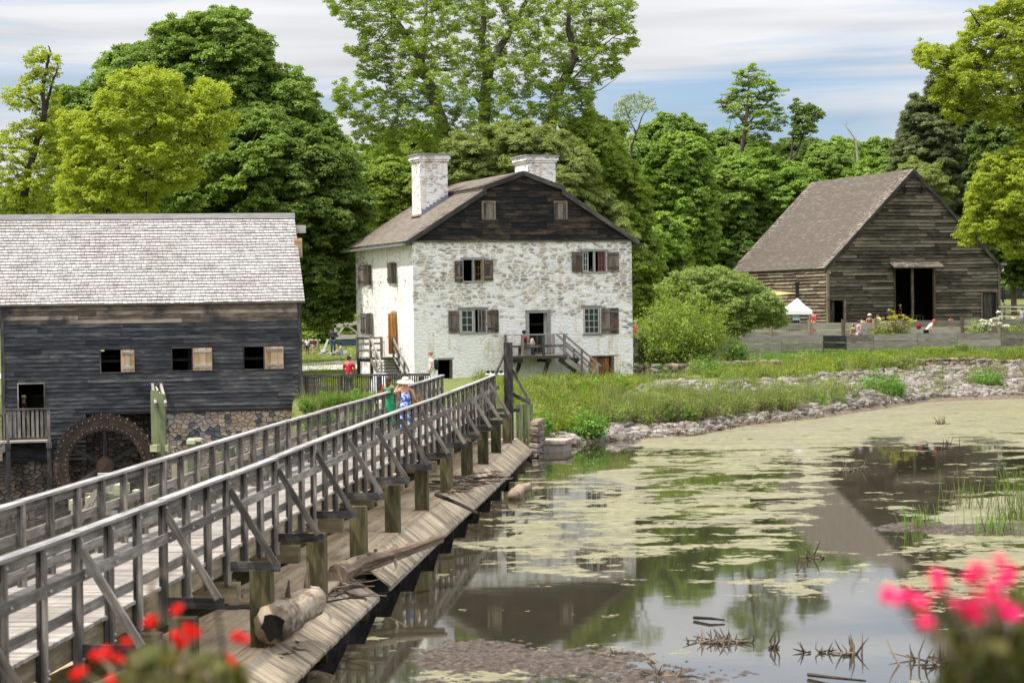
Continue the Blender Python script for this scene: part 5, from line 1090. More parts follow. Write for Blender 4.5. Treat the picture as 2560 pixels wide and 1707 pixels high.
def crib(name, label, boxes, mats, cat='sluice timber', group=None):
    o0_ = P(boxes[0][0], boxes[0][3], boxes[0][4]); t_ = thing(name, label, cat, (o0_.x, o0_.y, -.5), group)
    for (x0, y0, x1, y1, Y, dp), mt in zip(boxes, mats):
        a = P(x0, y1, Y); b = P(x1, y0, Y); mb = MB(); mb.box(Vector((a.x, Y, a.z)), Vector((b.x-a.x, 0, 0)), Vector((0, dp, 0)), Z*(b.z-a.z)); mb.build('timber', MW[mt], t_)
crib('sluice_gate', 'short dark green gate post between the wheel and the stone foundation', [(470, 1097, 500, 1215, 79, .35), (468, 1096, 502, 1104, 78.98, .4), (466, 1100, 486, 1110, 78.6, .3)], ['green', 'greencap', 'greencap'])
crib('flume_box', 'green timber flume box beside the stone foundation behind the bridge', [(555, 1120, 578, 1200, 78, 1.0), (590, 1110, 600, 1160, 80, .3), (690, 1088, 708, 1150, 79, .3), (600, 1090, 640, 1098, 80, .5), (690, 1086, 710, 1092, 78.9, .4), (500, 1160, 560, 1200, 79.5, .3)], ['green', 'green', 'green', 'greencap', 'greencap', 'fascia'])
crib('timber_crib', 'stacked pale green crib timbers in front of the wheel bottom', [(213, 1243, 240, 1270, 70, 1.2), (284, 1212, 311, 1238, 70, 1.0), (235, 1213, 250, 1240, 71, .8), (212, 1232, 312, 1255, 71.5, .4), (172, 1250, 193, 1275, 69, .8), (177, 1257, 193, 1285, 68.5, .8), (330, 1226, 342, 1250, 71, .6), (270, 1240, 330, 1275, 72, .4)], ['greencap', 'greencap', 'greencap', 'green', 'greencap', 'greencap', 'greencap', 'green'])
crib('flume_wall', 'tan plank wall of the tailrace behind the far railing', [(430, 1140, 470, 1215, 80.5, .2), (540, 1130, 556, 1200, 80.6, .2), (600, 1140, 640, 1190, 80.2, .2)], ['fascia', 'fascia', 'fascia'])
# ---------------- fences ----------------
def plank_fence(name, label, pts, h, rows, mat, postw=.1, bay=None, darkbay=None, gap=.05, posts_front=False, posttop=.0):
    p0 = pts[0]; fe = thing(name, label, 'fence', tuple(p0)); bays = []
    for i in range(len(pts)-1):
        a, b = Vector(pts[i]), Vector(pts[i+1]); dv = b-a; L_ = Vector((dv.x, dv.y, 0)).length
        mt = MW['fencedark'] if darkbay == i else MW[mat]; mb = MB(); rh = (h-gap*(rows-1))/rows; sd = Vector((dv.y, -dv.x, 0)).normalized()
        for k in range(rows):
            j1, j2 = rng.uniform(-.02, .02), rng.uniform(-.02, .02); zo = k*(rh+gap)
            q = [a+Z*(zo+j1)+dv*.004, b+Z*(zo+j2)-dv*.004, b+Z*(zo+rh+j2)-dv*.004, a+Z*(zo+rh+j1)+dv*.004]; mb.prism(q, sd*.035)
        mb.build('plank_panel', mt, fe)
    for i, p in enumerate(pts): 
        mb = MB(); p = Vector(p); f = -.06 if posts_front else .12
        mb.tube([p+Vector((0, f, -.3)), p+Vector((rng.uniform(-.02, .02), f, h+posttop))], postw*.75, 6); mb.build('post', MW['fpost'], fe)
def fp(x, yb, Y): p = P(x, yb, Y); return (p.x, p.y, p.z)
fx = [1600, 1655, 1735, 1850, 1953, 2058, 2116, 2185, 2294, 2393, 2502, 2600]; fY = [122, 123, 125, 126.5, 128, 129, 129.3, 130, 130.5, 131, 131.5, 132]; fb = [900, 900, 899, 898, 893, 891, 892, 889, 886, 885, 883, 882]
plank_fence('plank_fence', 'front grey plank fence with one blackened panel above the grassy bank', [fp(*t) for t in zip(fx, fb, fY)], 1.32, 3, 'fence', darkbay=5)
bx_ = [1800, 1858, 1928, 2022, 2108, 2185]; plank_fence('plank_fence', 'rear grey plank fence in front of the white tent, brown posts rising above it', [fp(x, 846-(x-1800)*.012, 140+(x-1800)*.004) for x in bx_], .98, 2, 'fence', .16, posts_front=True, posttop=.22)
bx_ = [2190, 2260, 2405, 2497, 2600]; plank_fence('plank_fence', 'rear grey plank fence in front of the big barn door behind the flowers', [fp(x, 838-(x-2190)*.012, 141+(x-2190)*.004) for x in bx_], .98, 2, 'fence', .14, posts_front=True, posttop=.2)
plank_fence('plank_fence', 'shaded plank fence just right of the white house corner', [fp(1583, 908, 120), fp(1600, 906, 121), fp(1655, 903, 122.6)], 1.45, 3, 'fence', gap=.12)
# picket fence and split rail fence beyond the barn
pf = thing('picket_fence', 'black picket fence beyond the barn corner beside the pale road', 'fence', tuple(P(2500, 755, 185))); mb = MB(); a = P(2496, 748, 184); b = P(2620, 748, 184)
for k in range(42): q = a.lerp(b, k/41); mb.box(Vector((q.x, q.y, q.z)), Vector((.07, 0, 0)), Vector((0, .03, 0)), Z*1.02)
mb.build('pickets', MW['fencedark'], pf); mb = MB(); mb.beam(a+Z*.25+Vector((0, .06, 0)), b+Z*.25+Vector((0, .06, 0)), .05, .09); mb.beam(a+Z*.75+Vector((0, .06, 0)), b+Z*.75+Vector((0, .06, 0)), .05, .09); mb.build('rail', MW['fencedark'], pf)
for x in (2506, 2535): q = P(x, 748, 184); mb = MB(); mb.box(Vector((q.x, q.y+.1, q.z-.3)), Vector((.18, 0, 0)), Vector((0, .15, 0)), Z*1.4); mb.build('post', MW['fencedark'], pf)
sf = thing('split_rail_fence', 'pale split rail fence at the far right of the barn', 'fence', tuple(P(2512, 800, 158)))
for x in (2511, 2566): q = P(x, 808, 158); mb = MB(); mb.tube([q-Z*.3, q+Z*1.5], .09, 6, jit=.1); mb.build('post', MW['fpost'], sf)
for y in (768, 779, 791, 802): mb = MB(); a = P(2497, y, 158); b = P(2575, y+rng.uniform(-3, 3), 157); mb.tube([a, a.lerp(b, .5)+Z*rng.uniform(-.06, .06), b], .055, 6, jit=.15); mb.build('rail', MW['greypale'], sf)
# iron balustrade by the mill
bf = thing('balustrade', 'dark balustrade fence between the mill corner and the bridge', 'fence', tuple(P(760, 1000, 84.8))); a = P(753, 1002, 84.6); b = P(1075, 1006, 82.3); top = P(753, 938, 84.6).z
mb = MB(); k = 60
for i in range(k): q = a.lerp(b, i/(k-1)); mb.box(Vector((q.x, q.y, q.z+.05)), Vector((.045, 0, 0)), Vector((0, .045, 0)), Z*(top-q.z-.06))
mb.build('balusters', MW['post'], bf); mb = MB(); mb.beam(Vector((a.x, a.y, top)), Vector((b.x, b.y, P(1075, 936, 82.3).z)), .14, .09); mb.beam(a+Z*.1, b+Z*.1, .05, .06); mb.build('handrail', MW['post'], bf)
for x in (757, 852, 951, 1055): t_ = (x-753)/322; q = a.lerp(b, t_); mb = MB(); mb.box(Vector((q.x-.07, q.y-.07, q.z-.4)), Vector((.15, 0, 0)), Vector((0, .14, 0)), Z*(top-q.z+.36)); mb.build('post', MW['post'], bf)
# barrel, bench, white board, plant tray
q = P(778, 985, 91); br_ = thing('barrel', 'old brown barrel on the grass behind the balustrade', 'barrel', (q.x, q.y, q.z)); mb = MB(); mb.lathe(q, [(.0, 0), (.26, 0), (.33, .25), (.34, .4), (.33, .55), (.27, .8), (.24, .8), (.24, .76), (0, .76)], 18); mb.build('staves', MW['fpost'], br_, smooth=False)
for z_ in (.12, .3, .52, .7): mb = MB(); r_ = np.interp(z_, [0, .25, .4, .55, .8], [.26, .33, .34, .33, .27])+.006; mb.lathe(q, [(r_, z_-.02), (r_+.004, z_+.02)], 18); mb.build('hoop', MP['blackiron'], br_)
q = P(850, 998, 86.5); bn = thing('bench', 'plain wooden bench behind the balustrade', 'bench', (q.x, q.y, q.z)); mb = MB(); mb.box(q+Vector((-.6, 0, .42)), Vector((1.25, 0, 0)), Vector((0, .35, 0)), Z*.06); mb.build('seat', MW['greypale'], bn)
for s_ in (-.5, .5): mb = MB(); mb.box(q+Vector((s_-.05, .03, 0)), Vector((.1, 0, 0)), Vector((0, .28, 0)), Z*.42); mb.build('leg', MW['porch'], bn)
MP['bottle'] = plain('clear blue plastic', (.45, .55, .62), .2)
mb = MB(); mb.lathe(q+Vector((.33, .15, .48)), [(0, 0), (.035, 0), (.035, .15), (.015, .2), (.015, .23), (0, .23)], 10); solo(mb, 'water_bottle', MP['bottle'], 'clear water bottle standing on the bench', 'bottle', smooth=True)
q = P(940, 1000, 87.5); mb = MB(); a = P(920, 1000, 87.5); b = P(978, 1000, 87.5); c = P(965, 934, 87.7); d = P(932, 934, 87.7); mb.prism([a, b, c, d], Vector((0, .5, 0))); solo(mb, 'white_stand', MP['white'], 'white cloth covered stand below the side stairs', 'stand')
q = P(1235, 932, 88); pt = thing('plant_tray', 'black tray of seedlings on a white table by the house wall', 'plant tray', (q.x, q.y, q.z-.9)); mb = MB(); mb.box(q+Vector((-.35, 0, -.08)), Vector((.85, 0, 0)), Vector((0, .5, 0)), Z*.05); mb.build('table_top', MP['white'], pt)
for s_ in (-.3, .4): mb = MB(); mb.box(q+Vector((s_, .2, -.9)), Vector((.05, 0, 0)), Vector((0, .05, 0)), Z*.82); mb.build('leg', MP['blackiron'], pt)
for s_ in (-.25, -.05, .12, .3): mb = MB(); mb.lathe(q+Vector((s_, .2, -.03)), [(0, 0), (.06, 0), (.08, .12), (0, .12)], 10); mb.build('pot', MP['blackiron'], pt)
# ---------------- tent, stove pipe, shade sail ----------------
tY = 153.5; tz = gh(P(1960, 800, tY).x, tY); T_ = thing('canopy_tent', 'small white pop-up canopy tent beside the barn wall', 'tent', tuple(Vector((P(1990, 800, tY).x, tY, tz))))
ap = P(1992, 745, tY+1.2); fl = P(1963, 777, tY); frr = P(2031, 774, tY-.1); bl_ = P(1948, 770, tY+2.4); brr = P(2012, 768, tY+2.4); sl2 = P(1952, 774, tY+2.4)
zt2 = fl.z; cs_ = [Vector((fl.x, tY, zt2)), Vector((frr.x, tY, zt2)), Vector((frr.x+.15, tY+2.4, zt2)), Vector((fl.x-.1, tY+2.4, zt2))]; cs_[3].x = P(1945, 775, tY+2.4).x
mb = MB(); ap = Vector(((cs_[0].x+cs_[2].x)/2, tY+1.2, P(1992, 745, tY+1.2).z)); cn = [c+Z*.0 for c in cs_]
for i in range(4):
    a, b = cn[i], cn[(i+1) % 4]; m1_ = a.lerp(ap, .5)-Z*.08; m2_ = b.lerp(ap, .5)-Z*.08; mb.quadp([a, b, m2_, m1_], .5); mb.quadp([m1_, m2_, ap], .5); mb.quadp([a-Z*.28, b-Z*.28, b, a], .6)
mb.build('canopy', MP['white'], T_)
for c in cn: mb = MB(); mb.box(Vector((c.x-.03, c.y-.03, tz)), Vector((.06, 0, 0)), Vector((0, .06, 0)), Z*(c.z-tz-.02)); mb.build('leg', MP['bolt'], T_)
q = P(1992, 822, tY+.3); q.z = tz; tb = thing('table', 'folding table with papers under the white canopy', 'table', tuple(q)); mb = MB(); mb.box(q+Vector((-.6, 0, .95)), Vector((1.5, 0, 0)), Vector((0, .6, 0)), Z*.05); mb.build('table_top', MP['blackiron'], tb)
for s_ in (-.55, .8): mb = MB(); mb.box(q+Vector((s_, .2, 0)), Vector((.05, 0, 0)), Vector((0, .05, 0)), Z*.95); mb.build('leg', MP['blackiron'], tb)
MP['paper'] = plain('pale blue poster', (.55, .68, .80), .7, .2, 20); mb = MB(); mb.box(q+Vector((-.3, .0, 1.0)), Vector((.55, 0, 0)), Vector((0, .25, .38)), Vector((0, -.01, .01))); solo(mb, 'notice_board', MP['paper'], 'tilted pale blue notice standing on the table under the canopy', 'notice')
q = P(1994, 800, 157.2); mb = MB(); zt3 = P(1994, 706, 157.2).z; mb.tube([(q.x, q.y, gh(q.x, q.y)), (q.x, q.y, zt3)], .14, 12); mb.tube([(q.x, q.y, zt3-.12), (q.x, q.y, zt3)], .17, 12); solo(mb, 'stove_pipe', MP['blackiron'], 'tall black stove pipe standing against the tan barn wall', 'pipe')
MP['sail'] = plain('mustard shade cloth', (.42, .32, .12), .8, .05); mb = MB(); a, b, c = P(1915, 742, 156), P(1990, 733, 155), P(1918, 727, 158); mb.prism([a, b, c], Z*.02); sa = solo(mb, 'shade_sail', MP['sail'], 'mustard yellow shade sail stretched behind the apple tree', 'shade sail')
# hewn timber frame and blue cart far left behind the house
q = P(870, 880, 165); tf = thing('hewn_shed', 'grey hewn timber shed frame in the trees left of the white house', 'timber frame', (q.x, q.y, gh(q.x, q.y)))
for pts, w_ in ((((834, 815), (905, 805)), .3), (((838, 843), (905, 841)), .35), (((862, 812), (842, 842)), .16), (((868, 812), (900, 838)), .16), (((838, 812), (833, 886)), .25)):
    mb = MB(); mb.beam(P(*pts[0], 165), P(*pts[1], 165), .25, w_); mb.build('timber', MW['greypale'], tf)
MP['bluepaint'] = plain('dull blue paint', (.04, .07, .12), .7); q = P(880, 860, 167); mb = MB(); mb.box(P(843, 864, 167), Vector((2.1, 0, 0)), Vector((0, 1, 0)), Z*.55); mb.box(P(850, 850, 167), Vector((1.6, 0, 0)), Vector((0, .9, 0)), Z*.12); solo(mb, 'blue_cart', MP['bluepaint'], 'dark blue cart body under the timber frame', 'cart')
mb = MB(); mb.beam(P(807, 880, 152), P(820, 848, 152), .05, .14); solo(mb, 'leaning_board', MP['white'], 'white board leaning beside the man in dark clothes', 'board')
for i, (x0, x1, y) in enumerate(((750, 800, 853), (750, 775, 868))): pass
lf = thing('log_fence', 'low log rail fence behind the children on the left lawn', 'fence', tuple(P(755, 878, 158)))
for y in (853, 866, 876): mb = MB(); a, b = P(745, y, 158), P(800, y-2, 159); mb.tube([a, a.lerp(b, .5)+Z*.04, b], .10, 6, jit=.12); mb.build('rail', MW['greypale'], lf)
for x in (760, 795): mb = MB(); mb.tube([P(x, 884, 158.3), P(x, 848, 158.3)], .1, 6); mb.build('post', MW['fpost'], lf)
mb = MB()
for k in range(46): a_ = rng.uniform(0, 6.28); p = onground(rng.uniform(795, 860), rng.uniform(881, 888)); mb.box(p, Vector((rng.uniform(.1, .4), 0, .02)), Vector((0, rng.uniform(.1, .3), .02)), Z*rng.uniform(.03, .14))
MP['clutter'] = rockmat('mixed picnic things', [(.55, .6, .7), (.05, .05, .06), (.4, .45, .5), (.6, .58, .55), (.1, .12, .2)])
solo(mb, 'picnic_things', MP['clutter'], 'spread of small bags and picnic things on the lawn by the seated man', 'picnic things')
# ---------------- foliage ----------------
ML_ = dict(
    maple=leafmat('maple leaves', (.11, .19, .03), (.24, .37, .06), (.43, .53, .14)),
    dark=leafmat('dark linden leaves', (.055, .10, .02), (.145, .22, .045), (.31, .39, .11)),
    mid=leafmat('mid green leaves', (.09, .155, .028), (.205, .31, .058), (.38, .48, .12)),
    locust=leafmat('yellow green locust leaves', (.21, .27, .025), (.36, .43, .05), (.50, .55, .11), .45),
    pale=leafmat('pale maple leaves', (.14, .21, .03), (.27, .37, .06), (.42, .50, .12), .45),
    olive=leafmat('olive pine needles', (.13, .18, .04), (.26, .32, .09), (.40, .44, .16), .3),
    pine=leafmat('dark pine needles', (.075, .105, .04), (.155, .19, .075), (.25, .28, .13), .25),
    apple=leafmat('pale apple leaves', (.15, .22, .045), (.27, .36, .10), (.42, .48, .19), .35),
    weed=leafmat('bright weeds', (.10, .15, .02), (.23, .29, .045), (.40, .41, .11), .4),
    weed2=leafmat('dusty tall weeds', (0.115, 0.161, 0.040), (0.218, 0.265, 0.081), (0.380, 0.380, 0.161), .4),
    fern=leafmat('broad green weed leaves', (0.075, 0.180, 0.022), (0.150, 0.300, 0.045), (0.300, 0.450, 0.090), .35),
    reed=leafmat('reed blades', (.08, .13, .025), (.16, .22, .05), (.30, .30, .12), .3),
    yellow=leafmat('yellow flower heads', (.30, .30, .04), (.46, .43, .06), (.6, .56, .12), .2),
    whitefl=leafmat('white flower heads', (.5, .5, .42), (.7, .7, .62), (.8, .8, .75), .2),
    brown=leafmat('dry brown brush', (.06, .045, .03), (.14, .10, .07), (.24, .18, .13), .1),
)
def leaves(cen, nrm_c, size, aspect=.62, up=.5, spread=.6, rnd=None, droop=0):
    """one folded-free diamond leaf per centre; cen (N,3), nrm_c outward directions"""
    N = len(cen); n = nrm_c*1.0+NR.normal(0, spread, (N, 3)); n[:, 2] += up; n /= np.linalg.norm(n, axis=1, keepdims=True)+1e-9
    t = np.cross(n, NR.normal(0, 1, (N, 3))); t /= np.linalg.norm(t, axis=1, keepdims=True)+1e-9; b = np.cross(n, t)
    s = size*NR.uniform(.6, 1.3, (N, 1))
    V = np.stack([cen-t*s*.5, cen-b*s*aspect*.5, cen+t*s*.5, cen+b*s*aspect*.5], 1).reshape(-1, 3)
    return V, np.arange(4*N).reshape(N, 4)
def crown_from_lobes(C, Rr, dens, size, flat=.75, rc=.5, aspect=.62, up=.5, zmin=-.5, inner=.25):
    """C (n,3) lobe centres in metres, Rr radii; dens leaves per square metre of lobe silhouette"""
    P_, Nn, Rn = [], [], []
    for c, r in zip(C, Rr):
        k = max(5, int(5.5*(r/rc)**2)); d = NR.normal(0, 1, (k, 3)); d /= np.linalg.norm(d, axis=1, keepdims=True); d[:, 2] = np.where(d[:, 2] < zmin, -d[:, 2], d[:, 2])
        rad = r*np.where(NR.random(k) < inner, NR.uniform(.2, .8, k), NR.uniform(.82, 1.05, k)); cc = c+d*rad[:, None]*np.array([1, 1, flat]); m = max(3, int(dens*math.pi*r*r/k)); lr = NR.random()
        dd = NR.normal(0, 1, (k, m, 3)); dd /= np.linalg.norm(dd, axis=2, keepdims=True); dd[:, :, 2] = np.abs(dd[:, :, 2])*1.1-.4
        q = cc[:, None, :]+dd*(rc*NR.uniform(.3, 1.0, (k, m, 1)))*np.array([1, 1, .8]); P_.append(q.reshape(-1, 3))
        Nn.append((dd*.8+d[:, None, :]*.6).reshape(-1, 3)); Rn.append(np.clip(.3*lr+.35*NR.random((k, 1))+.35*NR.random((k, m)), 0, 1).ravel())
    P_ = np.concatenate(P_); Nn = np.concatenate(Nn); Rn = np.concatenate(Rn); V, Q = leaves(P_, Nn, size, aspect, up); return V, Q, Rn
rt = random.Random(11)
def poly_lobes(poly, rmin, rmax, spacing, tries=2500, edge=.55):
    xs = [p[0] for p in poly]; ys = [p[1] for p in poly]; out = []
    def edist(x, y):
        m_ = 1e9
        for i in range(len(poly)):
            x1, y1 = poly[i]; x2, y2 = poly[(i+1) % len(poly)]; L2 = (x2-x1)**2+(y2-y1)**2 or 1; t = max(0, min(1, ((x-x1)*(x2-x1)+(y-y1)*(y2-y1))/L2)); m_ = min(m_, math.hypot(x-x1-t*(x2-x1), y-y1-t*(y2-y1)))
        return m_
    for _ in range(tries):
        x, y = rt.uniform(min(xs), max(xs)), rt.uniform(min(ys), max(ys))
        if not inpoly(x, y, poly): continue
        e = edist(x, y); r = min(rt.uniform(rmin, rmax), max(e*1.05+4, rmin*edge))
        if e < r*.55: continue
        if any((x-a)**2+(y-b)**2 < (spacing*(r+c)*.5)**2 for a, b, c, _ in out): continue
        out.append((x, y, r, e))
    # ragged sprigs that break the outline
    n0 = len(out); k = 0
    for _ in range(tries):
        if k > n0*1.1: break
        x, y = rt.uniform(min(xs)-14, max(xs)+14), rt.uniform(min(ys)-14, max(ys)+6); e = edist(x, y); ins = inpoly(x, y, poly)
        if e < (14 if ins else rmin*.6): out.append((x, y, rt.uniform(.28, .7)*rmin, 4)); k += 1
    return out
FINE = .74
def tree(name, label, Y, poly, rpx, mat, cat='tree', spacing=.75, dens=330, size=.26, rc=.5, depth=None, limbs=None, base=None, bark='bark', flat=.75, layers=1, aspect=.62, up=.5, auto=14, group=None, trunk_r=.28, zmin=-.5, inner=.25, extra=None, limb_r=.1):
    ppm = F/Y; xs = [p[0] for p in poly]; ys = [p[1] for p in poly]; cx = (min(xs)+max(xs))/2; D = depth or (max(xs)-min(xs))/2/ppm*.6
    lob = []
    for _ in range(layers): lob += poly_lobes(poly, rpx[0], rpx[1], spacing)
    if extra: lob += [(*e, e[2]) for e in extra]
    emax = max(l[3] for l in lob); C, Rr = [], []
    for i, (x, y, r, e) in enumerate(lob):
        dy = rt.uniform(-1, .75)*D*math.sqrt(min(1, e/emax+.12)); p = P(x, y, Y+dy); C.append((p.x, p.y, p.z)); Rr.append(r/ppm*(1+dy/Y))
    bx = P(base[0], base[1], Y) if base else P(cx, max(ys), Y); g = gh(bx.x, Y)
    root = thing(name, label, cat, (bx.x, bx.y, min(g, bx.z)), group)
    V, Q, Rn = crown_from_lobes(np.array(C), Rr, dens*1.55, size*FINE, flat, rc*.8, aspect, up, zmin, inner); np_mesh('crown', V, Q, ML_[mat] if isinstance(mat, str) else mat, root, Rn)
    mb = MB(); tb = Vector((bx.x, bx.y, g-.2))
    tops = []
    for l in (limbs or []):
        pts = [P(x, y, Y+(q[0] if q else 0)) for x, y, *q in l[1]]; k = len(pts); p = smooth([tuple(a) for a in pts], 4); r0_, r1_ = l[0]; mb.tube([Vector(a)+Vector((rt.uniform(-.05, .05), 0, 0)) for a in p], [lerp(r0_, r1_, i/(len(p)-1)) for i in range(len(p))], 7, jit=.08); tops += [Vector(a) for a in p[len(p)//3:]] if len(l) < 3 else []
    if not tops:
        hub = Vector((bx.x, bx.y, P(cx, lerp(max(ys), min(ys), .35), Y).z)); mb.tube(smooth([tuple(tb), tuple(tb.lerp(hub, .5)+Vector((rt.uniform(-.3, .3), 0, 0))), tuple(hub)], 4), [trunk_r*(1-.06*i) for i in range(9)], 8, jit=.06); tops = [hub, tb.lerp(hub, .7)]
    elif base: pass
    for _ in range(min(auto, len(C))):
        c = Vector(rt.choice(C)); s_ = min(tops, key=lambda t: (t-c).length+rt.uniform(0, 1.5)+(2 if t.z > c.z else 0)); m_ = s_.lerp(c, .5)+Vector((rt.uniform(-.3, .3), 0, -.15*(c-s_).length*rt.random())); mb.tube(smooth([tuple(s_), tuple(m_), tuple(c)], 3), [limb_r*(1-.13*i) for i in range(7)], 5)
    mb.build('trunk', MW[bark], root); return root
# locusts and maples behind the mill
tree('locust_tree', 'thin yellow green locust with a bare twisted top at far left', 112, [(2,235),(45,215),(70,185),(68,140),(85,122),(120,128),(150,145),(148,175),(125,205),(150,240),(155,280),(140,320),(165,380),(140,420),(180,480),(190,540),(-30,560),(-40,380),(10,330),(60,300),(95,300),(60,270),(20,275)], (12, 26), 'locust', dens=300, size=.2, rc=.33, spacing=.95, depth=2.5, limbs=[((.26, .14), [(58,560), (60,490), (75,410), (95,350), (110,290)]), ((.14, .03), [(110,290), (108,220), (120,160), (125,135), (122,115)]), ((.09, .03), [(112,285), (130,215), (143,175), (146,150)]), ((.08, .03), [(100,275), (75,248), (55,245)])], bark='barkdark', auto=14, up=.9, limb_r=.05)
tree('locust_tree', 'broad bright yellow green locust rising above the mill roof', 108, [(150,290),(185,280),(230,290),(245,245),(270,225),(285,190),(320,180),(345,170),(375,170),(410,185),(440,195),(455,220),(445,240),(420,255),(440,280),(470,270),(455,250),(490,235),(505,200),(530,205),(570,230),(565,250),(530,260),(560,280),(600,300),(560,320),(520,325),(570,355),(560,380),(520,375),(480,400),(500,440),(470,470),(400,480),(370,560),(150,560),(150,450),(170,400),(160,350)], (13, 28), 'locust', dens=300, size=.2, rc=.36, spacing=.98, depth=4, layers=2, limbs=[((.28, .14), [(222,530), (232,480), (262,435), (300,418), (345,418), (380,435)]), ((.14, .05), [(335,365), (350,345), (385,315), (410,285), (412,262)]), ((.12, .05), [(300,250), (315,210), (328,180), (325,150)]), ((.1, .04), [(340,360), (345,320), (358,290)]), ((.12, .05), [(450,370), (480,350), (520,330)])], bark='barkdark', auto=26, up=.9, limb_r=.06)
tree('linden_tree', 'tallest dark green tree on the left with a domed crown', 132, [(235,200),(275,150),(300,130),(360,125),(392,110),(395,75),(430,55),(470,70),(480,48),(555,35),(600,40),(612,75),(645,85),(665,110),(680,145),(690,180),(735,175),(755,200),(780,240),(800,290),(825,310),(840,350),(870,370),(900,410),(895,480),(840,560),(230,560),(130,420),(120,300),(160,235),(200,245)], (22, 52), 'mid', dens=300, size=.24, rc=.42, spacing=.72, layers=2, depth=6, limbs=[((.35, .2), [(560,560), (555,400), (560,280)]), ((.2, .07), [(560,280), (600,190), (640,150)]), ((.2, .07), [(560,290), (500,210), (470,140)])], auto=40, base=(560, 600), bark='barkdark')
tree('linden_tree', 'dark drooping leafy tree between the mill gable and the white house', 118, [(560,300),(640,270),(700,290),(760,330),(830,360),(870,390),(890,430),(885,480),(925,500),(930,540),(905,570),(915,590),(880,600),(888,650),(880,720),(885,770),(860,800),(830,795),(800,825),(770,790),(740,800),(720,700),(600,650),(470,560),(500,430)], (18, 40), 'dark', dens=330, size=.23, rc=.38, spacing=.7, layers=2, depth=5, auto=30, limbs=[((.4, .3), [(700,860), (700,700), (690,540)]), ((.2, .08), [(690,540), (740,430), (800,400)])], up=.7, bark='barkdark', base=(700, 880))
tree('linden_tree', 'mid green droopy lower crown right of the bright locust above the mill roof', 116, [(380,400),(440,360),(520,400),(560,330),(640,290),(700,320),(750,380),(760,460),(720,560),(380,560)], (18, 38), 'mid', dens=320, size=.23, rc=.38, spacing=.74, depth=4, auto=20, up=.8)
# centre
CT = [(815,-20),(830,25),(860,55),(905,70),(905,110),(868,128),(905,150),(890,190),(900,240),(850,200),(838,250),(855,290),(890,310),(890,350),(925,400),(960,440),(1200,420),(1420,420),(1560,420),(1540,330),(1480,300),(1475,230),(1500,200),(1550,180),(1540,150),(1590,110),(1575,60),(1585,20),(1570,-20)]
tree('silver_maple', 'tall airy maple towering behind the white house with visible grey limbs', 148, CT, (14, 28), 'pale', dens=350, size=.165, rc=.30, spacing=1.18, layers=2, depth=5, auto=90, extra=[(1500, 130, 20), (1530, 150, 16), (1445, 255, 22), (1470, 240, 16), (1510, 60, 24), (1550, 40, 20), (1480, 180, 14), (845, 30, 18)], base=(1210, 560), inner=.5, up=.15, flat=1.0,
     limbs=[((.55, .4), [(1110,480), (1115,380), (1100,300), (1075,215)]), ((.38, .16), [(1075,215), (1050,150), (1015,90), (985,45), (965,-10)]), ((.18, .1), [(1058,150), (1063,80), (1068,-10)]), ((.25, .12), [(1120,330), (1105,285), (1080,245)]),
            ((.5, .38), [(1212,470), (1210,330), (1212,230), (1225,160)]), ((.3, .12), [(1228,160), (1265,95), (1300,40), (1320,-10)]), ((.3, .12), [(1218,200), (1205,110), (1210,40), (1205,-10)]), ((.14, .06), [(1200,255), (1175,230)]),
            ((.4, .28), [(1375,400), (1380,290), (1400,220), (1438,140)]), ((.28, .1), [(1438,140), (1420,70), (1425,-10)]), ((.2, .08), [(1440,135), (1465,110), (1475,50)]), ((.09, .015), [(1430,200), (1480,150), (1530,95), (1585,68)], 0), ((.06, .012), [(1450,240), (1500,225), (1540,198)], 0), ((.04, .01), [(1530,95), (1560,100), (1592,88)], 0)], limb_r=.05)
tree('pine_tree', 'soft olive feathery tree crown rising between the two chimneys', 138, [(1040,470),(1110,420),(1130,380),(1120,360),(1180,345),(1240,325),(1300,315),(1360,330),(1400,345),(1440,370),(1480,410),(1480,470),(1540,520),(1590,620),(1500,640),(1300,500),(1150,480)], (22, 40), 'olive', dens=480, size=.42, rc=.5, aspect=.13, spacing=.7, layers=2, up=1.2, depth=3, auto=12)
tree('leafy_tree', 'pale green bushy tree left of the tall chimney', 140, [(905,440),(930,420),(980,405),(1030,420),(1045,470),(1040,560),(950,560),(915,560),(905,500)], (20, 36), 'pale', dens=360, size=.22, rc=.36, spacing=.7, layers=2, auto=10)
tree('leafy_tree', 'darker tree top peeking above the pale tree and the left roof edge', 158, [(905,400),(940,355),(1000,345),(1060,340),(1150,360),(1150,440),(900,440)], (24, 40), 'mid', dens=320, size=.27, rc=.45, spacing=.7, layers=2, auto=10)
tree('maple_tree', 'yellow green maple filling the space right behind the house gable', 150, [(1400,420),(1420,330),(1480,300),(1540,330),(1560,400),(1600,450),(1620,560),(1640,700),(1600,860),(1580,860),(1560,640),(1430,480)], (26, 46), 'pale', dens=330, size=.26, rc=.45, spacing=.7, layers=2, depth=4, auto=20)
tree('slender_tree', 'nearly bare small tree against the sky right of the tall maple', 175, [(1530,300),(1545,250),(1585,232),(1630,245),(1642,270),(1600,290),(1570,330),(1545,330)], (8, 15), 'olive', dens=90, size=.2, rc=.4, spacing=.9, depth=2, auto=26, limbs=[((.12, .07), [(1578,420), (1580,365), (1592,330)]), ((.07, .02), [(1592,330), (1605,290), (1625,255)]), ((.07, .02), [(1590,335), (1570,290), (1560,255)]), ((.05, .02), [(1575,360), (1550,330), (1540,300)])], limb_r=.035)
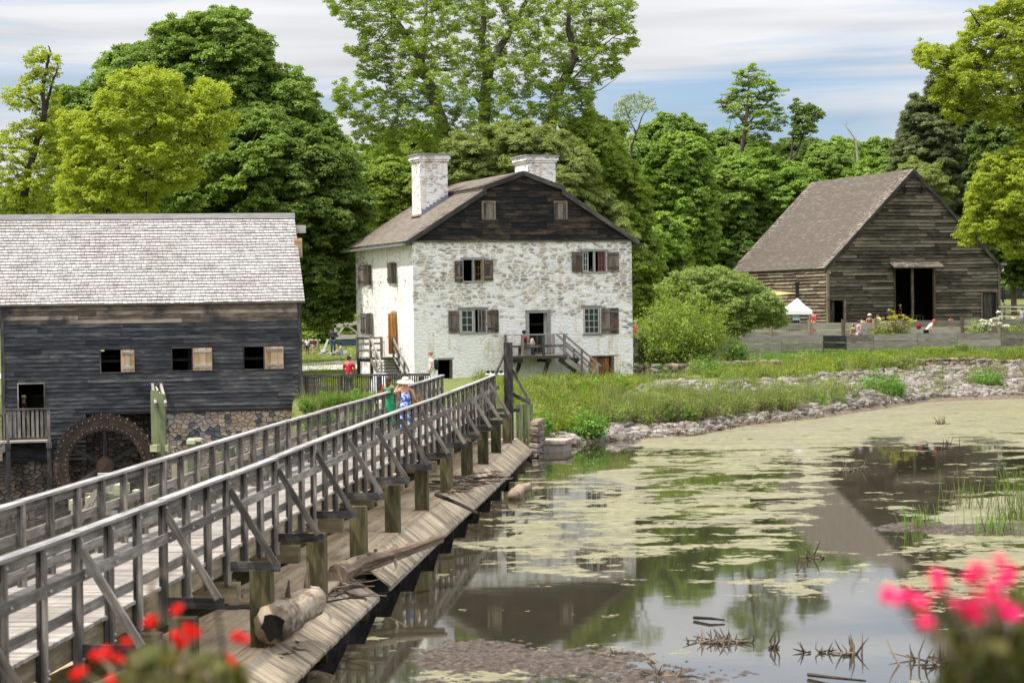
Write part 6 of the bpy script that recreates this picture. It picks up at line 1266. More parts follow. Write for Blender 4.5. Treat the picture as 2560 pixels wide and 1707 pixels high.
# forest behind barn
FORE = [('maple', 168, 1640, 530, 1575, 1740, 860, 'maple'), ('maple', 185, 1610, 350, 1540, 1700, 700, 'mid'), ('maple', 178, 1700, 330, 1620, 1800, 720, 'maple'), ('maple', 198, 1790, 430, 1700, 1880, 740, 'mid'), ('maple', 201, 1880, 380, 1790, 1980, 640, 'maple'),
        ('oak', 215, 1680, 300, 1600, 1770, 480, 'mid'), ('oak', 222, 2000, 350, 1900, 2080, 560, 'dark'), ('oak', 210, 2090, 370, 2000, 2170, 560, 'mid'), ('oak', 200, 1990, 420, 1920, 2060, 560, 'maple'), ('oak', 225, 2180, 350, 2090, 2290, 560, 'mid'), ('oak', 205, 2210, 400, 2130, 2330, 540, 'maple'), ('oak', 199, 1840, 560, 1740, 1960, 760, 'dark'), ('oak', 230, 1830, 330, 1760, 1930, 520, 'mid'), ('oak', 232, 1580, 340, 1510, 1660, 520, 'mid')]
FL = ['sunlit maple crown just right of the house, above the shrub', 'dark tree top beside the bare slender tree', 'broad round maple left of the tall locust trunk', 'lower green maple under the tall locust', 'bright maple crown right of the locust trunk', 'farther oak with its top level with the tall locust fork', 'dark oak crown below the small dark treetops', 'mid green oak above the barn ridge left end', 'bright small crown just over the barn roof slope', 'far oak at the skyline over the barn roof', 'light green crown touching the barn ridge', 'shadowed crown low beside the barn eave', 'distant crown behind the locust', 'distant crown at the left edge of the wood']
for (k, Y, cx, ty, x0, x1, by, mt), lb in zip(FORE, FL):
    w = (x1-x0)/2; h_ = by-ty; pl = []
    for i in range(14):
        a = 2*math.pi*i/14; ex = .82; px_ = cx+w*math.copysign(abs(math.cos(a))**ex, math.cos(a))*rt.uniform(.86, 1.12); py_ = (ty+h_*.5)-h_*.5*math.copysign(abs(math.sin(a))**ex, math.sin(a))*rt.uniform(.9, 1.06); pl.append((px_, py_))
    tree(k+'_tree', lb, Y, pl, (16, 40), mt, dens=270, size=.29, rc=.5, spacing=.72, layers=2, auto=6, depth=4)
tree('locust_tree', 'tall open topped locust rising over the wood against the blue sky', 203, [(1790,255),(1815,238),(1835,205),(1850,170),(1880,168),(1915,190),(1950,215),(1962,235),(1930,245),(1950,270),(1965,310),(1930,330),(1880,330),(1850,300),(1820,300)], (13, 24), 'pale', dens=260, size=.22, rc=.36, spacing=1.0, flat=.5, depth=3, up=1.2, auto=36, base=(1838, 600), limb_r=.055,
     limbs=[((.3, .2), [(1836,640), (1838,520), (1845,420), (1862,330)]), ((.18, .04), [(1862,330), (1868,270), (1872,215), (1870,180)]), ((.14, .04), [(1864,320), (1895,280), (1930,245)]), ((.12, .03), [(1860,310), (1830,270), (1800,250)]), ((.1, .03), [(1866,280), (1900,235), (1940,222)]), ((.12, .05), [(1845,420), (1825,375), (1815,340)])],
     extra=[(1835, 440, 26), (1870, 470, 30), (1890, 400, 30), (1900, 350, 28), (1930, 370, 26), (1815, 380, 22), (1890, 520, 34), (1905, 590, 34), (1860, 570, 24), (1880, 640, 30)])
tree('small_tree', 'little dark tree with tufted twin tops right of the tall locust', 200, [(1975,270),(1990,250),(2010,265),(2030,265),(2058,270),(2060,295),(2035,310),(2040,330),(2000,345),(1975,340),(1985,300)], (9, 16), 'dark', dens=330, size=.26, rc=.4, spacing=.95, depth=2, auto=14, limbs=[((.12, .05), [(1978,400), (1982,340), (1992,265)]), ((.1, .04), [(1985,400), (2010,330), (2045,285)])], limb_r=.05, bark='barkdark')
mb = MB(); mb.tube([P(2140, 350, 205), P(2122, 325, 205), P(2112, 312, 205), P(2125, 305, 205)], [.1, .07, .04, .02], 5); mb.tube([P(2116, 318, 205), P(2105, 305, 205)], [.04, .01], 4); mb.tube([P(2118, 312, 205), P(2116, 300, 205)], [.03, .01], 4)
mb.tube([P(2140, 350, 205), P(2150, 480, 205), P(2150, 600, 205)], [.1, .12, .15], 5); solo(mb, 'dead_snag', MW['greypale'], 'bare grey forked snag poking above the far wood', 'dead tree')
tree('pine_tree', 'large dark pine rising behind the barn ridge at right', 192, [(2268,270),(2285,240),(2310,260),(2330,200),(2390,190),(2440,230),(2450,310),(2480,380),(2440,420),(2460,500),(2430,580),(2380,560),(2330,480),(2290,430),(2230,420),(2235,370),(2260,330)], (14, 26), 'pine', dens=420, size=.55, rc=.5, aspect=.14, spacing=.85, layers=2, depth=5, auto=40, up=.6, flat=.5, limbs=[((.35, .12), [(2365,640), (2362,480), (2355,340), (2340,230)])], bark='barkdark')
for i, t in enumerate(((1590+340, 655), )): pass
tree('pine_tree', 'pale dusty pine boughs beside the dark pine above the barn roof', 186, [(2230,440),(2280,400),(2340,420),(2380,480),(2350,540),(2290,480),(2240,470)], (14, 24), 'olive', dens=380, size=.5, rc=.45, aspect=.14, spacing=.8, depth=3, auto=8, up=.9)
tree('maple_tree', 'big sunlit yellow green tree leaning in at the upper right', 152, [(2288,140),(2300,110),(2345,120),(2375,135),(2430,60),(2420,35),(2480,20),(2520,-20),(2640,-20),(2640,420),(2560,380),(2530,300),(2480,310),(2440,280),(2400,310),(2360,290),(2380,240),(2330,250),(2350,190),(2300,170)], (16, 34), 'locust', dens=290, size=.21, rc=.34, spacing=.95, layers=2, depth=5, auto=40, limbs=[((.35, .2), [(2650,520), (2600,380), (2560,260)]), ((.2, .06), [(2560,260), (2490,190), (2440,150)]), ((.15, .05), [(2530,270), (2460,260), (2400,280)]), ((.15, .05), [(2570,280), (2540,160), (2480,110)])], bark='barkdark', base=(2650, 700))
tree('maple_tree', 'sunlit tree with twiggy grey underside overlapping the barn right roof edge', 150, [(2460,400),(2520,380),(2640,370),(2640,660),(2560,640),(2520,640),(2490,600),(2450,590),(2420,620),(2395,590),(2430,540),(2420,500),(2440,450)], (15, 32), 'locust', dens=290, size=.21, rc=.34, spacing=.9, layers=2, depth=4, auto=60, limbs=[((.3, .1), [(2680,640), (2600,560), (2540,540), (2480,570)]), ((.2, .05), [(2620,560), (2560,600), (2500,620), (2440,610)])], base=(2700, 760), limb_r=.05)
tree('oak_tree', 'dark shaded tree behind the bright ones at the right edge', 178, [(2440,310),(2520,290),(2640,300),(2640,720),(2560,700),(2500,690),(2490,600),(2430,520),(2450,420)], (28, 50), 'dark', dens=280, size=.3, rc=.55, spacing=.7, layers=2, depth=4, auto=12)
# a far wooded skyline filling the gaps: one mass, farther than any tree one can tell apart
def skyline():
    V_, Q_, R_ = [], [], []; C, Rr = [], []
    for i in range(420):
        x = rt.uniform(-150, 2750); Y = rt.uniform(215, 275); top = np.interp(x, [-150, 850, 1000, 1500, 1800, 2200, 2400, 2750], [520, 480, 440, 400, 400, 400, 440, 430]); yy = rt.uniform(top, 760); p = P(x, yy, Y)
        C.append((p.x, p.y, p.z)); Rr.append(rt.uniform(2.2, 3.6))
    V, Q, Rn = crown_from_lobes(np.array(C), Rr, 55, .75, .8, 1.1); tag(np_mesh('woodland', V, Q, ML_['mid'], None, Rn, org=(0, 240, 6)), kind='stuff')
skyline()
# low growth along the left lawn edge
tree('bush', 'light green hedge growth behind the children on the left lawn', 172, [(745,850),(760,800),(800,785),(850,800),(890,790),(900,870),(745,872)], (12, 22), 'pale', 'bush', dens=300, size=.25, rc=.4, spacing=.7, layers=2, auto=2)
def shoots(root, base, Y, w, h, n, mat, size=.11, per=46, aspect=.5, name='foliage'):
    """ragged bush: leafy shoots fanning out from the base, each ending at its own height"""
    C, Nn, Rn, mb = [], [], [], MB()
    for _ in range(n):
        a = rt.uniform(0, 6.28); rr = math.sqrt(rt.random()); bx_ = Vector((base.x+math.cos(a)*rr*w*.22, base.y+math.sin(a)*rr*w*.2, base.z)); hh = h*rt.uniform(.45, 1.12)*(1-.45*rr*rr)
        tip = Vector((base.x+math.cos(a)*rr*w*.55*rt.uniform(.8, 1.2), base.y+math.sin(a)*rr*w*.45, base.z+hh)); mid_ = bx_.lerp(tip, .55)+Vector((rt.gauss(0, .06), 0, h*.06)); r_ = rt.random()
        mb.tube([bx_, mid_, tip], [.014, .01, .004], 4)
        for j in range(per):
            t = 1-rt.random()**1.3*.92; q = mid_.lerp(tip, (t-.55)/.45) if t > .55 else bx_.lerp(mid_, t/.55); sp = .10+.13*(1-t)*w/1.2
            q = q+Vector((rt.gauss(0, sp), rt.gauss(0, sp), rt.gauss(0, sp*.6))); C.append(tuple(q)); Nn.append((q.x-base.x, q.y-base.y, (q.z-base.z)*.4+.15)); Rn.append(min(1, max(0, .45*r_+.55*rt.random())))
    Nn = np.array(Nn); Nn /= np.linalg.norm(Nn, axis=1, keepdims=True)+1e-9; V, Q = leaves(np.array(C), Nn, size, aspect, .5, .8); np_mesh(name, V, Q, ML_[mat], root, np.array(Rn)); mb.build('stems', MW['bark'], root)
# shrubs in front of the fence
lb_ = P(1700, 893, 121); lb_.z = gh(lb_.x, 121)-.05; lil = thing('lilac_bush', 'tall yellow green bush between the white house and the apple tree', 'bush', tuple(lb_)); shoots(lil, lb_, 121, 5.4, 4.75, 330, 'pale', .15, 90, .42)
shoots(lil, lb_+Vector((-1.5, .3, 0)), 121, 2.6, 3.6, 90, 'weed2', .14, 70, .42)
tree('apple_tree', 'wide domed pale apple tree in front of the barn side', 133, [(1640,720),(1680,690),(1730,672),(1790,672),(1850,685),(1905,715),(1945,750),(1968,785),(1958,812),(1900,812),(1850,835),(1800,845),(1750,830),(1700,780)], (10, 26), 'apple', 'tree', dens=500, size=.15, rc=.3, spacing=.78, layers=2, auto=16, zmin=-.9, limbs=[((.16, .1), [(1795,880), (1800,830), (1840,800)]), ((.1, .04), [(1840,800), (1880,795), (1920,790)])], limb_r=.04, base=(1795, 885))
def shrub(label, x, y, r, Y, mat='fern', dens=600, size=.10, cat='shrub', name='shrub', group=None):
    b = P(x, y+r*.8, Y); b.z = min(b.z, gh(b.x, Y)+.1); root = thing(name, label, cat, tuple(b), group); w = 2.3*r/(F/Y); shoots(root, b, Y, w, P(x, y-r*.85, Y).z-b.z, max(14, int(26*w*w)), mat, size); return root
shrub('small dark round shrub on the slope in front of the plank fence', 2189, 910, 22, 123, 'dark'); shrub('small dark shrub growing against the right part of the plank fence', 2402, 874, 22, 129.5, 'dark')
shrub('large leafy green shrub among the riprap stones', 2205, 970, 52, 112, 'fern', 300, .12); shrub('round green shrub on the right end of the bank', 2462, 950, 36, 119, 'fern', 300, .12)
shrub('dusty green shrub right of the small dark round shrub', 2265, 905, 28, 124, 'weed2'); shrub('young leafy shrub in front of the fence behind the retaining wall', 1838, 870, 30, 122, 'fern', 380, .12); shrub('green bush on top of the low stone wall', 1758, 915, 34, 117, 'fern')
shrub('broad leaved weeds beside the stone pier', 1345, 1052, 32, 81.5, 'fern', 500, .13); shrub('lush dark broad leaved weeds above the shore stones', 1475, 1060, 40, 85, 'fern', 420, .12)
shrub('low leafy bush at the foot of the porch stairs', 1420, 955, 26, 101, 'weed', 500, .12); shrub('pale bush with white blossoms beside the barn door', 2447, 828, 30, 136, 'apple', 500, .12)
# white blossom and yellow flowers
def flowers(name, label, pts, mat, size, n, cat, stems=True, Y=136, base=None, rc=.12):
    C = np.array([tuple(P(x, y, Y+rt.uniform(-.4, .4))) for x, y in pts]); V, Q, Rn = crown_from_lobes(C, [rc]*len(C), n/(math.pi*rc*rc), size, .5, .08, .9, 1.5); p0 = P(base[0], base[1], Y); r_ = thing(name, label, cat, tuple(p0)); np_mesh('blossom', V, Q, ML_[mat], r_, Rn)
    mb = MB()
    for c in C: mb.tube([p0+Vector((rt.uniform(-.2, .2), 0, 0)), p0.lerp(Vector(c), .6)+Vector((rt.uniform(-.1, .1), 0, .1)), Vector(c)], .012, 4)
    mb.build('stem', MW['drift'], r_); return r_
flowers('white_flowers', 'clump of white blossom heads above the rear fence near the barn door', [(rt.gauss(2475, 20), rt.gauss(812, 11)) for _ in range(46)], 'whitefl', .12, 16, 'flowers', base=(2470, 850))
fy = flowers('yellow_flowers', 'tall yellow flowering herbs in front of the rear fence', [(rt.gauss(2245, 20), rt.gauss(800, 10)) for _ in range(44)], 'yellow', .09, 14, 'flowers', Y=134, base=(2240, 850))
shrub('feathery green stems under the yellow flowers', 2235, 828, 30, 134.3, 'weed', 500, .12); shrub('green herb clump left of the yellow flowers', 2195, 820, 20, 134.5, 'weed', 500, .12); shrub('spiky green clump at the far right behind the front fence', 2540, 828, 24, 136, 'weed', 500, .12)
# grasses and weeds on the bank
def blades(pts, n, h, w, lean=.35, per=None):
    """upright tapering blades: pts (M,3)"""
    M_ = len(pts); b = np.repeat(pts, n, 0); N = len(b); b = b+np.stack([NR.normal(0, .12, N), NR.normal(0, .12, N), np.zeros(N)], 1)
    hh = h*NR.uniform(.5, 1.25, N); a = NR.uniform(0, 2*math.pi, N); sd = np.stack([np.cos(a), np.sin(a), np.zeros(N)], 1)*w*NR.uniform(.6, 1.3, (N, 1)); ln = NR.normal(0, lean, (N, 3))*hh[:, None]; ln[:, 2] = hh
    V = np.stack([b-sd*.5, b+sd*.5, b+sd*.25+ln, b-sd*.25+ln], 1).reshape(-1, 3); return V, np.arange(4*N).reshape(N, 4), np.repeat(NR.random(M_), n)*.5+NR.random(N)*.5
def fast_ground(poly, n, skip=.74):
    pts = scatter_px(poly, n, rt)
    if skip: pts = [p for p in pts if rt.random() > skip or not any(inpoly(*pix(p.x, p.y, p.z), RIP[i][0]) for i in (0, 1, 2, 3, 4, 6))]
    return np.array([tuple(p) for p in pts])
def weedmass(name, poly, n, h, mat, leaf=.10, per=26, r=.28, blade=8, bladeh=.5, bladew=.02):
    g = fast_ground(poly, n); g = g[g[:, 2] > .12]; pt = np.clip(smoothnoise(g[:, 0]*1.0, g[:, 1]*.8, .75, 1)*.5+.5+NR.normal(0, .12, len(g)), 0, 1); C = g+np.array([0, 0, 1])*(h*.4*(.35+1.1*pt))[:, None]; V1, Q1, R1 = crown_from_lobes(C, [r*rt.uniform(.5, 1.2)*(h/.5)*(.4+1.0*p) for p in pt], per/(math.pi*r*r), leaf, 1.1, .14, .55, .9, -.9); R1 = np.clip(R1*.6+.45*smoothnoise(V1[::4, 0], V1[::4, 1], 1.1, 4)+.2, 0, 1); V2, Q2, R2 = blades(g, blade, bladeh, bladew)
    V = np.concatenate([V1, V2]); Q = np.concatenate([Q1, Q2+len(V1)]); return tag(np_mesh(name, V, Q, ML_[mat], None, np.concatenate([R1, R2]), org=(float(g[:, 0].mean()), float(g[:, 1].mean()), float(g[:, 2].min()))), kind='stuff')
weedmass('weeds', [(1320,1075),(1325,1000),(1330,965),(1440,948),(1600,955),(1750,945),(1900,915),(2000,905),(2100,895),(2300,885),(2560,890),(2560,903),(2250,920),(2100,928),(1980,950),(1850,945),(1700,945),(1610,958),(1560,985),(1500,1000),(1500,1060),(1400,1085),(1320,1100)], 2600, .42, 'weed', leaf=.11, per=34)
weedmass('weeds', [(1500,1000),(1640,1000),(1800,1003),(1900,1003),(2000,990),(2160,985),(2100,1018),(2010,1030),(1850,1038),(1740,1052),(1600,1065),(1500,1062)], 1100, .62, 'weed2', leaf=.09, per=38, bladeh=.8)
weedmass('weeds', [(1585,910),(1700,890),(1900,893),(2100,890),(2300,888),(2560,884),(2560,895),(2300,900),(1980,918),(1800,925),(1620,930)], 900, .35, 'fern', leaf=.11)
weedmass('weeds', [(1850,960),(1960,965),(2130,950),(2100,985),(1970,1000),(1900,990)], 200, .4, 'weed', leaf=.1)
weedmass('weeds', [(757,960),(850,985),(1000,1000),(1110,1010),(1110,1030),(950,1060),(760,1075),(755,1020)], 260, .24, 'weed2', leaf=.08, per=20); weedmass('weeds', [(760,1000),(900,1010),(1000,1030),(900,1090),(760,1090)], 120, .4, 'fern', leaf=.10); weedmass('weeds', [(1180,945),(1300,932),(1440,940),(1330,965),(1320,1030),(1230,1010)], 260, .35, 'weed', leaf=.09)
weedmass('weeds', [(2280,930),(2560,915),(2560,985),(2300,995)], 130, .35, 'weed2', leaf=.09)
weedmass('tall_weeds', [(1320,1080),(1330,965),(1600,950),(1900,915),(2560,890),(2560,960),(2200,1000),(2060,1025),(1740,1070),(1500,1075)], 260, .95, 'weed2', leaf=.10, per=44, r=.2, blade=14, bladeh=1.0)
weedmass('tall_weeds', [(1320,1080),(1330,965),(1600,950),(1900,915),(2100,900),(2200,1000),(2060,1025),(1740,1070),(1500,1075)], 150, .7, 'fern', leaf=.14, per=34, r=.25)
weedmass('dry_weeds', [(1500,1030),(1640,1000),(1900,1000),(2160,985),(2560,905),(2560,985),(2060,1035),(1740,1080),(1500,1090)], 260, .5, 'brown', leaf=.08, per=20, r=.2, blade=16, bladeh=.7, bladew=.015)
g = fast_ground([(755,862),(890,852),(895,905),(1030,960),(1100,985),(755,1005)], 2600); V, Q, Rn = blades(g, 10, .09, .03); tag(np_mesh('grass', V, Q, ML_['weed'], None, Rn, org=(-10, 120, 2)), kind='stuff')
g = fast_ground([(1610,905),(2560,880),(2560,838),(1610,860)], 1500); V, Q, Rn = blades(g, 10, .2, .03); tag(np_mesh('grass', V, Q, ML_['weed'], None, Rn, org=(15, 135, 2)), kind='stuff')
sticks([(2280,915),(2420,905),(2560,905),(2560,960),(2400,950),(2260,940)], 320, 'brush_pile', None, None, ln=(.5, 1.6), r_=(.01, .03), up=.5, kind='stuff', mat='drift')
sticks([(1340,1100),(1500,1070),(1740,1065),(2050,1032),(2060,1044),(1740,1092),(1500,1112),(1400,1122)], 420, 'shore_debris', None, None, ln=(.2, .9), r_=(.008, .03), up=.25, kind='stuff', mat='drift')
g = fast_ground([(1600,1080),(1740,1088),(1870,1058),(2060,1040),(2060,1048),(1870,1070),(1740,1100),(1600,1100)], 160)
mb = MB()
for p in g: mb.tube([Vector(p)+Z*-.1, Vector(p)+Vector((rt.uniform(-.08, .08), 0, rt.uniform(.1, .42)))], [.022, .008], 4)
solo(mb, 'reed_stubs', MW['twig'], None, None, kind='stuff')
# mud flats
def mudmat():
    M_, nt, b = mat_new('wet mud'); L = nt.links; b.inputs['Roughness'].default_value = .6; tc = nd(nt, 'ShaderNodeTexCoord'); n = nd(nt, 'ShaderNodeTexNoise', Scale=9.0, Detail=8.0, Roughness=.75); L.new(tc.outputs['Object'], n.inputs['Vector'])
    r = ramp(nt, [(.38, (.02, .014, .010)), (.54, (.085, .062, .045)), (.72, (.23, .18, .14))]); L.new(n.outputs['Fac'], r.inputs[0]); L.new(r.outputs[0], b.inputs['Base Color']); bp_ = nd(nt, 'ShaderNodeBump', Strength=1.0, Distance=.03); L.new(n.outputs['Fac'], bp_.inputs['Height']); L.new(bp_.outputs[0], b.inputs['Normal']); return M_
MP['mud'] = mudmat()
def mud(cs, ext, label=None):
    x, y, q = grid(ext[0], ext[1], ext[2], ext[3], 160, 200); h = np.full(len(x), -.3)
    for cx, cy, rx, ry, hh in cs: h = np.maximum(h, hh*(1-((x-cx)/rx)**2-((y-cy)/ry)**2))
    h = np.where(h > -.3, h+.035*smoothnoise(x, y, 3.1)+.03*smoothnoise(x, y, 8.3, 1)+.022*smoothnoise(x+.4*y, y, 19, 2)-.015, -.3); return tag(np_mesh('mud_flat', np.stack([x, y, h], 1), q, MP['mud'], smooth=True), kind='structure')
m1_, m2_, m3_ = onz(1200, 1640, 0), onz(1420, 1655, 0), onz(1620, 1690, 0); m4_ = onz(1180, 1722, 0)
mud([(m1_.x, m1_.y, 1.15, 1.7, .07), (m2_.x, m2_.y, 1.5, 1.3, .06), (m3_.x, m3_.y, 1.3, .8, .035), (m4_.x, m4_.y, 1.5, .8, .03)], (m1_.x-2, m3_.x+2, 29.5, 38))
m5_, m6_ = onz(2290, 1318, 0), onz(2500, 1325, 0); mud([(m5_.x, m5_.y, 1.2, .8, .10), (m6_.x, m6_.y, 1.9, 1.3, .14)], (m5_.x-2, m6_.x+3, m5_.y-4, m5_.y+5))
# reeds and dead stems in the pond
def reeds(label, cx, cy, n, h, sx, sy, mat='reed'):
    c = onz(cx, cy, 0); mb = MB(); r_ = thing('reeds', label, 'reeds', (c.x, c.y, 0), 'reed clumps'); pts = np.array([(c.x+rt.gauss(0, sx), c.y+rt.gauss(0, sy), 0) for _ in range(n)]); V, Q, Rn = blades(pts, 3, h, .02, .16); tag(np_mesh('blades', V, Q, ML_[mat], r_, Rn), kind='stuff')
    mb = MB()
    for _ in range(n//3): p = Vector((c.x+rt.gauss(0, sx), c.y+rt.gauss(0, sy), -.05)); mb.tube([p, p+Vector((rt.gauss(0, .12), 0, rt.uniform(.2, .6)))], [.014, .006], 4)
    tag(mb.build('dead_stalks', MW['twig'], r_), kind='stuff')
reeds('tallest green reeds on the mudbank at the right edge', 2545, 1300, 44, 1.15, .35, .4); reeds('thinner reed clump left of the tall reeds', 2425, 1270, 16, .9, .28, .3); reeds('short leafy reed shoots at the left end of the mudbank', 2300, 1320, 26, .5, .25, .25, 'fern'); reeds('low green shoots between the two reed clumps', 2490, 1335, 30, .5, .3, .3, 'fern')
def deadstems(label, cx, cy, n, h, s, z0=-.05):
    c = onz(cx, cy, 0); mb = MB()
    for _ in range(n):
        p = Vector((c.x+rt.gauss(0, s), c.y+rt.gauss(0, s*.8), z0)); a = Vector((rt.gauss(0, .35), rt.gauss(0, .2), 1))*h*rt.uniform(.3, 1.1); mb.tube([p, p+a*.5+Vector((rt.gauss(0, .03), 0, 0)), p+a], [.022, .014, .004], 5)
    for _ in range(n): a = rt.uniform(0, 6.28); p = Vector((c.x+rt.gauss(0, s), c.y+rt.gauss(0, s*.6), .02)); mb.tube([p, p+Vector((math.cos(a), math.sin(a), rt.uniform(0, .2)))*s*1.3], [.02, .006], 5)
    solo(mb, 'dead_reeds', MW['twig'], label, 'dead reeds', group='dead reeds standing in the pond')
for a in (('spiky rotten stump cluster in the pale reflection at bottom centre right', 1795, 1605, 26, .26, .22), ('tall thin dead stem pair right of the stump cluster', 1932, 1620, 5, .62, .05), ('dead stems in front of the pink flowers', 2130, 1635, 8, .4, .12), ('dark branch tangle at the bottom right of the pond', 2345, 1660, 16, .45, .3), ('small upright dead stems between the stump cluster and the tangle', 2050, 1630, 6, .25, .12),
          ('dead stems in the duckweed near the far bank', 2355, 1060, 10, .5, .18), ('twin dark stubs in the far dark water', 2370, 1122, 12, .45, .25), ('little dead shoots in the middle of the pond', 2120, 1175, 10, .4, .3), ('dead shoots at the edge of the barn reflection', 2020, 1395, 6, .45, .2), ('low dead stems on the near mud', 1530, 1640, 9, .2, .15), ('short dead stems at right on the near mud', 1640, 1690, 12, .22, .2)): deadstems(*a)
def lyingstick(label, pts, r_):
    mb = MB(); mb.tube([onz(x, y, .04+.02*(i % 2)) for i, (x, y) in enumerate(pts)], [r_, r_*.8, r_*.5][:len(pts)] if len(pts) == 3 else r_, 6, jit=.15); solo(mb, 'floating_stick', MW['twig'], label, 'stick', group='sticks floating on the pond')
lyingstick('dark forked stick floating above the stump cluster', [(1735, 1543), (1775, 1545), (1812, 1549)], .035); lyingstick('long dark stick floating at the bottom right', [(2020, 1686), (2090, 1694), (2165, 1701)], .03); lyingstick('thin dark stick floating in the middle of the pond', [(1875, 1250), (1950, 1247), (2010, 1248)], .035); lyingstick('slanting stick on the near mud', [(1608, 1632), (1640, 1655), (1660, 1668)], .015)
# ---------------- foreground flowers ----------------
def petalmat(name, c, c2):
    m_ = leafmat(name, c, c2, c2, .35); return m_
ML_['redp'] = petalmat('scarlet petals', (.55, .004, .006), (.85, .02, .02)); ML_['pinkp'] = petalmat('hot pink petals', (.80, .01, .15), (.92, .04, .24)); ML_['geran'] = leafmat('geranium leaves', (.05, .06, .015), (.12, .13, .04), (.22, .17, .10), .3); ML_['geran2'] = leafmat('dark plant leaves', (.02, .03, .008), (.05, .06, .015), (.12, .10, .03), .3)
def bouquet(name, label, Y, heads, hr, mat, leafpoly, leafn, leafmt, base, leafs=.05):
    b = P(base[0], base[1], Y); r_ = thing(name, label, 'flowers', (b.x, b.y, b.z)); mb = MB()
    for (x, y) in heads:
        c = P(x, y, Y+rt.uniform(-.12, .12)); N = rt.randint(9, 22); d = NR.normal(0, 1, (N, 3)); d /= np.linalg.norm(d, axis=1, keepdims=True); q = np.array(c)+d*hr*NR.uniform(.4, 1, (N, 1))*np.array([1, 1, .8]); V, Q = leaves(q, d, hr*1.1, .8, .2, .3); np_mesh('flower_head', V, Q, ML_[mat], r_, NR.random(N))
        mb.tube([b+Vector((rt.uniform(-.04, .04), 0, 0)), b.lerp(c, .6)+Vector((rt.uniform(-.02, .02), 0, .01)), c], .0022, 5)
    mb.build('stems', MW['drift'], r_); g = []
    while len(g) < leafn:
        x, y = rt.uniform(min(p[0] for p in leafpoly), max(p[0] for p in leafpoly)), rt.uniform(min(p[1] for p in leafpoly), max(p[1] for p in leafpoly))
        if inpoly(x, y, leafpoly): g.append(tuple(P(x, y, Y+rt.uniform(-.15, .2))))
    g = np.array(g); V, Q = leaves(g, NR.normal(0, 1, g.shape), leafs, .8, .4); np_mesh('leaves', V, Q, ML_[leafmt], r_, NR.random(len(g))); return r_
rb = bouquet('red_geranium', 'out of focus red geraniums with brownish leaves in the lower left foreground', 4.7, [(434,1526),(450,1522),(381,1546),(372,1560),(464,1570),(488,1578),(440,1590),(452,1606),(470,1600),(321,1602),(268,1626),(238,1636),(286,1640),(250,1645),(300,1645),(190,1686),(202,1676),(589,1590),(608,1598),(571,1641),(580,1655),(592,1668),(360,1662),(280,1700)], .0155, 'redp', [(330,1640),(420,1620),(480,1640),(560,1640),(620,1680),(640,1760),(220,1760),(240,1720),(300,1690)], 230, 'geran', (430, 1850))
mb = MB(); mb.tube([P(538, 1510, 4.6), P(548, 1560, 4.6), P(560, 1640, 4.6), P(568, 1850, 4.6)], [.0035, .004, .005, .005], 6); mb.build('dark_stake', MP['blackiron'], rb)
mb = MB(); mb.tube([P(405, 1560, 4.4), P(385, 1500, 4.4), P(375, 1455, 4.4), P(395, 1430, 4.4), P(425, 1440, 4.4)], [.004, .010, .006, .004, .002], 6); mb.tube([P(420, 1440, 4.4), P(470, 1360, 4.4), P(500, 1400, 4.4), P(505, 1440, 4.4)], .0012, 5); mb.build('dried_stem', MW['drift'], rb)
bouquet('pink_flowers', 'very blurred hot pink flowers at the right edge in the foreground', 3.3, [(2222,1488),(2245,1495),(2272,1488),(2300,1505),(2352,1470),(2345,1440),(2430,1440),(2450,1420),(2500,1405),(2525,1425),(2510,1445),(2400,1510),(2425,1530),(2445,1500),(2455,1540),(2500,1500),(2520,1525),(2540,1540),(2480,1470),(2310,1560)], .016, 'pinkp', [(2400,1590),(2480,1570),(2600,1560),(2650,1800),(2330,1800),(2350,1700)], 420, 'geran2', (2480, 1850), .035)
# window box that carries the blooms, on the near bank below the frame
for nm, lb, x0, x1, Y in (('planter_box', 'wooden planter carrying the red geraniums', -.95, -.45, 4.7), ('planter_box', 'wooden planter carrying the pink flowers', .62, .95, 3.3)):
    bz_ = P(1280, 1850, Y).z; mb = MB(); mb.box((x0, Y-.15, bz_-.2), (x1-x0, 0, 0), (0, .3, 0), (0, 0, .2)); mb.box((x0-.02, Y-.17, bz_), (x1-x0+.04, 0, 0), (0, .34, 0), (0, 0, .02)); mb.box((x0+.1, Y-.08, gh(x0, Y)-.1), (.1, 0, 0), (0, .1, 0), (0, 0, bz_-.2-gh(x0, Y)+.1)); solo(mb, nm, MW['fpost'], lb, 'planter')
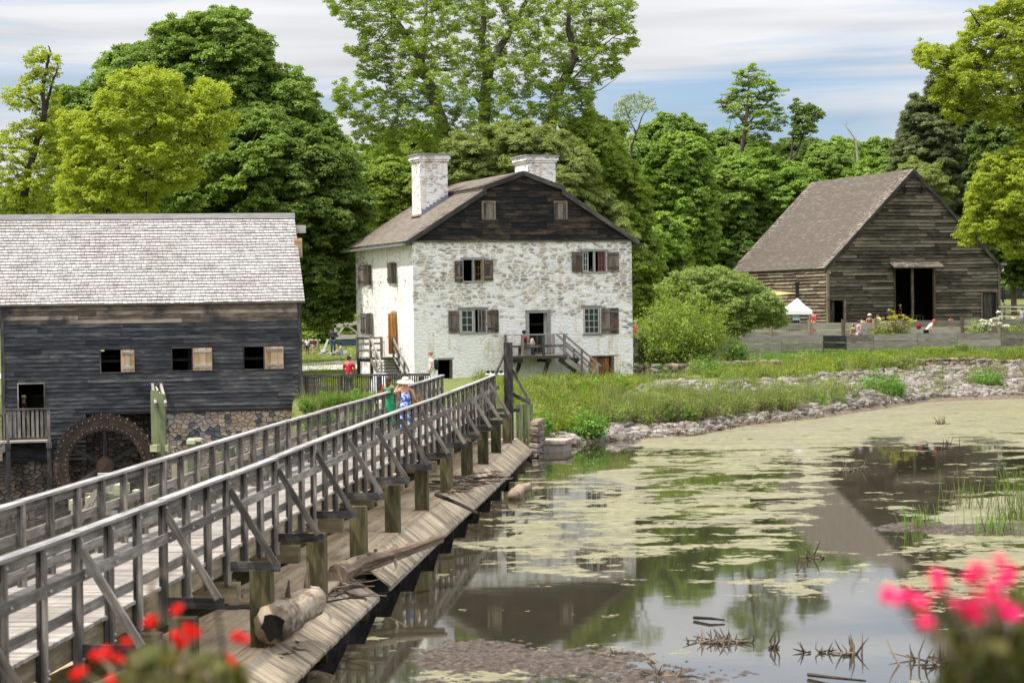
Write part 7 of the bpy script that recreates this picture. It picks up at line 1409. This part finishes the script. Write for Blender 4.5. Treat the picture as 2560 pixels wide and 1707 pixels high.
# ---------------- people ----------------
def cloth(name, c, c2=None, scale=20, rough=.85, th=.5):
    M_, nt, b = mat_new(name); b.inputs['Roughness'].default_value = rough
    tc = nd(nt, 'ShaderNodeTexCoord'); n = nd(nt, 'ShaderNodeTexNoise', Scale=float(scale), Detail=3.0); nt.links.new(tc.outputs['Object'], n.inputs['Vector']); r = ramp(nt, [(th-.03, c), (th+.03, c2 or tuple(min(1, x*1.15) for x in c))]); nt.links.new(n.outputs['Fac'], r.inputs[0]); nt.links.new(r.outputs[0], b.inputs['Base Color']); return M_
CL = dict(skin=cloth('light skin', (.50, .27, .18)), tan=cloth('tan skin', (.36, .19, .12)), brown=cloth('brown skin', (.15, .075, .045)), navy=cloth('navy cloth', (.02, .025, .06)), jeans=cloth('blue jeans', (.05, .09, .19)), white=cloth('white cotton', (.78, .77, .74)), red=cloth('red tee', (.52, .02, .045)), pinkred=cloth('pink red tee', (.70, .05, .12)), maroon=cloth('maroon cloth', (.18, .02, .03)), black=cloth('black cloth', (.015, .015, .018)), khaki=cloth('dark khaki', (.10, .09, .06)), greyb=cloth('pale grey blue tee', (.45, .48, .56)), denim=cloth('light denim', (.13, .22, .40)),
          blue=cloth('blue and white print', (.045, .12, .48), (.62, .68, .82), 14, th=.52), green=cloth('emerald green dress', (.01, .24, .09), (.015, .32, .13), 6), straw=cloth('straw', (.70, .62, .48)), brownh=cloth('brown hair', (.06, .03, .02)), blackh=cloth('black hair', (.012, .01, .01)), greyh=cloth('grey brown hair', (.28, .20, .15)), redh=cloth('red hair', (.45, .10, .05)), orange=cloth('orange shirt', (.75, .16, .03)), yellow=cloth('pale yellow shirt', (.60, .52, .25)), beige=cloth('beige cloth', (.45, .38, .28)), lav=cloth('lavender shirt', (.38, .30, .48)), olive=cloth('olive pack', (.20, .20, .09)), floral=cloth('floral tote', (.70, .66, .58), (.55, .12, .10), 22, th=.6), basket=cloth('wicker', (.50, .25, .06)), capbw=cloth('blue and white cap', (.75, .77, .85), (.06, .10, .40), 9, th=.55), redstrap=cloth('red strap', (.60, .03, .02)))
def skin_obj(name, verts, edges, rad, mat, parent, sub=1):
    me = bpy.data.meshes.new(name); o = bpy.data.objects.new(name, me); COL.objects.link(o); o.parent = parent; ORG[o.name] = ORG[parent.name]
    me.from_pydata([tuple(v) for v in verts], edges, []); md = o.modifiers.new('Skin', 'SKIN'); md.use_smooth_shade = True
    sv = me.skin_vertices[0].data if len(me.skin_vertices) else None
    for i, r in enumerate(rad): sv[i].radius = (r, r) if not hasattr(r, '__len__') else r; sv[i].use_root = (i == 0)
    s = o.modifiers.new('Sub', 'SUBSURF'); s.levels = sub; s.render_levels = sub; me.materials.append(mat); return o
def person(label, loc, face, h, skin='skin', top='white', bottom='jeans', hair='brownh', pose='stand', sleeves=.5, legs='long', arms=None, hat=None, longhair=False, dress=None, group=None, bare=False, shoes='black'):
    """face: unit direction the figure looks along; arms: {'L': (elbow, hand), 'R': ...} offsets in body axes (right, forward, up) x height"""
    root = thing('person', label, 'person', tuple(loc), group); f = Vector((face[0], face[1], 0)).normalized(); r_ = Vector((f.y, -f.x, 0))
    def q(a, b, c): return (r_*a+f*b+Z*c)*h
    dz = 0; kn = {}; 
    if pose == 'stand': hipz = .52; leg = lambda s: [(s*.052, 0, .50), (s*.058, .012, .28), (s*.062, -.01, .045), (s*.066, .085, .022)]; lean = 0
    elif pose == 'walk': hipz = .515; leg = lambda s: [(s*.05, 0, .50), (s*.054, .05 if s > 0 else -.01, .28), (s*.055, .09 if s > 0 else -.12, .05), (s*.058, .17 if s > 0 else -.05, .022)]; lean = .02
    elif pose == 'sit': hipz = .27; leg = lambda s: [(s*.055, .02, .265), (s*.06, .25, .27), (s*.062, .24, .045), (s*.064, .33, .022)]; lean = 0
    elif pose == 'ground': hipz = .06; leg = lambda s: [(s*.055, .04, .055), (s*.07, .22, .20 if s > 0 else .14), (s*.07, .40, .035), (s*.072, .47, .05)]; lean = .05
    elif pose == 'bend': hipz = .50; leg = lambda s: [(s*.052, 0, .48), (s*.056, .05, .27), (s*.06, -.01, .045), (s*.062, .075, .022)]; lean = .20
    def tz(z): return hipz+(z-.52)*(1-lean*.9)      # torso heights compress when leaning
    ly = lambda z: lean*(z-.52)/.3
    V = [q(0, 0, hipz), q(0, ly(.62), tz(.62)), q(0, ly(.74), tz(.74)), q(0, ly(.81)+.0, tz(.815)), q(0, ly(.85)+.008, tz(.855)), q(0, ly(.9)+.012, tz(.90)), q(0, ly(.93)+.010, tz(.945)), q(0, ly(.96)+.006, tz(.975))]
    R_ = [(.082, .062), (.072, .055), (.088, .06), (.055, .045), .031, (.040, .046), (.046, .052), .032]; E = [(i, i+1) for i in range(7)]
    V.append(q(0, ly(.9)+.062, tz(.915))); R_.append(.010); E.append((5, 8))           # nose
    for s in (-1, 1): V.append(q(s*.044, ly(.92), tz(.92))); R_.append(.012); E.append((6, len(V)-1))
    AR = {}
    for s, k in ((-1, 'L'), (1, 'R')):
        sh = (s*.098, ly(.80), tz(.80)); el, hd = (arms or {}).get(k, ((s*.13, ly(.8)-.015, tz(.64)), (s*.135, ly(.8)+.055, tz(.49)))); AR[k] = (sh, el, hd); b = len(V)
        V += [q(*sh), q(*el), q(*[lerp(a, c, .86) for a, c in zip(el, hd)]), q(*hd)]; R_ += [.038, .026, .018, (.019, .014)]; E += [(3, b), (b, b+1), (b+1, b+2), (b+2, b+3)]
        d = (Vector(hd)-Vector(el)).normalized(); side = Vector((d.y, -d.x, .0)); side = side.normalized() if side.length > .2 else Vector((1, 0, 0)); w3 = d.cross(side)
        for i, (o_, L_) in enumerate(((-.016, .044), (-.005, .050), (.006, .047), (.016, .038))):
            V += [q(*(Vector(hd)+side*o_+d*.022)), q(*(Vector(hd)+side*o_*1.25+d*L_*.8+w3*.01)), q(*(Vector(hd)+side*o_*1.2+d*L_+w3*.02))]; R_ += [.006, .005, .004]; n_ = len(V); E += [(b+3, n_-3), (n_-3, n_-2), (n_-2, n_-1)]
        V += [q(*(Vector(hd)-d*.005-side*.024)), q(*(Vector(hd)+d*.018-side*.036))]; R_ += [.007, .005]; n_ = len(V); E += [(b+3, n_-2), (n_-2, n_-1)]
    for s in (-1, 1):
        b = len(V); L_ = leg(s); V += [q(*p) for p in L_]; R_ += [.056, .038, .024, (.022, .018)]; E += [(0, b), (b, b+1), (b+1, b+2), (b+2, b+3)]
    R_ = [tuple(x*h for x in a) if hasattr(a, '__len__') else a*h for a in R_]
    skin_obj('body', V, E, R_, CL[skin], root)
    # shirt
    if top:
        V = [q(0, 0, hipz+.01), q(0, ly(.62), tz(.62)), q(0, ly(.74), tz(.74)), q(0, ly(.81), tz(.815))]; R_ = [(.092, .072), (.084, .066), (.10, .071), (.062, .052)]; E = [(0, 1), (1, 2), (2, 3)]
        if not bare:
            for k in 'LR':
                sh, el, hd = AR[k]; b = len(V); e = [lerp(a, c, min(1, sleeves*1.4)) for a, c in zip(sh, el)]; V += [q(*sh), q(*e)]; R_ += [.050, .040]; E += [(3, b), (b, b+1)]
                if sleeves > .9: V.append(q(*[lerp(a, c, .8) for a, c in zip(el, hd)])); R_.append(.028); E.append((b+1, b+2))
        skin_obj('shirt', V, E, [tuple(x*h for x in a) if hasattr(a, '__len__') else a*h for a in R_], CL[top], root)
    if bottom and not dress:
        V = [q(0, 0, hipz)]; R_ = [(.090, .070)]; E = []
        for s in (-1, 1):
            L_ = leg(s); b = len(V); V.append(q(*L_[0])); R_.append(.066); V.append(q(*L_[1])); R_.append(.050); E += [(0, b), (b, b+1)]
            if legs == 'long': V.append(q(*L_[2])); R_.append(.036); E.append((b+1, b+2))
            else: V[-1] = q(*[lerp(a, c, .8) for a, c in zip(L_[0], L_[1])])
        skin_obj('trousers', V, E, [tuple(x*h for x in a) if hasattr(a, '__len__') else a*h for a in R_], CL[bottom], root)
    def lay(c0, prof, name, mat, n=18, sx=1, sy=1, ripple=0, tilt=0):
        mb = MB(); c = Vector(loc)+c0; ax = (Z-f*tilt).normalized(); mb.lathe(c, [(a*h, b*h) for a, b in prof], n, axis=ax, sx=sx, sy=sy, ripple=ripple, xd=r_); return mb.build(name, mat, root, smooth=True)
    if dress: lay(q(0, 0, 0), [(.098, .655), (.078, .62), (.10, .53), (.115, .45), (.135, .3), (.155, .16), (.165, .11), (.0, .11)], 'skirt', CL[dress], 28, 1, .8, .07)
    # shoes
    for s in (-1, 1):
        L_ = leg(s); V = [q(*L_[2]), q(*[lerp(a, c, .5) for a, c in zip(L_[2], L_[3])]), q(*L_[3])]; V[0] = V[0]-Z*.012*h; skin_obj('shoe', V, [(0, 1), (1, 2)], [.030*h, .028*h, .025*h], CL[shoes], root)
    hc_ = q(0, ly(.93)+.008, tz(.935))
    if hair:
        mb = MB(); c = Vector(loc)+hc_-f*.010*h+Z*.008*h; n = 12; prof = [(0, .058), (.030, .052), (.047, .034), (.054, .010), (.052, -.014), (.044, -.034), (.030, -.044)]
        mb.lathe(c, [(a*h*1.05, b*h*1.05) for a, b in prof], n, axis=(Z+f*.42).normalized(), xd=r_); mb.build('hair', CL[hair], root, smooth=True)
        if longhair: skin_obj('long_hair', [hc_-f*.03*h, hc_-f*.05*h-Z*.06*h, hc_-f*.05*h-Z*.13*h, hc_-f*.05*h-Z*.175*h], [(0, 1), (1, 2), (2, 3)], [(.05*h, .035*h), (.052*h, .03*h), (.045*h, .025*h), (.022*h, .012*h)], CL[hair], root)
    if hat == 'sun': lay(hc_+Z*.012*h, [(.142, -.012), (.115, .004), (.075, .012), (.058, .016), (.055, .05), (.042, .068), (0, .073)], 'sun_hat', CL['straw'], 24, tilt=.18); lay(hc_+Z*.012*h, [(.0595, .018), (.058, .034)], 'hat_band', CL['beige'], 24, tilt=.18)
    elif hat == 'brim': lay(hc_+Z*.010*h, [(.095, -.004), (.06, .010), (.056, .04), (.040, .056), (0, .06)], 'hat', CL['straw'], 18)
    elif hat:
        lay(hc_+Z*.008*h, [(.056, .0), (.056, .025), (.044, .048), (0, .056)], 'cap', CL[hat], 16); mb = MB(); c = Vector(loc)+hc_+f*.045*h+Z*.012*h; mb.prism([c-r_*.04*h, c+r_*.04*h, c+r_*.025*h+f*.05*h, c-r_*.025*h+f*.05*h], Z*.006*h); mb.build('cap_brim', CL[hat], root)
    # eyes
    mb = MB()
    for s in (-1, 1): e = Vector(loc)+q(s*.018, ly(.93)+.0555, tz(.935)); mb.box(e-r_*.005*h-Z*.003*h, r_*.01*h, Z*.006*h, f*.004*h)
    mb.build('eyes', CL['blackh'], root)
    return root, q, AR
def held(root_q, name, label, cat, mb, mat, loc): return solo(mb, name, mat, label, cat)
AWAY, LEFT, RIGHT, TOWARD = (0, 1), (-1, 0), (1, 0), (0, -1)
q1 = onz(1016, 1097, DKZ); r1, f1, a1 = person('woman in a wide straw sun hat and blue print sundress walking away on the bridge', q1, (-.12, 1), 1.72, 'skin', 'blue', None, 'greyh', 'walk', dress='blue', hat='sun', bare=True, arms={'L': ((-.19, .03, .745), (-.085, .085, .90)), 'R': ((.145, .02, .64), (.175, .10, .60))}, shoes='beige')
def ring_handle(c, rx, rz, mb, rad, ax):
    pts = [c+ax*math.cos(t)*rx+Z*math.sin(t)*rz for t in [math.pi*i/10 for i in range(11)]]; mb.tube(pts, rad, 6)
c = q1+f1(.185, .05, .475); mb = MB(); mb.lathe(c, [(0, 0), (.13, 0), (.16, .1), (.165, .19), (.15, .19), (.145, .1), (0, .03)], 18, sy=.6, xd=Vector((1, 0, 0))); ring_handle(c+Z*.19, .13, .2, mb, .009, Vector((1, 0, 0))); solo(mb, 'wicker_basket', CL['basket'], 'orange wicker basket hanging from the arm of the woman in blue', 'basket', smooth=True)
mb = MB(); mb.tube([q1+f1(.055, -.062, .80), q1+f1(.07, -.075, .72), q1+f1(.09, -.06, .60), q1+f1(.10, .0, .55)], .014, 6); mb.build('bag_strap', CL['navy'], r1)
q2 = onz(972, 1075, DKZ); r2, f2, a2_ = person('long haired woman in an emerald green dress on the bridge with a red strapped tote', q2, (.35, 1), 1.62, 'tan', 'green', None, 'brownh', 'walk', .35, dress='green', longhair=True, arms={'L': ((-.14, .0, .64), (-.15, .06, .56)), 'R': ((.13, .03, .66), (.06, .12, .74))}, shoes='beige')
c = q2+f2(-.175, .0, .28); mb = MB(); mb.lathe(c, [(0, 0), (.12, .01), (.16, .15), (.15, .36), (.10, .46), (0, .46)], 16, sy=.5, xd=Vector((1, 0, 0))); t_ = solo(mb, 'tote_bag', CL['floral'], 'pale floral tote bag with red straps on the shoulder of the woman in green', 'bag', smooth=True)
mb = MB(); mb.tube([c+Vector((-.06, 0, .44)), q2+f2(-.115, -.05, .72), q2+f2(-.09, -.02, .845), q2+f2(-.13, .05, .72), c+Vector((.06, .03, .44))], .02, 6); mb.build('strap', CL['redstrap'], t_)
def at_head(px, py, Y, gz=None):
    p = P(px, py, Y); g = gh(p.x, p.y) if gz is None else gz; return Vector((p.x, p.y, g)), p.z-g
def folk(label, px, py, Y, face, hmin=1.5, hmax=1.85, gz=None, **k):
    loc, hh = at_head(px, py, Y, gz); div = {'stand': .985, 'walk': .985, 'sit': .73, 'ground': .53, 'bend': .88}[k.get('pose', 'stand')]; h = max(hmin, min(hmax, hh/div)); loc.z = P(px, py, Y).z-h*div if abs(h-hh/div) > .02 else loc.z; return person(label, loc, face, h, **k)
r3 = folk('man in a red tee and blue white cap seen from behind beyond the balustrade', 872, 889, 85.6, (.1, 1), skin='tan', top='red', bottom='khaki', hair='brownh', hat='capbw', arms={'L': ((-.135, .02, .66), (-.10, .10, .60)), 'R': ((.135, .02, .66), (.11, .10, .60))})
folk('older woman in a white tee with a black backpack walking left by the house', 1079, 877, 84, LEFT, 1.6, 1.72, skin='skin', top='white', bottom='white', hair='greyh', pose='walk', longhair=False, arms={'L': ((-.13, -.01, .66), (-.12, .05, .53)), 'R': ((.13, -.01, .66), (.12, .06, .53))})
bp_ = P(1090, 912, 84.1); mb = MB(); mb.lathe(bp_+Z*-.22, [(0, 0), (.12, .02), (.15, .15), (.14, .34), (.08, .44), (0, .45)], 14, sx=.7, xd=Vector((1, 0, 0))); solo(mb, 'backpack', CL['black'], 'black backpack worn by the woman in the white tee', 'backpack', smooth=True)
folk('small child in a white top and dark shorts on the left lawn', 768, 846, 152, AWAY, 1.0, 1.3, skin='brown', top='white', bottom='navy', hair='blackh', legs='short')
folk('child in a dark dress beside the child in white', 784, 844, 152.5, (.6, .5), 1.0, 1.3, skin='brown', top='maroon', bottom='beige', hair='blackh')
folk('man in navy with folded arms standing under the tree', 832, 820, 152, TOWARD, 1.6, 1.9, skin='brown', top='navy', bottom='jeans', hair='blackh', sleeves=1.0, arms={'L': ((-.15, .03, .68), (.05, .09, .70)), 'R': ((.15, .03, .68), (-.05, .09, .68))})
folk('man in a pale tee and denim shorts sitting on the lawn', 855, 856, 150, LEFT, 1.55, 1.9, skin='skin', top='greyb', bottom='denim', hair='blackh', pose='ground', legs='short', hat='black', arms={'L': ((-.1, .12, .20), (-.06, .24, .16)), 'R': ((.1, .12, .20), (.06, .24, .16))})
# man on the porch bench
bl0 = HF.p(u0, 0, 0); pu = HF.uz(1309, 860, .75)[0]; bs = HF.p(pu, DECKZ, .80)
bn2 = thing('porch_bench', 'wooden bench at the left end of the front porch', 'bench', tuple(bs)); mb = MB(); fbox(mb, HF, pu-.25, pu+.3, DECKZ+.42, DECKZ+.47, .4, 1.2); mb.build('seat', MW['porch'], bn2)
for o_ in (.45, 1.1): mb = MB(); fbox(mb, HF, pu-.2, pu+.25, DECKZ, DECKZ+.42, o_, o_+.05); mb.build('leg', MW['porch'], bn2)
person('man in a navy cap and dark red shirt sitting on the front porch', bs, HU, 1.74, skin='brown', top='maroon', bottom='jeans', hair='blackh', pose='sit', hat='navy', arms={'L': ((-.13, .04, .40), (-.08, .16, .42)), 'R': ((.13, .04, .40), (.07, .17, .44))})
mb = MB(); c = bs+HU*.42+Z*.5+HN*.1; mb.lathe(c, [(0, 0), (.16, .02), (.18, .12), (.10, .3), (.06, .38), (0, .38)], 12, sy=.6); solo(mb, 'cloth_bag', CL['beige'], 'cream cloth bag on the lap of the man on the porch', 'bag', smooth=True)
q = HF.p(HF.uz(1497, 700)[0], 0, -1.0); q.z = HF.uz(1500, 663)[1]-1.68; person('person in a white shirt inside the upper right window', q, (-HN.x, -HN.y), 1.7, top='white', bottom='jeans', hair='blackh')
# beyond the fences
folk('blonde woman in a pink red tee left, between house corner and bush', 1589, 802, 138, AWAY, top='pinkred', hair='straw'); folk('woman in a pink red tee right of the blonde one', 1606, 799, 138.5, (.5, 1), top='pinkred', hair='redh')
folk('person in a red tee standing at the right corner of the white canopy', 2035, 779, 151, (-.8, -.5), skin='skin', top='red', bottom='red', hair='brownh', arms={'L': ((-.13, .03, .66), (-.08, .1, .78)), 'R': ((.13, 0, .64), (.13, .06, .52))})
folk('person in a red tee under the white canopy', 1986, 783, 155, TOWARD, top='red', bottom='black'); folk('dark clothed person seated at the left of the canopy table', 1967, 792, 154, RIGHT, top='black', bottom='black', hair='brownh', pose='sit')
folk('woman in a yellow sun hat at the fence', 2174, 785, 143.5, AWAY, skin='tan', top='maroon', bottom='jeans', hair='brownh', hat='brim', bare=True); folk('man in a dark cap and pale yellow shirt at the fence', 2195, 783, 144, (-.6, -.4), top='yellow', bottom='khaki', hat='black')
folk('dark haired person in navy beside the man in yellow', 2187, 795, 143, AWAY, top='navy', bottom='navy', hair='blackh'); folk('dark haired person in beige left of the sun hat woman', 2155, 793, 144, AWAY, top='beige', bottom='khaki', hair='blackh')
folk('walker in a lavender top and teal cap leaning over between the fences', 2147, 801, 136, (.7, .3), skin='skin', top='lav', bottom='lav', hat='jeans', pose='stand', sleeves=.2); folk('walker in a tan cap with an olive pack', 2133, 811, 137, (-.5, 1), 1.4, 1.8, top='olive', bottom='khaki', hat='beige')
folk('red haired woman in a white tee bending beside the fence', 2315, 800, 135, (.9, -.2), 1.5, 1.85, skin='skin', top='white', bottom='black', hair='redh', pose='bend'); mb = MB(); c = P(2297, 823, 135.1); mb.lathe(c, [(0, 0), (.14, .03), (.18, .2), (.14, .38), (0, .44)], 12, sx=.8); solo(mb, 'backpack', CL['maroon'], 'maroon backpack on the bending red haired woman', 'backpack', smooth=True)
folk('dark haired child in an orange shirt in front of the barn', 2377, 790, 150, TOWARD, 1.1, 1.6, skin='brown', top='orange', bottom='orange', hair='blackh'); q = BF.p(BF.uz(2269, 780)[0], 3.5, -1.2); person('man in a straw hat and maroon shirt inside the barn doorway', q, (BU.x, BU.y), 1.75, skin='tan', top='maroon', bottom='black', hat='brim')
folk('person in a grey top at the split rail fence', 2556, 771, 156, (-.6, -.6), top='greyb', bottom='denim'); folk('small child in white left at the split rail fence', 2534, 786, 155, TOWARD, 1.0, 1.4, top='white', bottom='beige'); folk('small child in pink at the split rail fence', 2547, 792, 154.5, TOWARD, .9, 1.3, top='pinkred', bottom='jeans')
q = MF.p(MF.uz(56, 1000)[0], zl+.12, -.75); person('person in a straw hat standing in the dark mill doorway', q, (-ML.x, -ML.y), 1.72, skin='tan', top='black', bottom='black', hat='brim')
